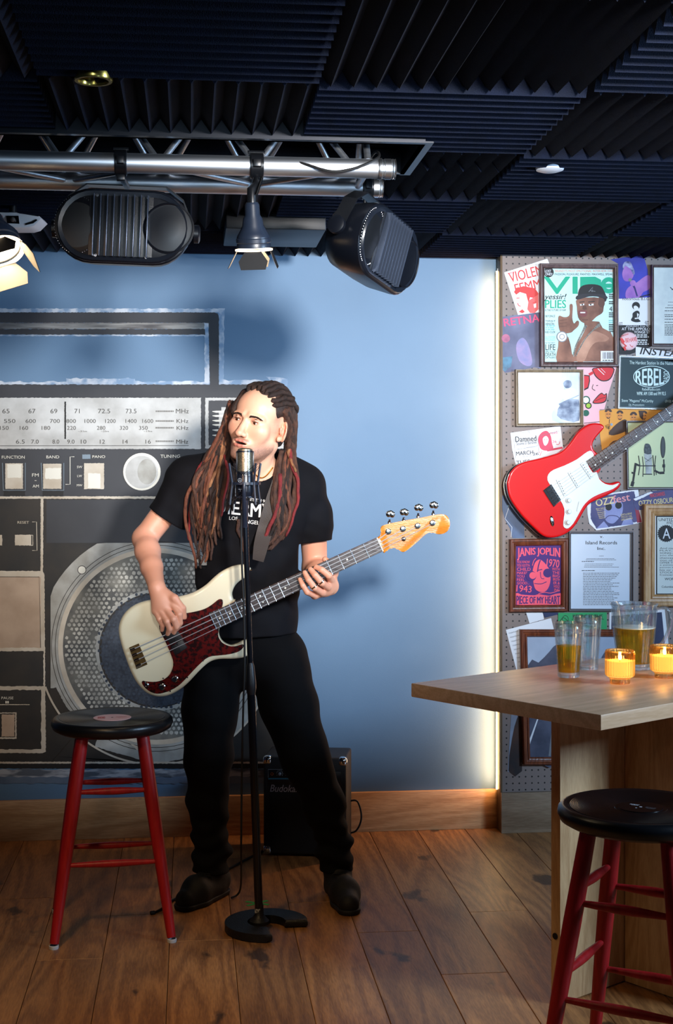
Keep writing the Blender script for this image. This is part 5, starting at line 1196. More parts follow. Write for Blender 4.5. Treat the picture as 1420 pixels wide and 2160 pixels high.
# ================================================================== BASS GUITAR
zg = Zt(230, 1040, 3.0213); zh = Zt(600, 1020, 3.7368)
BD_ = 4.40
GB = Plane(at(500, 1200, BD_), -FV); n = GB.n
CRM = M('bass_cream', (236, 226, 196), .22, coat=.7, c2=(230, 220, 188), nscale=3)
TOR = M('tortoise_red', (92, 14, 12), .2, c2=(30, 8, 8), nscale=95, detail=5, lo=.42, hi=.6, coat=.5)
root = empty('bass_guitar', at(470, 1300, BD_), 'cream bass guitar with a tortoiseshell pickguard played by the singer', 'bass guitar'); bass = root
body = [(845, 456), (880, 462), (893, 480), (890, 515), (868, 540), (832, 562), (800, 596), (783, 640), (790, 678), (803, 690), (720, 800), (700, 868), (697, 900), (712, 938), (740, 962), (775, 972), (815, 960), (850, 942), (885, 936), (903, 950), (902, 1000), (885, 1035), (850, 1052), (790, 1060), (700, 1062), (640, 1080), (580, 1130), (500, 1215), (440, 1262), (370, 1295), (300, 1300), (235, 1275), (180, 1220), (140, 1150), (105, 1060), (75, 970), (58, 890), (64, 830), (90, 775), (135, 730), (200, 698), (300, 676), (400, 666), (470, 655), (540, 632), (610, 590), (670, 535), (715, 500), (780, 468)]
rounded_body('body', [GB(x, y) for x, y in smooth_loop(T_(zg, body), 4)], n, .044, .013, CRM, root, .0022)
pgd = [(716, 676), (727, 690), (720, 730), (700, 770), (700, 868), (695, 900), (710, 940), (745, 968), (800, 978), (850, 964), (858, 980), (830, 1008), (770, 1026), (700, 1034), (640, 1042), (600, 1070), (556, 1112), (500, 1172), (440, 1230), (370, 1266), (305, 1278), (250, 1258), (212, 1216), (216, 1196), (240, 1200), (300, 1202), (360, 1182), (400, 1136), (410, 1080), (392, 1020), (352, 930), (322, 868), (330, 820), (400, 775), (470, 768), (540, 757), (610, 738), (660, 708), (695, 680)]
b = MB(); b.slab([GB(x, y, .0022) for x, y in smooth_loop(T_(zg, pgd), 3)], n, .0025, .0006, 1); b.build('pickguard', TOR, root, smooth=False)
A = zg(664, 815); Cc = (801.5, 1148)          # fretboard end over the body, nut
ROSE2 = wood('rosewood_dark', (62, 48, 46), (38, 30, 30), 'x', .35, scale=3, ring=0)
MAP2 = wood('amber_maple', (214, 138, 52), (196, 116, 36), 'x', .25, scale=2, ring=0, coat=.6)
def seg_quad(a, c, w0, w1, pl, off, th, name, mat, parent, bev=.004, seg=2):
    dx, dy = c[0]-a[0], c[1]-a[1]; L = math.hypot(dx, dy); nx, ny = -dy/L, dx/L
    pts = [(a[0]+nx*w0, a[1]+ny*w0), (a[0]-nx*w0, a[1]-ny*w0), (c[0]-nx*w1, c[1]-ny*w1), (c[0]+nx*w1, c[1]+ny*w1)]
    b = MB(); b.slab([pl(x, y, off) for x, y in pts], pl.n, th, bev, seg); return b.build(name, mat, parent)
dx, dy = Cc[0]-A[0], Cc[1]-A[1]; L = math.hypot(dx, dy); ux, uy = dx/L, dy/L; nx, ny = -uy, ux
W0, W1 = 18.6, 15.6
fb = seg_quad(A, Cc, W0, W1, GB, .0125, .0055, 'fretboard', ROSE2, root, .0008, 1)
nk0 = (A[0]+ux*30, A[1]+uy*30)
seg_quad(nk0, (Cc[0]+ux*8, Cc[1]+uy*8), W0*.97, W1, GB, .0065, .020, 'neck', MAP2, root, .007, 3)
Lt = L/(1-2**(-20/12.))
for k in range(21):
    dd = Lt*2**(-k/12.)-(Lt-L)
    if k == 20: dd = .5
    t = dd/L; x, y = A[0]+dx*t, A[1]+dy*t; wd = W0+(W1-W0)*t
    b = MB(); b.tube([GB(x-nx*wd, y-ny*wd, .0130), GB(x+nx*wd, y+ny*wd, .0130)], .0009 if k else .0020, 6); b.build('fret' if k else 'nut', CHR if k else PEA, fb)
for k in (2.5, 4.5, 6.5, 8.5, 14.5, 16.5, 18.5, 11.3, 11.7):
    dd = Lt*2**(-k/12.)-(Lt-L); t = dd/L; x, y = A[0]+dx*t, A[1]+dy*t
    o_ = 0 if k not in (11.3, 11.7) else (7 if k < 11.5 else -7)
    if o_: dd = Lt*2**(-11.5/12.)-(Lt-L); t = dd/L; x, y = A[0]+dx*t+nx*o_, A[1]+dy*t+ny*o_
    b = MB(); b.lathe(GB(x, y, .0126), [(.0030, 0), (.0028, .0003), (0, .0004)], 14, axis=n); b.build('fret_marker', PEA, fb)
hs = [(742, 428), (764, 404), (758, 368), (764, 340), (790, 326), (860, 308), (960, 289), (1080, 268), (1190, 246), (1245, 241), (1285, 258), (1304, 300), (1300, 350), (1272, 386), (1222, 400), (1180, 390), (1150, 385), (1110, 402), (1060, 448), (1000, 500), (960, 530), (935, 540), (912, 530), (884, 510), (845, 508), (810, 525), (780, 543)]
b = MB(); b.slab([GB(x, y, .0035) for x, y in smooth_loop(T_(zh, hs), 4)], n, .015, .0025, 2); hd = b.build('headstock', MAP2, root, angle=60)
posts = [(820, 378), (935, 357), (1050, 333), (1168, 310)]; keys = [(838, 243), (948, 228), (1062, 192), (1182, 172)]
for (pxy, kxy) in zip(posts, keys):
    c = GB(*zh(*pxy), .0035)
    b = MB(); b.lathe(c, [(.0095, 0), (.0095, .0015), (.006, .003), (.0055, .011), (.0072, .013), (.0072, .015), (0, .0155)], 22, axis=n); tp = b.build('tuning_post', CHR, root)
    k0 = GB(*zh(*pxy), -.014); k1 = GB(*zh(*kxy), -.014); d_ = (k1-k0)
    b = MB(); b.tube([k0, k0+d_*.70], .0032, 8); b.lathe(k0+d_*.45, [(.0055, 0), (.0055, .006), (.004, .008)], 12, axis=d_)
    dn = d_.normalized(); sd = dn.cross(n).normalized(); R = Matrix((sd, n, dn)).transposed()
    for s_ in (-1, 1): b.ball(k0+d_*1.0+sd*.0058*s_, .0088, 16, 8, (1.0, .32, 1.15), R)
    b.ball(k0+d_*1.06, .0095, 16, 8, (.9, .30, 1.0), R)
    b.build('tuning_key', CHR, root)
c = GB(*zh(940, 436), .0035); b = MB(); b.lathe(c, [(.0072, 0), (.0072, .003), (.004, .006), (0, .0065)], 18, axis=n); b.build('string_tree', CHR, hd)
p = Print(Plane(GB.p+n*.0035, n), .0003, .0001, tr=zh); p.text('Precision', 950, 478, 175, 24, M('gold_script', (170, 104, 40), .4), 1, .0, -32, .3); p.build('script_logo', hd)
# bridge
bq = [(128, 985), (190, 958), (246, 1092), (176, 1122)]
b = MB(); b.slab([GB(x, y, .0025) for x, y in T_(zg, bq)], n, .0025, .0006, 1); br = b.build('bridge', M('bridge_brass', (120, 96, 60), .3, 1.0), root, smooth=False)
br_str = []
for k in range(4):
    f = (k+.5)/4; a_ = (128+(176-128)*f, 985+(1122-985)*f); c_ = (190+(246-190)*f, 958+(1092-958)*f)
    A_ = zg(a_[0]*.92+c_[0]*.08, a_[1]*.92+c_[1]*.08); C_ = zg(a_[0]*.45+c_[0]*.55, a_[1]*.45+c_[1]*.55)
    b = MB(); b.tube([GB(*A_, .008), GB(*C_, .008)], .0048, 12); b.build('saddle', CHR, br)
    br_str.append(C_)
# pickups: split coil
for q_ in ([(322, 862), (400, 820), (470, 925), (398, 968)], [(396, 975), (470, 930), (500, 985), (425, 1035)]):
    b = MB(); b.slab([GB(x, y, .011) for x, y in T_(zg, q_)], n, .010, .002, 2); o_ = b.build('pickup', BLK2, root)
    for k in range(4):
        f = (k+.5)/4; x = (q_[0][0]+q_[1][0])/2*(1-f)+(q_[2][0]+q_[3][0])/2*f; y = (q_[0][1]+q_[1][1])/2*(1-f)+(q_[2][1]+q_[3][1])/2*f
        b = MB(); b.lathe(GB(*zg(x, y), .0112), [(.0024, 0), (.002, .0006), (0, .0007)], 10, axis=n); b.build('pole_piece', CHR, o_)
for k in range(4):
    t = (k-1.5)
    a_ = br_str[k]; o0 = t*9.0; nut = (Cc[0]+nx*t*7.2, Cc[1]+ny*t*7.2); pst = zh(*posts[k])
    # strings run from the saddles over the fretboard to the posts
    b = MB(); b.tube([GB(a_[0], a_[1], .0135), GB(nut[0], nut[1], .0155), GB(pst[0], pst[1]+1, .0105)], .0010+.0002*(3-k), 6); b.build('string', M('steel_string', (196, 198, 204), .4, .4), root)
for (x, y, r) in ((420, 1184, .0105), (338, 1234, .0105), (243, 1222, .0075)):
    c = GB(*zg(x, y), .0024); b = MB(); b.lathe(c, [(r, 0), (r, .002), (r*.86, .003), (r*.80, .014), (r*.72, .0155), (0, .0155)] if r > .008 else [(r, 0), (r*.9, .002), (r*.5, .003), (r*.45, .006), (0, .006)], 28, axis=n); b.build('control_knob' if r > .008 else 'jack_socket', CHR, root)
for (x, y) in ((722, 690), (850, 975), (690, 900), (500, 1175), (390, 1262), (345, 1180), (460, 768), (232, 1206), (600, 1068)):
    b = MB(); b.lathe(GB(*zg(x, y), .0024), [(.0026, 0), (.0018, .0012), (0, .0013)], 10, axis=n); b.build('screw', CHR, root)
b = MB(); b.tube([GB(*zg(893, 492), -.020), GB(*zg(905, 486), -.020)], [.005, .007], 10); b.build('strap_button', CHR, root)
# ================================================================== MICROPHONE ON ITS STAND
MD = 4.27
MK = M('mic_satin_black', (20, 24, 34), .28); MSH = M('mic_mesh', (168, 160, 140), .35, .8, c2=(84, 78, 66), nscale=900, detail=0, lo=.48, hi=.52)
IRON = M('cast_iron_black', (12, 12, 14), .5, bump=.3, bscale=200)
foot = at(547, 1950, 4.30); foot.z = 0
root = empty('microphone_stand', foot, 'black microphone stand on a horseshoe shaped cast base', 'microphone stand')
# horseshoe base: open arc, opening to the right front
b = MB(); cx0 = at(562, 1962, 4.30); n_ = 40; outp = []; inp = []
for k in range(n_+1):
    a = math.radians(-45-40)+math.radians(-275)*k/n_     # sweep leaving a gap at front right
    for lst, r in ((outp, .128), (inp, .058)): lst.append((cx0.x+r*math.cos(a), cx0.y+r*math.sin(a)))
rot = 0
pts = outp+inp[::-1]
b.slab([Vector((x, y, .026)) for x, y in pts], UP, .024, .009, 3); b.build('base', IRON, root, angle=50)
b = MB(); b.lathe((foot.x, foot.y, .018), [(.03, 0), (.030, .010), (.020, .020), (.014, .030), (.0125, .06), (0, .06)], 28); b.build('base_socket', IRON, root)
t0 = Vector((foot.x, foot.y, .03)); t1 = at(517, 1090, MD+.01); 
def on_st(py): 
    z = HC-(py-HY)*4.285/FPX; f = (z-t0.z)/(t1.z-t0.z); return t0.lerp(t1, f)
GL_ = M('pole_gloss_black', (12, 14, 20), .16)
b = MB(); b.tube([t0, on_st(1460)], .0125, 20); b.build('lower_pole', GL_, root)
b = MB(); b.tube([on_st(1465), on_st(1452), on_st(1440), on_st(1405), on_st(1398)], [.0125, .0165, .0165, .0125, .009], 20); b.build('clutch', BLK2, root)
b = MB(); b.tube([on_st(1400), t1], .0085, 18); b.build('upper_pole', GL_, root)
b = MB(); b.tube([on_st(1956), on_st(1918)], .0130, 18, False); b.build('pole_sticker', M('sticker_white', (206, 208, 210), .5, c2=(60, 60, 60), nscale=90), root)
# microphone
mtop = at(517, 945, MD); mbot = at(517, 1052, MD); ax = (mtop-mbot).normalized(); H_ = (mtop-mbot).length
mr = empty('microphone', mbot, 'black studio condenser microphone with a silver mesh head in front of the mouth', 'microphone')
r_ = .0265; e = lambda h: h*H_
b = MB(); b.lathe(mbot, [(0, 0), (r_*.70, .001), (r_*.80, .006), (r_*.98, e(.12)), (r_, e(.14)), (r_, e(.47)), (r_*.98, e(.48)), (r_*.93, e(.485)), (r_*.93, e(.54)), (0, e(.54))], 48, axis=ax); mb_ = b.build('body', MK, mr)
b = MB(); b.lathe(mbot, [(r_*1.01, e(.465)), (r_*1.02, e(.47)), (r_*1.01, e(.475))], 48, axis=ax, close=True); b.build('silver_ring', CHR, mb_)
b = MB(); b.lathe(mbot, [(r_*.90, e(.54)), (r_*.90, e(.93)), (r_*.86, e(.975)), (r_*.6, e(.998)), (0, e(1.0))], 48, axis=ax); hd2 = b.build('mesh_head', MSH, mr)
b = MB(); b.lathe(mbot, [(r_*.9, e(.915)), (r_*.98, e(.915)), (r_*.98, e(.945)), (r_*.9, e(.945))], 48, axis=ax, close=True)
for s_ in (1, -1):
    c_ = mbot+RV*s_*r_*.93; b.box(c_+ax*e(.73), (.006, .010, e(.40)), Matrix.Rotation(-YAW, 3, 'Z'), .001)
b.build('head_band', MK, mr)
p = Print(Plane(mbot-FV*(r_+.0004), -FV), .0, .0001); p.circ(506, 1013, 4.4, GRY, 1, 24, rin=3.6); p.line([(503.5, 1016), (506, 1009), (508.5, 1016)], .8, GRY, 1); p.line([(504.5, 1014), (507.5, 1014)], .6, GRY, 1); p.line([(507, 1031), (507, 1037)], .8, GRY, 1); p.line([(503, 1032), (511, 1032)], .8, GRY, 1); p.build('front_mark', mb_)
# shock mount
sm = empty('shock_mount', mbot, 'black elastic shock mount cradle holding the microphone', 'microphone mount')
SMM = M('shock_mount_black', (26, 32, 46), .35)
mid = mbot+ax*e(.30); 
b = MB(); b.lathe(mid, [(.044, -.004), (.048, -.004), (.048, .004), (.044, .004)], 56, axis=ax, close=True); b.build('ring', SMM, sm)
ELA = M('elastic_cord', (24, 22, 22), .7)
arms = []
for k in range(4):
    a = math.radians(38+90*k); d = RV*math.cos(a)+FV*math.sin(a); t_ = d.cross(ax).normalized(); R = Matrix((d, t_, ax)).transposed()
    tp_ = mid+d*.058+ax*.062; mp = mid+d*.0475; bt = mid+d*.056-ax*.064; arms.append((tp_, bt, d))
    b = MB(); w_ = .0042
    for (p0, p1) in ((tp_, mp+ax*.004), (mp+ax*.004, mp-ax*.004), (mp-ax*.004, bt)): b.tube([p0, p1], .0036, 8)
    b.build('arm', SMM, sm)
for k in range(4):
    (ta, ba, da), (tb, bb2, db) = arms[k], arms[(k+1) % 4]; dm = (da+db).normalized()
    for (x, y, z) in ((ta, tb, .16+.02), (ba, bb2, -.0)):
        hh = mid+dm*(r_+.002)+ax*(.028 if z else -.030)
        b = MB(); b.tube([x-ax*(.004 if z else -.004), hh, y-ax*(.004 if z else -.004)], .0009, 5); b.build('elastic', ELA, sm)
b = MB(); b.lathe(mbot, [(r_+.0015, e(.02)), (r_+.004, e(.02)), (r_+.004, e(.05)), (r_+.0015, e(.05))], 40, axis=ax, close=True)
for k in range(4):
    d = (arms[k][2]+arms[(k+1) % 4][2]).normalized(); b.tube([mbot+d*(r_+.003)+ax*e(.04), mbot+d*(r_+.0035)+ax*e(.33)], .0018, 6)
b.build('inner_cage', SMM, sm)
b = MB(); b.tube([mid-RV*0-FV*.046, mid-FV*.050-ax*.03, t1-FV*.012+UP*.0, t1-UP*.03], [.005, .006, .008, .0095], 10); b.tube([t1, mbot-ax*.004], .010, 14); b.build('stand_adapter', SMM, sm)
b = MB(); b.tube([mbot-ax*.004-RV*.006, mbot-ax*.035-RV*.008-FV*.006], .0098, 16); cnp = on_st
pts = [mbot-ax*.035-RV*.008-FV*.012, on_st(1110)-RV*.012-FV*.012, on_st(1180)-RV*.014-FV*.012, on_st(1300)-RV*.013-FV*.012, on_st(1400)-RV*.016-FV*.02, on_st(1500)-RV*.026-FV*.01, on_st(1650)-RV*.040+FV*.02, on_st(1790)-RV*.05+FV*.03]
gp = at(488, 1865, 4.6); gp.z = .006; g2 = at(330, 1930, 4.5); g2.z = .006
pts = smoothpts = [pts[0]]+pts[1:]+[gp+RV*.03+UP*.03, gp]
sp = []
def spline3(P, m=6):
    out = []
    for i in range(len(P)-1):
        a, c, d, e_ = P[max(0, i-1)], P[i], P[i+1], P[min(len(P)-1, i+2)]
        for j in range(m):
            t = j/m; out.append(.5*((2*c)+(d-a)*t+(2*a-5*c+4*d-e_)*t*t+(-a+3*c-3*d+e_)*t**3))
    out.append(P[-1]); return out
root = empty('microphone_cable', pts[0], 'black cable running down the microphone stand to the floor', 'cable')
b.build('plug', BLK, root)
b = MB(); b.tube(spline3(pts), .0033, 8); b.build('cord', RUB, root)
b = MB(); P = [at(326, 1925, 4.45), at(345, 1905, 4.5), at(372, 1880, 4.6), at(500, 1800, 5.0), at(560, 1795, 5.2)]
for v in P: v.z = .0045
b.tube(spline3(P), .0042, 8); b.tube([P[0], P[0]-RV*.012-FV*.006], .007, 8)
o = b.build('floor_cable', RUB); tag(o, 'black cable lying on the floor behind the left stool', 'cable')
# green tape cross
root = None
b = MB(); c = on_z(543, 1905, .0006)
for a in (35, -30): b.box(c, (.085, .012, .0006), Matrix.Rotation(math.radians(a), 3, 'Z'))
o = b.build('tape_mark', M('tape_green', (40, 150, 60), .6), smooth=False); tag(o, 'small green tape cross on the floor behind the stand base', 'tape')
# ================================================================== PRACTICE AMPLIFIER
AMPB = M('amp_tolex', (15, 15, 17), .55, bump=.4, bscale=700)
AY = 5.10; c0 = at(643, 1800, AY); c0.z = 0; Rz = Matrix.Rotation(-YAW-math.radians(6), 3, 'Z')
root = empty('guitar_amplifier', c0, 'small black practice amplifier with chrome corners behind the singer', 'amplifier')
Pm = lambda x, y, z: c0+Rz @ Vector((x, y, z))
AWd, AH, AD = .305, .355, .20
b = MB(); b.box(Pm(0, AD/2, AH/2+.012), (AWd, AD, AH), Rz, .008, 3); b.build('cabinet', AMPB, root)
for sx in (-1, 1):
    for sz, zz in ((0, .014), (1, AH+.010)):
        b = MB(); b.box(Pm(sx*(AWd/2-.014), .013, zz+(-.012 if sz else .012)), (.034, .034, .034), Rz, .012, 3); b.build('corner_cap', CHR, root)
    b = MB(); b.lathe(Pm(sx*(AWd/2-.04), .05, 0), [(.013, 0), (.014, .013)], 14); b.build('foot', RUB, root)
b = MB(); b.box(Pm(0, .001, .135), (AWd-.05, .006, .22), Rz, .001); b.build('grille_cloth', M('grille_cloth', (12, 12, 14), .8, bump=.5, bscale=900), root)
b = MB(); b.box(Pm(0, -.001, .292), (AWd-.04, .005, .052), Rz, .001); pn = b.build('control_panel', M('panel_black', (14, 16, 20), .4), root)
pp = Plane(Pm(0, -.0038, .3), Rz @ Vector((0, -1, 0)))
p = Print(pp, .0003, .0002); p.rect(566, 1641, 625, 1644, M('ink_teal', (30, 90, 110), .5), 1); p.line([(566, 1640), (566, 1623), (618, 1623)], .8, GRY, 1)
for cx_ in (590, 608):
    for k in range(9):
        a = math.radians(150+k*30); p.circ(cx_+6.5*math.cos(a), 1632+6.5*math.sin(a), .6, WHT, 1, 6)
p.build('panel_print', pn)
b = MB(); b.lathe(pp(574, 1632.5, 0), [(.0055, 0), (.0055, .002), (.0035, .002), (.0035, -.001)], 20, axis=pp.n); b.build('jack_socket', M('copper', (170, 110, 80), .3, 1), pn)
for cx_ in (590, 608, 626, 644, 662):
    b = MB(); b.lathe(pp(cx_, 1632, 0), [(.0065, 0), (.0060, .007), (.0040, .009), (0, .0095)], 18, axis=pp.n); kb = b.build('dial', BLK2, pn) if False else b.build('control_dial', M('dial_grey', (110, 112, 120), .35), pn)
p = Print(Plane(Pm(0, -.0023, .135), pp.n), .0008, .0002); p.text('Budokan', 570, 1655, 62, 15, M('badge_silver', (150, 152, 165), .3, .5), 1, .02, 1, .25); p.build('badge', root)
b = MB(); b.tube(spline3([Pm(-.07, AD/2, AH+.008), Pm(-.065, AD/2, AH+.026), Pm(0, AD/2, AH+.032), Pm(.065, AD/2, AH+.026), Pm(.07, AD/2, AH+.008)]), .007, 8, True, .6); b.build('carry_handle', RUB, root)
b = MB(); q0 = Pm(AWd/2-.01, AD-.03, .17); b.tube(spline3([q0, q0+RV*.035, q0+RV*.05-UP*.06, q0+RV*.03-UP*.11, q0-RV*.01-UP*.12]), .0035, 8); b.build('power_lead', RUB, root)
# ================================================================== THE SINGER
def bvh_of(V, F): return BVHTree.FromPolygons([tuple(v) for v in V], [tuple(int(i) for i in f) for f in F])
CAMC = Vector((0, 0, HC))
def hit(bv, px, py):
    d = Vector(((px-CX)/FPX, 1, -(py-HY)/FPX)); ln = d.length; r = bv.ray_cast(CAMC, d/ln); return r
# ---- where the head is and how it turns
yaw_h, roll_h, pit_h = math.radians(-26), math.radians(14), math.radians(2)
def rx(a): c, s_ = math.cos(a), math.sin(a); return np.array([[1, 0, 0], [0, c, -s_], [0, s_, c]])
def ry(a): c, s_ = math.cos(a), math.sin(a); return np.array([[c, 0, s_], [0, 1, 0], [-s_, 0, c]])
def rz(a): c, s_ = math.cos(a), math.sin(a); return np.array([[c, -s_, 0], [s_, c, 0], [0, 0, 1]])
RH = ry(roll_h) @ rz(yaw_h) @ rx(pit_h)
HCN = cm(546, 896, 4.52); HS = 1.06
def hp(x, y, z): return HCN + RH @ (np.array((x, y, z))*HS)
def build_body():
    f = Field((-.70, 4.18, .80), (.05, 4.86, 1.80), .0026)
    E = lambda c, r, k=.012, sub=False, R=None: f.ell(hp(*c), np.array(r)*HS, k, RH if R is None else RH @ R, sub)
    Cn = lambda a, b, ra, rb, k=.01, sub=False: f.cone(hp(*a), hp(*b), ra*HS, rb*HS, k, 1.0, sub)
    # skull and face planes
    E((0, .018, .048), (.073, .092, .074), .01); E((0, -.030, .040), (.064, .052, .058), .02)
    E((0, -.036, -.020), (.060, .050, .066), .02); E((0, -.030, -.072), (.050, .050, .040), .022)
    Cn((-.050, .0, -.060), (-.020, -.064, -.100), .018, .015, .02); Cn((.050, .0, -.060), (.020, -.064, -.100), .018, .015, .02)
    E((0, -.074, -.100), (.021, .016, .016), .016)
    for sg in (-1, 1):
        E((sg*.041, -.058, -.020), (.024, .018, .024), .030)            # cheekbone
        Cn((sg*.012, -.0825, .021), (sg*.046, -.070, .018), .0075, .0070, .014)  # brow ridge
    Cn((0, -.0805, .010), (0, -.1040, -.034), .0080, .0105, .010)       # nose bridge to tip
    E((0, -.1050, -.0365), (.0115, .0100, .0095), .006)
    for sg in (-1, 1): E((sg*.0125, -.0930, -.0390), (.0068, .0100, .0072), .005)
    for sg in (-1, 1): f.ell(hp(sg*.0058, -.1005, -.0465), np.array((.0034, .0050, .0040))*HS, .002, RH, True)
    for sg in (-1, 1): E((sg*.031, -.0905, .005), (.0175, .0135, .0105), .012, True)      # eye sockets
    for sg in (-1, 1):
        E((sg*.031, -.0695, .004), (.0165, .0125, .0130), .004)                           # lids over the ball
        f.ell(hp(sg*.031, -.0835, .0025), np.array((.0132, .0072, .0020))*HS, .0012, RH @ ry(sg*math.radians(4)), True)   # slit
        Cn((sg*.019, -.0780, .0070), (sg*.031, -.0820, .0105), .0024, .0030, .004); Cn((sg*.031, -.0820, .0105), (sg*.044, -.0740, .0060), .0030, .0024, .004)
    # mouth, open in song
    E((0, -.074, -.064), (.030, .014, .018), .014)
    for sg in (-1, 1):
        Cn((0, -.0900, -.0590), (sg*.013, -.0880, -.0580), .0034, .0036, .005); Cn((sg*.013, -.0880, -.0580), (sg*.0285, -.0770, -.0625), .0036, .0020, .005)
        Cn((0, -.0880, -.0725), (sg*.013, -.0865, -.0715), .0046, .0042, .005); Cn((sg*.013, -.0865, -.0715), (sg*.0280, -.0770, -.0645), .0040, .0020, .005)
    f.ell(hp(0, -.0860, -.0650), np.array((.0215, .0120, .0032))*HS, .002, RH, True)
    E((0, .010, -.045), (.064, .060, .052), .02)
    E((0, .016, .0), (.0745, .066, .052), .014)
    # ears
    for sg in (-1, 1):
        Re = rz(sg*math.radians(44)) @ rx(math.radians(-10))
        E((sg*.0820, .016, -.004), (.0068, .0235, .0325), .005, False, Re)
        f.ell(hp(sg*.0860, .008, .000), np.array((.0060, .0120, .0175))*HS, .003, RH @ Re, True)
        Cn((sg*.0790, -.002, .004), (sg*.0800, .000, -.010), .0042, .0036, .004)
        E((sg*.0770, .004, -.028), (.0065, .0095, .0095), .005)
    # neck, chest, shoulders
    n0 = hp(0, .022, -.075); n1 = cm(543, 1010, 4.61)
    f.cone(n0, n1, .056, .060, .02); f.cone(cm(520, 1003, 4.60), cm(470, 1010, 4.63), .045, .04, .03); f.cone(cm(570, 1003, 4.60), cm(620, 1010, 4.63), .045, .04, .03)
    f.cone(cm(470, 1035, 4.63), cm(600, 1035, 4.63), .085, .085, .04); f.cone(cm(530, 1070, 4.63), cm(527, 1250, 4.63), .12, .11, .04, .7)
    # sternomastoid
    f.cone(hp(.055, .02, -.055), cm(538, 1008, 4.555), .014, .010, .012); f.cone(hp(-.055, .02, -.055), cm(528, 1010, 4.555), .014, .010, .012)
    # his right arm (left in the photo)
    sh, el, wr = cm(392, 1010, 4.62), cm(305, 1136, 4.60), cm(330, 1236, 4.405)
    f.chain([sh, cm(361, 1064, 4.62), el], [.048, .044, .039], .014)
    fo = el+(wr-el)*.28
    f.chain([el, fo, el+(wr-el)*.62, wr], [.039, .040, .034, .0265], .014)
    # hand over the strings
    kn = [cm(366, 1276, 4.378), cm(353, 1288, 4.376), cm(340, 1291, 4.380), cm(328, 1289, 4.388)]
    for kk in kn: f.cone(wr+(kk-wr)*.12, kk, .0200, .0128, .012)
    f.ell((wr+kn[1]*2)/3, (.030, .016, .036), .012)
    fing = [([(366, 1276, 4.376), (378, 1296, 4.362), (380, 1314, 4.374), (374, 1326, 4.386)], .0096), ([(353, 1288, 4.374), (366, 1306, 4.352), (372, 1322, 4.368), (367, 1334, 4.384)], .0098),
            ([(340, 1291, 4.378), (352, 1311, 4.354), (358, 1326, 4.370), (354, 1337, 4.384)], .0094), ([(328, 1289, 4.386), (336, 1306, 4.366), (343, 1319, 4.376), (342, 1329, 4.386)], .0084)]
    for pts, r in fing: f.chain([cm(*p) for p in pts], [r*1.12, r*1.04, r*.95, r*.80], .0035)
    f.chain([wr+(kn[0]-wr)*.35+np.array((.008, 0, 0)), cm(368, 1262, 4.374), cm(385, 1283, 4.376), cm(389, 1302, 4.384)], [.0150, .0125, .0105, .0085], .006)
    # his left arm (right in the photo)
    sh, el, wr = cm(646, 1030, 4.64), cm(665, 1202, 4.70), cm(696, 1236, 4.475)
    f.chain([sh, cm(660, 1100, 4.67), el], [.048, .046, .041], .02)
    f.chain([el, el+(wr-el)*.30, el+(wr-el)*.65, wr], [.042, .044, .037, .028], .02)
    # hand round the neck of the bass
    pk = [cm(697, 1222, 4.412), cm(691, 1238, 4.408), cm(679, 1250, 4.408), cm(664, 1256, 4.412)]
    for kk in pk: f.cone(wr+(kk-wr)*.1, kk, .0225, .0135, .012)
    f.ell(cm(688, 1240, 4.435), (.026, .022, .026), .012)
    fin2 = [([(697, 1222, 4.402), (694, 1214, 4.372), (679, 1202, 4.362), (667, 1196, 4.372)], .0100),
            ([(691, 1238, 4.400), (680, 1230, 4.366), (665, 1213, 4.358), (655, 1201, 4.370)], .0102),
            ([(679, 1250, 4.400), (664, 1240, 4.366), (651, 1223, 4.358), (643, 1208, 4.370)], .0098),
            ([(664, 1256, 4.404), (648, 1249, 4.372), (639, 1235, 4.364), (633, 1222, 4.372)], .0088)]
    for pts, r in fin2: f.chain([cm(*p) for p in pts], [r*1.15, r*1.05, r*.96, r*.82], .0030)
    f.chain([wr, cm(704, 1208, 4.455), cm(696, 1190, 4.440), cm(686, 1180, 4.425)], [.018, .0145, .0115, .0095], .008)
    V, F = f.mesh(); return relax(V, F, 1, .4), F
V, F = build_body()
L_ = ((V-HCN) @ RH)/HS                      # head-local coordinates of every vertex
def blob(c, r): return np.clip(1-np.sqrt((((L_-np.array(c))/np.array(r))**2).sum(1)), 0, 1)
skin = np.array([lin(v) for v in (232, 176, 146)]); red = np.array([lin(v) for v in (214, 128, 104)]); lip = np.array([lin(v) for v in (196, 118, 104)]); stub = np.array([lin(v) for v in (112, 84, 76)])
col = np.tile(skin, (len(V), 1))
def mix(m, c):
    global col
    m = np.clip(m, 0, 1)[:, None]; col = col*(1-m)+c*m
head = (L_[:, 2] > -.13) & (L_[:, 1] < .05) & (abs(L_[:, 0]) < .1)
rng = np.random.RandomState(3)
mix(.35*np.clip((1.42-V[:, 2])/.2, 0, 1), red)
for sg in (-1, 1): mix(blob((sg*.040, -.07, -.025), (.03, .03, .025))*.6, red); mix(blob((sg*.078, .01, 0), (.02, .03, .04))*.5, red)
mix(blob((0, -.11, -.03), (.02, .02, .02))*.5, red)
beard = head & (L_[:, 2] < -.040)
bm_ = np.clip((-.066-L_[:, 2]+.55*np.clip(abs(L_[:, 0])-.02, 0, 1))/.025, 0, 1)*(L_[:, 2] > -.125)*(L_[:, 1] < .0)
mix(bm_*head*(.55+.3*rng.rand(len(V))), stub)
mo = np.clip(1-abs(L_[:, 2]+.0515-.25*np.clip(abs(L_[:, 0])-.012, 0, 1)*-1)/.0060, 0, 1)*np.clip((.034-abs(L_[:, 0]))/.008, 0, 1)*(L_[:, 1] < -.068)
mix(mo*.9*(.5+.5*rng.rand(len(V))), stub*.6)
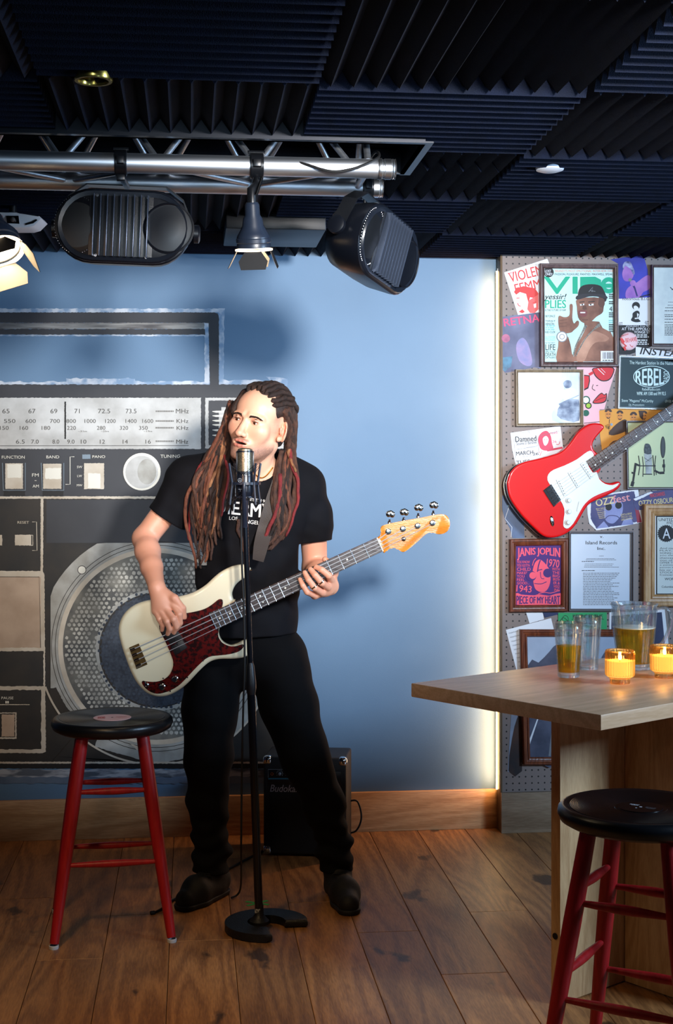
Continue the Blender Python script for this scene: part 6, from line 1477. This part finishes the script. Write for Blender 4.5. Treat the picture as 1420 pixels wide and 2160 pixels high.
side = head & (abs(L_[:, 0]) > .062) & (L_[:, 2] > -.035) & (L_[:, 2] < .045) & (L_[:, 1] > -.022) & (L_[:, 1] < .0)
mix(.45*np.clip((abs(L_[:, 0])-.056)/.012, 0, 1)*np.clip((.045-abs(L_[:, 2]-.012))/.02, 0, 1)*np.clip((.020-abs(L_[:, 1]+.014))/.012, 0, 1)*head*(.7+.3*rng.rand(len(V))), stub)
lipm = np.maximum(blob((0, -.088, -.0585), (.030, .014, .0058)), blob((0, -.086, -.0725), (.028, .014, .0072)))
mix(np.clip(lipm*2.4, 0, .9)*(L_[:, 1] < -.0745), lip)
mouth = blob((0, -.080, -.0650), (.024, .016, .0048)); mix(np.clip(mouth*3, 0, 1)*(L_[:, 1] > -.0850)*head, np.array((.02, .006, .006)))
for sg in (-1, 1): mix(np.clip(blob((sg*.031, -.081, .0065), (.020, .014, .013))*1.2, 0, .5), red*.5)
for sg in (-1, 1): mix(np.clip(blob((sg*.031, -.081, .0062), (.0150, .010, .0022))*3, 0, .9), np.array((.03, .015, .01)))
scalp = (L_[:, 2] > .05) & (L_[:, 1] > -.02); mix(scalp*.8, stub*.4)
SKIN = bpy.data.materials.new('skin'); SKIN.use_nodes = True; nt = SKIN.node_tree; bs = nt.nodes['Principled BSDF']
at_ = nt.nodes.new('ShaderNodeAttribute'); at_.attribute_name = 'tone'; nt.links.new(at_.outputs['Color'], bs.inputs['Base Color'])
bs.inputs['Roughness'].default_value = .42; bs.inputs['Subsurface Weight'].default_value = .12; bs.inputs['Subsurface Radius'].default_value = (.012, .005, .003); bs.inputs['Subsurface Scale'].default_value = 1.0
nz = nt.nodes.new('ShaderNodeTexNoise'); nz.inputs['Scale'].default_value = 420; bp = nt.nodes.new('ShaderNodeBump'); bp.inputs['Strength'].default_value = .12; bp.inputs['Distance'].default_value = .002
nt.links.new(nz.outputs[0], bp.inputs['Height']); nt.links.new(bp.outputs[0], bs.inputs['Normal'])
pbase = cw(cm(560, 1908, 4.58)); pbase.z = 0
man = empty('person', pbase, 'man with long dreadlocks in black T-shirt singing and playing bass', 'person')
from_field('body', V, F, SKIN, man, col)
body_bvh = bvh_of(V, F)
# eyes
for sg in (-1, 1):
    c = cw(hp(sg*.031, -.0690, .0026)); b = MB(); b.ball(c, .0122, 18, 12); ey = b.build('eye', M('eye_white', (226, 218, 212), .2), man)
    lk = (RH @ np.array((-.22, -1, -.10))); lk = cw(lk/np.linalg.norm(lk)); 
    b = MB(); b.lathe(c+lk*.0098, [(.0058, .0016), (.0052, .0026), (.003, .0031), (0, .0032)], 18, axis=lk); b.build('iris', M('iris_brown', (60, 34, 20), .12), ey)
# brows: fine hair strokes
BROW = M('brow_hair', (44, 30, 24), .7); b = MB()
for sg in (-1, 1):
    for k in range(150):
        t = rng.rand(); x = sg*(.014+.036*t); z = .0165+.0055*math.sin(t*2.6)-.0045*t+rng.uniform(-.0042, .0042)*(1-.6*t); y = -.0925+.014*t*t
        r = body_bvh.find_nearest(Vector(hp(x, y, z)))
        p0 = r[0]; nn_ = r[1]; d = Vector(RH @ np.array((sg*1.0, .1, .35-.5*t))).normalized()
        if nn_.dot(p0-Vector(HCN)) < 0: nn_ = -nn_
        b.tube([cw(p0+nn_*.0003), cw(p0+nn_*.0016+d*.0035), cw(p0+nn_*.0010+d*.0068)], [.0010, .0009, .0004], 4, False)
b.build('eyebrows', BROW, man)['kind'] = 'stuff'
# ---- T-shirt
def build_shirt():
    f = Field((-.62, 4.36, .82), (.02, 4.90, 1.50), .0042)
    wv = lambda X, Y, Z, t: .0035*np.sin(X*70+Z*38+np.sin(Z*31)*1.3)*np.sin(Z*47-X*20)
    f.cone(cm(530, 1062, 4.64), cm(526, 1180, 4.64), .192, .178, .03, .66, fold=wv)
    f.cone(cm(526, 1180, 4.64), cm(520, 1345, 4.63), .172, .166, .03, .72, fold=wv)
    f.cone(cm(455, 1030, 4.64), cm(615, 1034, 4.64), .092, .092, .05); f.ell(cm(480, 1085, 4.585), (.09, .07, .09), .04); f.ell(cm(585, 1085, 4.585), (.09, .07, .09), .04)
    f.cone(cm(525, 985, 4.63), cm(400, 1002, 4.63), .058, .062, .05); f.cone(cm(565, 988, 4.63), cm(645, 1020, 4.65), .057, .056, .05)
    f.ell(cm(402, 1020, 4.63), (.078, .08, .075), .04)
    # sleeves
    f.cone(cm(398, 1022, 4.63), cm(338, 1112, 4.62), .074, .068, .03, fold=wv); f.cut(cm(357, 1098, 4.62), cm(313, 1160, 4.62)-cm(355, 1098, 4.62), cm(285, 1180, 4.9)*[1, 0, 1]+[0, 4.3, 0], cm(415, 1075, 4.3)*[1, 0, 1]+[0, 4.9, 0])
    f.cone(cm(642, 1036, 4.65), cm(658, 1100, 4.67), .068, .064, .03, fold=wv); f.cone(cm(658, 1090, 4.665), cm(663, 1165, 4.69), .066, .060, .03); f.cut(cm(661, 1143, 4.68), (.1, 0, -1), (cm(634, 1190, 4.68)[0], 4.4, cm(0, 1200, 4.68)[2]), (cm(700, 1190, 4.68)[0]+.03, 4.9, cm(0, 1120, 4.68)[2]))
    # hollow cuffs
    f.cone(cm(350, 1094, 4.62), cm(318, 1142, 4.61), .050, .056, .004, sub=True); f.cone(cm(663, 1132, 4.682), cm(665, 1195, 4.70), .050, .052, .004, sub=True)
    # neckline and hem
    f.cone(cm(545, 935, 4.585), cm(543, 985, 4.575), .074, .067, .008, sub=True); f.cut(cm(520, 1338, 4.63), (.04, 0, -1))
    V, F = f.mesh(); return relax(V, F, 1, .5), F
SV, SF = build_shirt()
SHIRT = M('black_cotton', (11, 11, 17), .85, spec=.25, bump=.25, bscale=900, c2=(8, 8, 13), nscale=12)
from_field('t_shirt', SV, SF, SHIRT, man); shirt_bvh = bvh_of(SV, SF)
# ---- jeans
def build_jeans():
    f = Field((-.62, 4.30, .04), (.10, 4.95, .98), .0048)
    w1 = lambda X, Y, Z, t: .005*np.sin(Z*62+X*25+np.sin(Y*30))*np.clip((1.0-Z*1.3), .2, 1)+.006*np.sin(Z*105+np.sin(X*40)*1.5)*np.exp(-((Z-.16)/.11)**2)
    f.cone(cm(500, 1375, 4.65), cm(548, 1375, 4.65), .125, .125, .04, .9)
    f.chain([cm(452, 1385, 4.64), cm(443, 1500, 4.61), cm(440, 1595, 4.58)], [.100, .088, .076], .03, fold=w1)
    f.chain([cm(440, 1595, 4.58), cm(438, 1690, 4.62), cm(446, 1790, 4.64), cm(445, 1850, 4.63)], [.076, .064, .056, .060], .03, fold=w1)
    f.chain([cm(585, 1390, 4.64), cm(610, 1490, 4.61), cm(642, 1590, 4.57)], [.104, .092, .078], .03, fold=w1)
    f.chain([cm(642, 1590, 4.57), cm(682, 1690, 4.62), cm(706, 1790, 4.65), cm(710, 1845, 4.64)], [.078, .066, .054, .056], .03, fold=w1)
    f.cut((0, 0, .085), (0, 0, -1)); V, F = f.mesh(); return relax(V, F, 1, .5), F
JV, JF = build_jeans(); from_field('jeans', JV, JF, M('black_denim', (6, 6, 9), .85, spec=.2, bump=.3, bscale=1100, c2=(4, 4, 6), nscale=9), man)
# ---- boots
SH = M('black_leather', (7, 7, 8), .7, bump=.12, bscale=120); SOLE = M('boot_sole', (9, 9, 10), .7)
for (an, toe, hl) in (((446, 1850, 4.63), (392, 4.50), (462, 4.66)), ((712, 1848, 4.64), (736, 4.46), (712, 4.69))):
    def fl(px, d, z): v = cm(px, 1000, d); v[2] = z; return v
    t = fl(toe[0], toe[1], .030); h_ = fl(hl[0], hl[1], .040); a = cm(*an); ball = t+(h_-t)*.30+np.array((0, 0, .006))
    f = Field(np.minimum(t, h_)-.10, np.array((max(t[0], h_[0])+.1, max(t[1], h_[1])+.1, .24)), .0038)
    f.lo[2] = -.03; f.n[2] = int((.24+.03)/.0038)+2; f.a = np.full(f.n, 1.0, np.float32)
    f.cone(t, ball, .034, .046, .02, 1); f.cone(ball, h_, .046, .036, .02); f.cone(ball+np.array((0, 0, .02)), a+np.array((0, 0, -.03)), .036, .046, .02); f.cone(h_+np.array((0, 0, .02)), a+np.array((0, 0, .02)), .036, .048, .02)
    f.cut((0, 0, .012), (0, 0, -1)); V2, F2 = f.mesh(); o = from_field('boot', relax(V2, F2, 1, .5), F2, SH, man)
    f = Field(np.minimum(t, h_)-.10, np.array((max(t[0], h_[0])+.1, max(t[1], h_[1])+.1, .06)), .0038); f.lo[2] = -.03; f.n[2] = int(.09/.0038)+2; f.a = np.full(f.n, 1.0, np.float32)
    for k in (1,): f.cone(t*[1, 1, .5], ball*[1, 1, .5], .038, .048, .01); f.cone(ball*[1, 1, .5], h_*[1, 1, .5], .048, .039, .01)
    f.cut((0, 0, .018), (0, 0, 1)); f.cut((0, 0, .0005), (0, 0, -1)); V2, F2 = f.mesh(); from_field('boot_sole', V2, F2, SOLE, o)
    b = MB()
    for k in range(5):
        u_ = k/4; c = ball+(a-ball)*(.25+.5*u_)+np.array((0, -.034, .030)); b.tube([cw(c+np.array((-.02, .004, 0))), cw(c+np.array((0, -.006, .004))), cw(c+np.array((.02, .004, 0)))], .0022, 6)
    b.build('laces', SOLE, o)['kind'] = 'stuff'
# ---- print on the shirt
def on_shirt(px, py, off=.0012):
    r = hit(shirt_bvh, px, py)
    if r[0] is None: v = cm(px, py, 4.52); return cw(v)
    nn_ = r[1]; 
    if nn_.y > 0: nn_ = -nn_
    return cw(r[0]+nn_*off)
class ShirtPl:
    def __call__(s, x, y, off=0.0): return on_shirt(x, y, .0012+off)
OFFW = M('shirt_print_white', (226, 222, 216), .7)
p = Print(ShirtPl(), .0008, .0001)
for t, x, y, w_, h_, a in (('B', 448, 1052, 13, 26, 8), ('U', 462, 1054, 16, 27, 8), ('T', 479, 1057, 13, 27, 6), ('E', 491, 1058, 18, 27, 5), ('R', 512, 1061, 17, 27, 4), ('M', 530, 1062, 21, 28, 3), ('X', 553, 1063, 16, 28, 1), ('S', 572, 1064, 12, 24, -2)): p.text(t, x, y, w_, h_, OFFW, 1, .045, a)
p.text('LOS', 484, 1089, 18, 7, OFFW, 1, .03, 4); p.text('ANGELES', 510, 1095, 50, 8, OFFW, 1, .03, 6); p.text('EST 1970', 528, 1050, 44, 6, OFFW, 1, .03, 8)
p.build('shirt_print', [c for c in man.children if c.name.startswith('t_shirt')][0])
# ---- necklace
b = MB(); pts = []
for k in range(25):
    t = k/24; x = 528+48*t; y = 986+22*math.sin(math.pi*t)
    r = hit(body_bvh, x, y); 
    if r[0] is not None: pts.append(cw(r[0]+Vector((0, -.003, 0))))
if len(pts) > 3: b.tube(pts, .0022, 6); b.build('necklace', M('gold_chain', (210, 160, 70), .25, 1.0), man)
# rings
for (a, c, r) in (((680, 1230, 4.366), (665, 1213, 4.358), .0118), ((664, 1240, 4.366), (651, 1223, 4.358), .0113)):
    a = cm(*a); c = cm(*c); m_ = a+(c-a)*-.05; ax = cw(c)-cw(a); b = MB(); b.lathe(cw(a+(c-a)*.18), [(r, -.0022), (r+.0014, -.0022), (r+.0014, .0022), (r, .0022)], 24, axis=ax, close=True); b.build('ring', CHR, man)
# ---- hair: scalp mass and dreadlocks
def build_hair():
    f = Field(HCN-.17, HCN+.17, .0032)
    f.ell(hp(0, .026, .052), np.array((.083, .096, .078))*HS, .01, RH); f.ell(hp(0, .060, .015), np.array((.078, .062, .085))*HS, .02, RH)
    # clear the face and the ears
    f.ell(hp(0, -.080, .012), np.array((.088, .062, .072))*HS, .006, RH, True); f.ell(hp(0, -.06, -.05), np.array((.10, .085, .07))*HS, .008, RH, True)
    for sg in (-1, 1): f.ell(hp(sg*.085, .004, -.012), np.array((.032, .044, .056))*HS, .006, RH, True); f.ell(hp(sg*.085, -.030, .020), np.array((.02, .03, .03))*HS, .006, RH, True)
    f.ell(hp(-.066, -.016, .042), np.array((.020, .040, .052))*HS, .012, RH)
    V, F = f.mesh()
    L2 = ((V-HCN) @ RH)/HS; a = np.arctan2(L2[:, 0], L2[:, 2]+.06); bump = .0035*np.sin(a*15)+.0022*np.sin(L2[:, 1]*120+a*6)
    nrm_ = (V-HCN)/np.linalg.norm(V-HCN, axis=1)[:, None]; V = V+nrm_*bump[:, None]
    return relax(V, F, 1, .3), F
HV, HF = build_hair()
HAIR = M('hair_dark', (32, 22, 19), .6, c2=(58, 38, 30), nscale=70, bump=.7, bscale=300, detail=6)
ho = from_field('hair', HV, HF, HAIR, man); hair_bvh = bvh_of(HV, HF)
def dread_mat(name, c1, c2): return M(name, c1, .7, c2=c2, nscale=60, bump=.9, bscale=380, stretch=(1.6, 1.6, .6), detail=6)
DM = [dread_mat('dread_dark', (28, 19, 17), (56, 36, 28)), dread_mat('dread_brown', (54, 32, 25), (88, 56, 40)), dread_mat('dread_auburn', (92, 46, 34), (130, 78, 54)), dread_mat('dread_red', (140, 40, 40), (104, 34, 36)), dread_mat('dread_blond', (160, 108, 70), (112, 72, 48))]
def front_depth(px, py, r):
    h1 = hit(shirt_bvh, px, py); h2 = hit(body_bvh, px, py); h3 = hit(hair_bvh, px, py)
    ds = [h[0].y for h in (h1, h2, h3) if h[0] is not None]
    return (min(ds) if ds else 4.56)-r
rd = random.Random(21)
def dread(pts, r, mat, bias=0.0, root_d=None, back=None):
    """pts in photo pixels; the lock lies in front of whatever it passes"""
    P = smooth_loop(pts, 6, False); out = []; ds = []
    for i, (x, y) in enumerate(P): ds.append(front_depth(x, y, r)-bias if not (back and y < 950) else max(back, front_depth(x, y, r)))
    if root_d is not None: ds[0] = root_d
    for _ in range(6): ds = [ds[0]]+[min(ds[i], (ds[i-1]+ds[i]+ds[i+1])/3+.002) if False else (ds[i-1]+2*ds[i]+ds[i+1])/4 for i in range(1, len(ds)-1)]+[ds[-1]]
    ph = rd.random()*6; n_ = len(P); rs = []
    for i, ((x, y), d) in enumerate(zip(P, ds)):
        out.append(cw(cm(x+.9*math.sin(i*.9+ph), y, d))); t = i/(n_-1)
        rs.append(r*(1-.45*t**2.2)*(1+.09*math.sin(i*2.3+ph))*(.6 if i == n_-1 else 1))
    b = MB(); b.tube(out, rs, 10); return b.build('dreadlock', DM[mat], man, angle=180)
# cornrow roots over the crown
for (a, k) in ((-.55, 1), (-.30, 0), (-.05, 1), (.20, 0), (.45, 1), (.70, 0), (.95, 1), (1.2, 0)):
    pts = []
    for i in range(13):
        t = i/12; ph = -1.02+t*2.0      # hairline to back
        x = .088*math.sin(a)*math.cos(ph*.55); z = .052+.088*math.cos(a)*math.cos(ph*.95); y = .026+.100*math.sin(ph)
        r = hair_bvh.find_nearest(Vector(hp(x, y, z)))[0]; o_ = (np.array(r)-HCN); o_ = o_/np.linalg.norm(o_)
        pts.append(cw(np.array(r)+o_*(.003+.0015*math.sin(i*2.1)))+RV*.002*math.sin(i*1.7+a*9))
    b = MB(); b.tube(pts, [.0085*(1+.18*math.sin(i*2.4+a*5)) if 0 < i else .003 for i in range(13)], 9); b.build('hair_twist', DM[0], man, angle=180)
# locks hanging on the left of the face
left = [
 ([(500, 815), (478, 850), (463, 900), (446, 960), (428, 1030), (420, 1090), (416, 1128)], .0105, 2, 0), ([(505, 812), (484, 845), (472, 890), (466, 940), (462, 1000), (448, 1070), (436, 1110), (420, 1180)], .0100, 1, 0),
 ([(510, 810), (486, 850), (476, 905), (473, 960), (470, 1015), (462, 1075), (452, 1130)], .0100, 4, 1), ([(498, 820), (470, 870), (452, 930), (432, 985), (414, 1050), (407, 1100), (410, 1140)], .0095, 3, 0),
 ([(496, 826), (472, 880), (461, 950), (455, 1010), (440, 1060), (425, 1105), (422, 1118)], .0090, 4, 1), ([(512, 806), (490, 840), (478, 890), (478, 950), (482, 1000), (478, 1050), (470, 1092)], .0095, 0, 0),
 ([(494, 830), (468, 880), (448, 935), (420, 1000), (418, 1060), (430, 1110), (440, 1160), (432, 1190)], .0095, 1, 1), ([(500, 818), (474, 860), (460, 915), (440, 975), (436, 1040), (442, 1100), (436, 1150)], .0100, 0, 0),
 ([(505, 815), (476, 862), (466, 930), (450, 1000), (452, 1060), (444, 1120), (448, 1165)], .0095, 1, 0), ([(500, 820), (476, 875), (470, 925), (478, 965), (487, 1000), (480, 1062), (476, 1090)], .0075, 3, 2),
 ([(496, 825), (466, 885), (445, 950), (425, 1010), (404, 1060), (408, 1120), (418, 1160), (424, 1200)], .0095, 2, 0), ([(502, 812), (480, 855), (467, 905), (456, 965), (446, 1030), (430, 1085), (424, 1140)], .0090, 2, 1),
 ([(508, 808), (488, 846), (480, 900), (484, 950), (470, 1005), (468, 1050), (458, 1110), (462, 1150)], .0085, 1, 1)]
def edge_x(y): return 487-max(0, y-848)*.31
for k, (pts, r, m_, lay) in enumerate(left):
    for c_ in range(3):
        u_ = ((k*3+c_)*.381) % 1; q_ = []; jx = (c_-1)*rd.uniform(5, 11); ln = rd.uniform(.86, 1.0) if c_ else 1.0
        for i, (x, y) in enumerate(pts):
            if y < 955: y = max(y, 846); x = edge_x(y)+u_*(488-edge_x(y))
            else: x += jx+rd.uniform(-3, 3); y = 955+(y-955)*ln
            q_.append((x, y))
        q_ = [p_ for i, p_ in enumerate(q_) if i == 0 or p_[1]-q_[i-1][1] > 4]
        dread(q_, r*rd.uniform(.66, .84), m_ if c_ == 0 else (0, 1, 0, 1, 2)[rd.randrange(5)], .003+(lay if c_ == 0 else 0)*.010+.004*c_, back=4.56)
right = [
 ([(600, 850), (612, 890), (611, 940), (606, 990), (598, 1050), (590, 1100), (582, 1135)], .0105, 0, 0), ([(604, 846), (617, 895), (619, 950), (622, 1000), (618, 1060), (606, 1105), (590, 1140)], .0100, 1, 0),
 ([(606, 915), (608, 940), (614, 975), (627, 1010), (629, 1050), (619, 1090), (604, 1132)], .0080, 3, 2), ([(605, 905), (606, 930), (609, 955), (616, 975), (624, 996)], .0085, 4, 3),
 ([(600, 870), (604, 930), (598, 985), (590, 1040), (600, 1090), (592, 1130), (565, 1160)], .0105, 1, 0), ([(598, 880), (604, 950), (600, 1000), (594, 1040), (590, 1075), (582, 1110)], .0085, 2, 1),
 ([(608, 858), (618, 910), (616, 970), (606, 1030), (612, 1080), (600, 1120), (575, 1150)], .0100, 0, 0), ([(592, 1000), (588, 1060), (574, 1100), (560, 1130), (548, 1150)], .0085, 3, 1),
 ([(600, 900), (600, 960), (592, 1020), (580, 1080), (585, 1120), (560, 1150), (540, 1165)], .0095, 1, 0), ([(606, 880), (610, 960), (600, 1020), (588, 1075), (570, 1130), (545, 1162)], .0090, 0, 1),
 ([(610, 870), (614, 940), (602, 1010), (610, 1060), (608, 1100), (588, 1130)], .0085, 2, 1), ([(505, 1095), (502, 1115), (510, 1140), (514, 1165)], .0075, 1, 0), ([(594, 950), (580, 1010), (575, 1060), (582, 1110), (570, 1150)], .0095, 1, 0)]
for k, (pts, r, m_, lay) in enumerate(right):
    for c_ in range(1 if m_ in (3, 4) or len(pts) < 5 else 3):
        jx = (c_-1)*rd.uniform(3, 8) if c_ else 0; q_ = []
        for (x, y) in pts:
            if 855 < y < 945: x = max(x+4, 610+((k*3+c_) % 5)*3)
            else: x += jx*min(1, max(0, (y-940)/60))
            q_.append((x, y))
        dread(q_, r*rd.uniform(.70, .86), m_ if c_ == 0 else (0, 1, 0, 0, 1)[rd.randrange(5)], .003+(lay if c_ == 0 else 0)*.010+.004*c_, back=4.585)
# back curtain of locks either side of the neck
for k in range(9):
    x0 = 604+rd.uniform(-8, 10); dread([(x0-4, 850+rd.uniform(-10, 20)), (x0+8, 900), (x0+6, 955), (x0-6+rd.uniform(-8, 8), 1010), (x0-14+rd.uniform(-10, 10), 1060), (x0-26, 1110)], .0095, 0 if k % 2 else 1, -.030 if k % 3 else -.01)
for k in range(7):
    x0 = 470+rd.uniform(-8, 8); dread([(487, 850), (min(480, x0+8), 895), (min(474, x0), 945), (x0-18+rd.uniform(-10, 10), 1000), (x0-30+rd.uniform(-12, 12), 1070), (x0-34, 1130)], .0100, 0 if k % 2 else 1, -.012)
# ---- strap of the bass
STR = M('strap_brown', (66, 58, 54), .65, bump=.3, bscale=300); b = MB()
L1 = [(590, 955), (583, 985), (572, 1020), (560, 1055), (547, 1100), (536, 1145), (533, 1180)]; R1 = [(612, 960), (607, 990), (600, 1025), (592, 1060), (580, 1105), (567, 1150), (556, 1186)]
L1 = smooth_loop(L1, 4, False); R1 = smooth_loop(R1, 4, False)
def strap_pt(x, y, off, i, n_):
    t = i/(n_-1); d = front_depth(x, y, 0)-.006-off
    if t > .72: d = d*(1-(t-.72)/.28)+(BD_+.010-off)*((t-.72)/.28)
    return cw(cm(x, y, min(d, 4.60-off)))
n_ = len(L1); vs = []
for off in (0, .003): vs += [strap_pt(*L1[i], off, i, n_) for i in range(n_)]+[strap_pt(*R1[i], off, i, n_) for i in range(n_)]
fs = []
for i in range(n_-1):
    fs += [(i, i+1, n_+i+1, n_+i), (2*n_+i, 3*n_+i, 3*n_+i+1, 2*n_+i+1), (i, 2*n_+i, 2*n_+i+1, i+1), (n_+i, n_+i+1, 3*n_+i+1, 3*n_+i)]
b.faces(vs, fs); b.build('strap', STR, bass, angle=60)
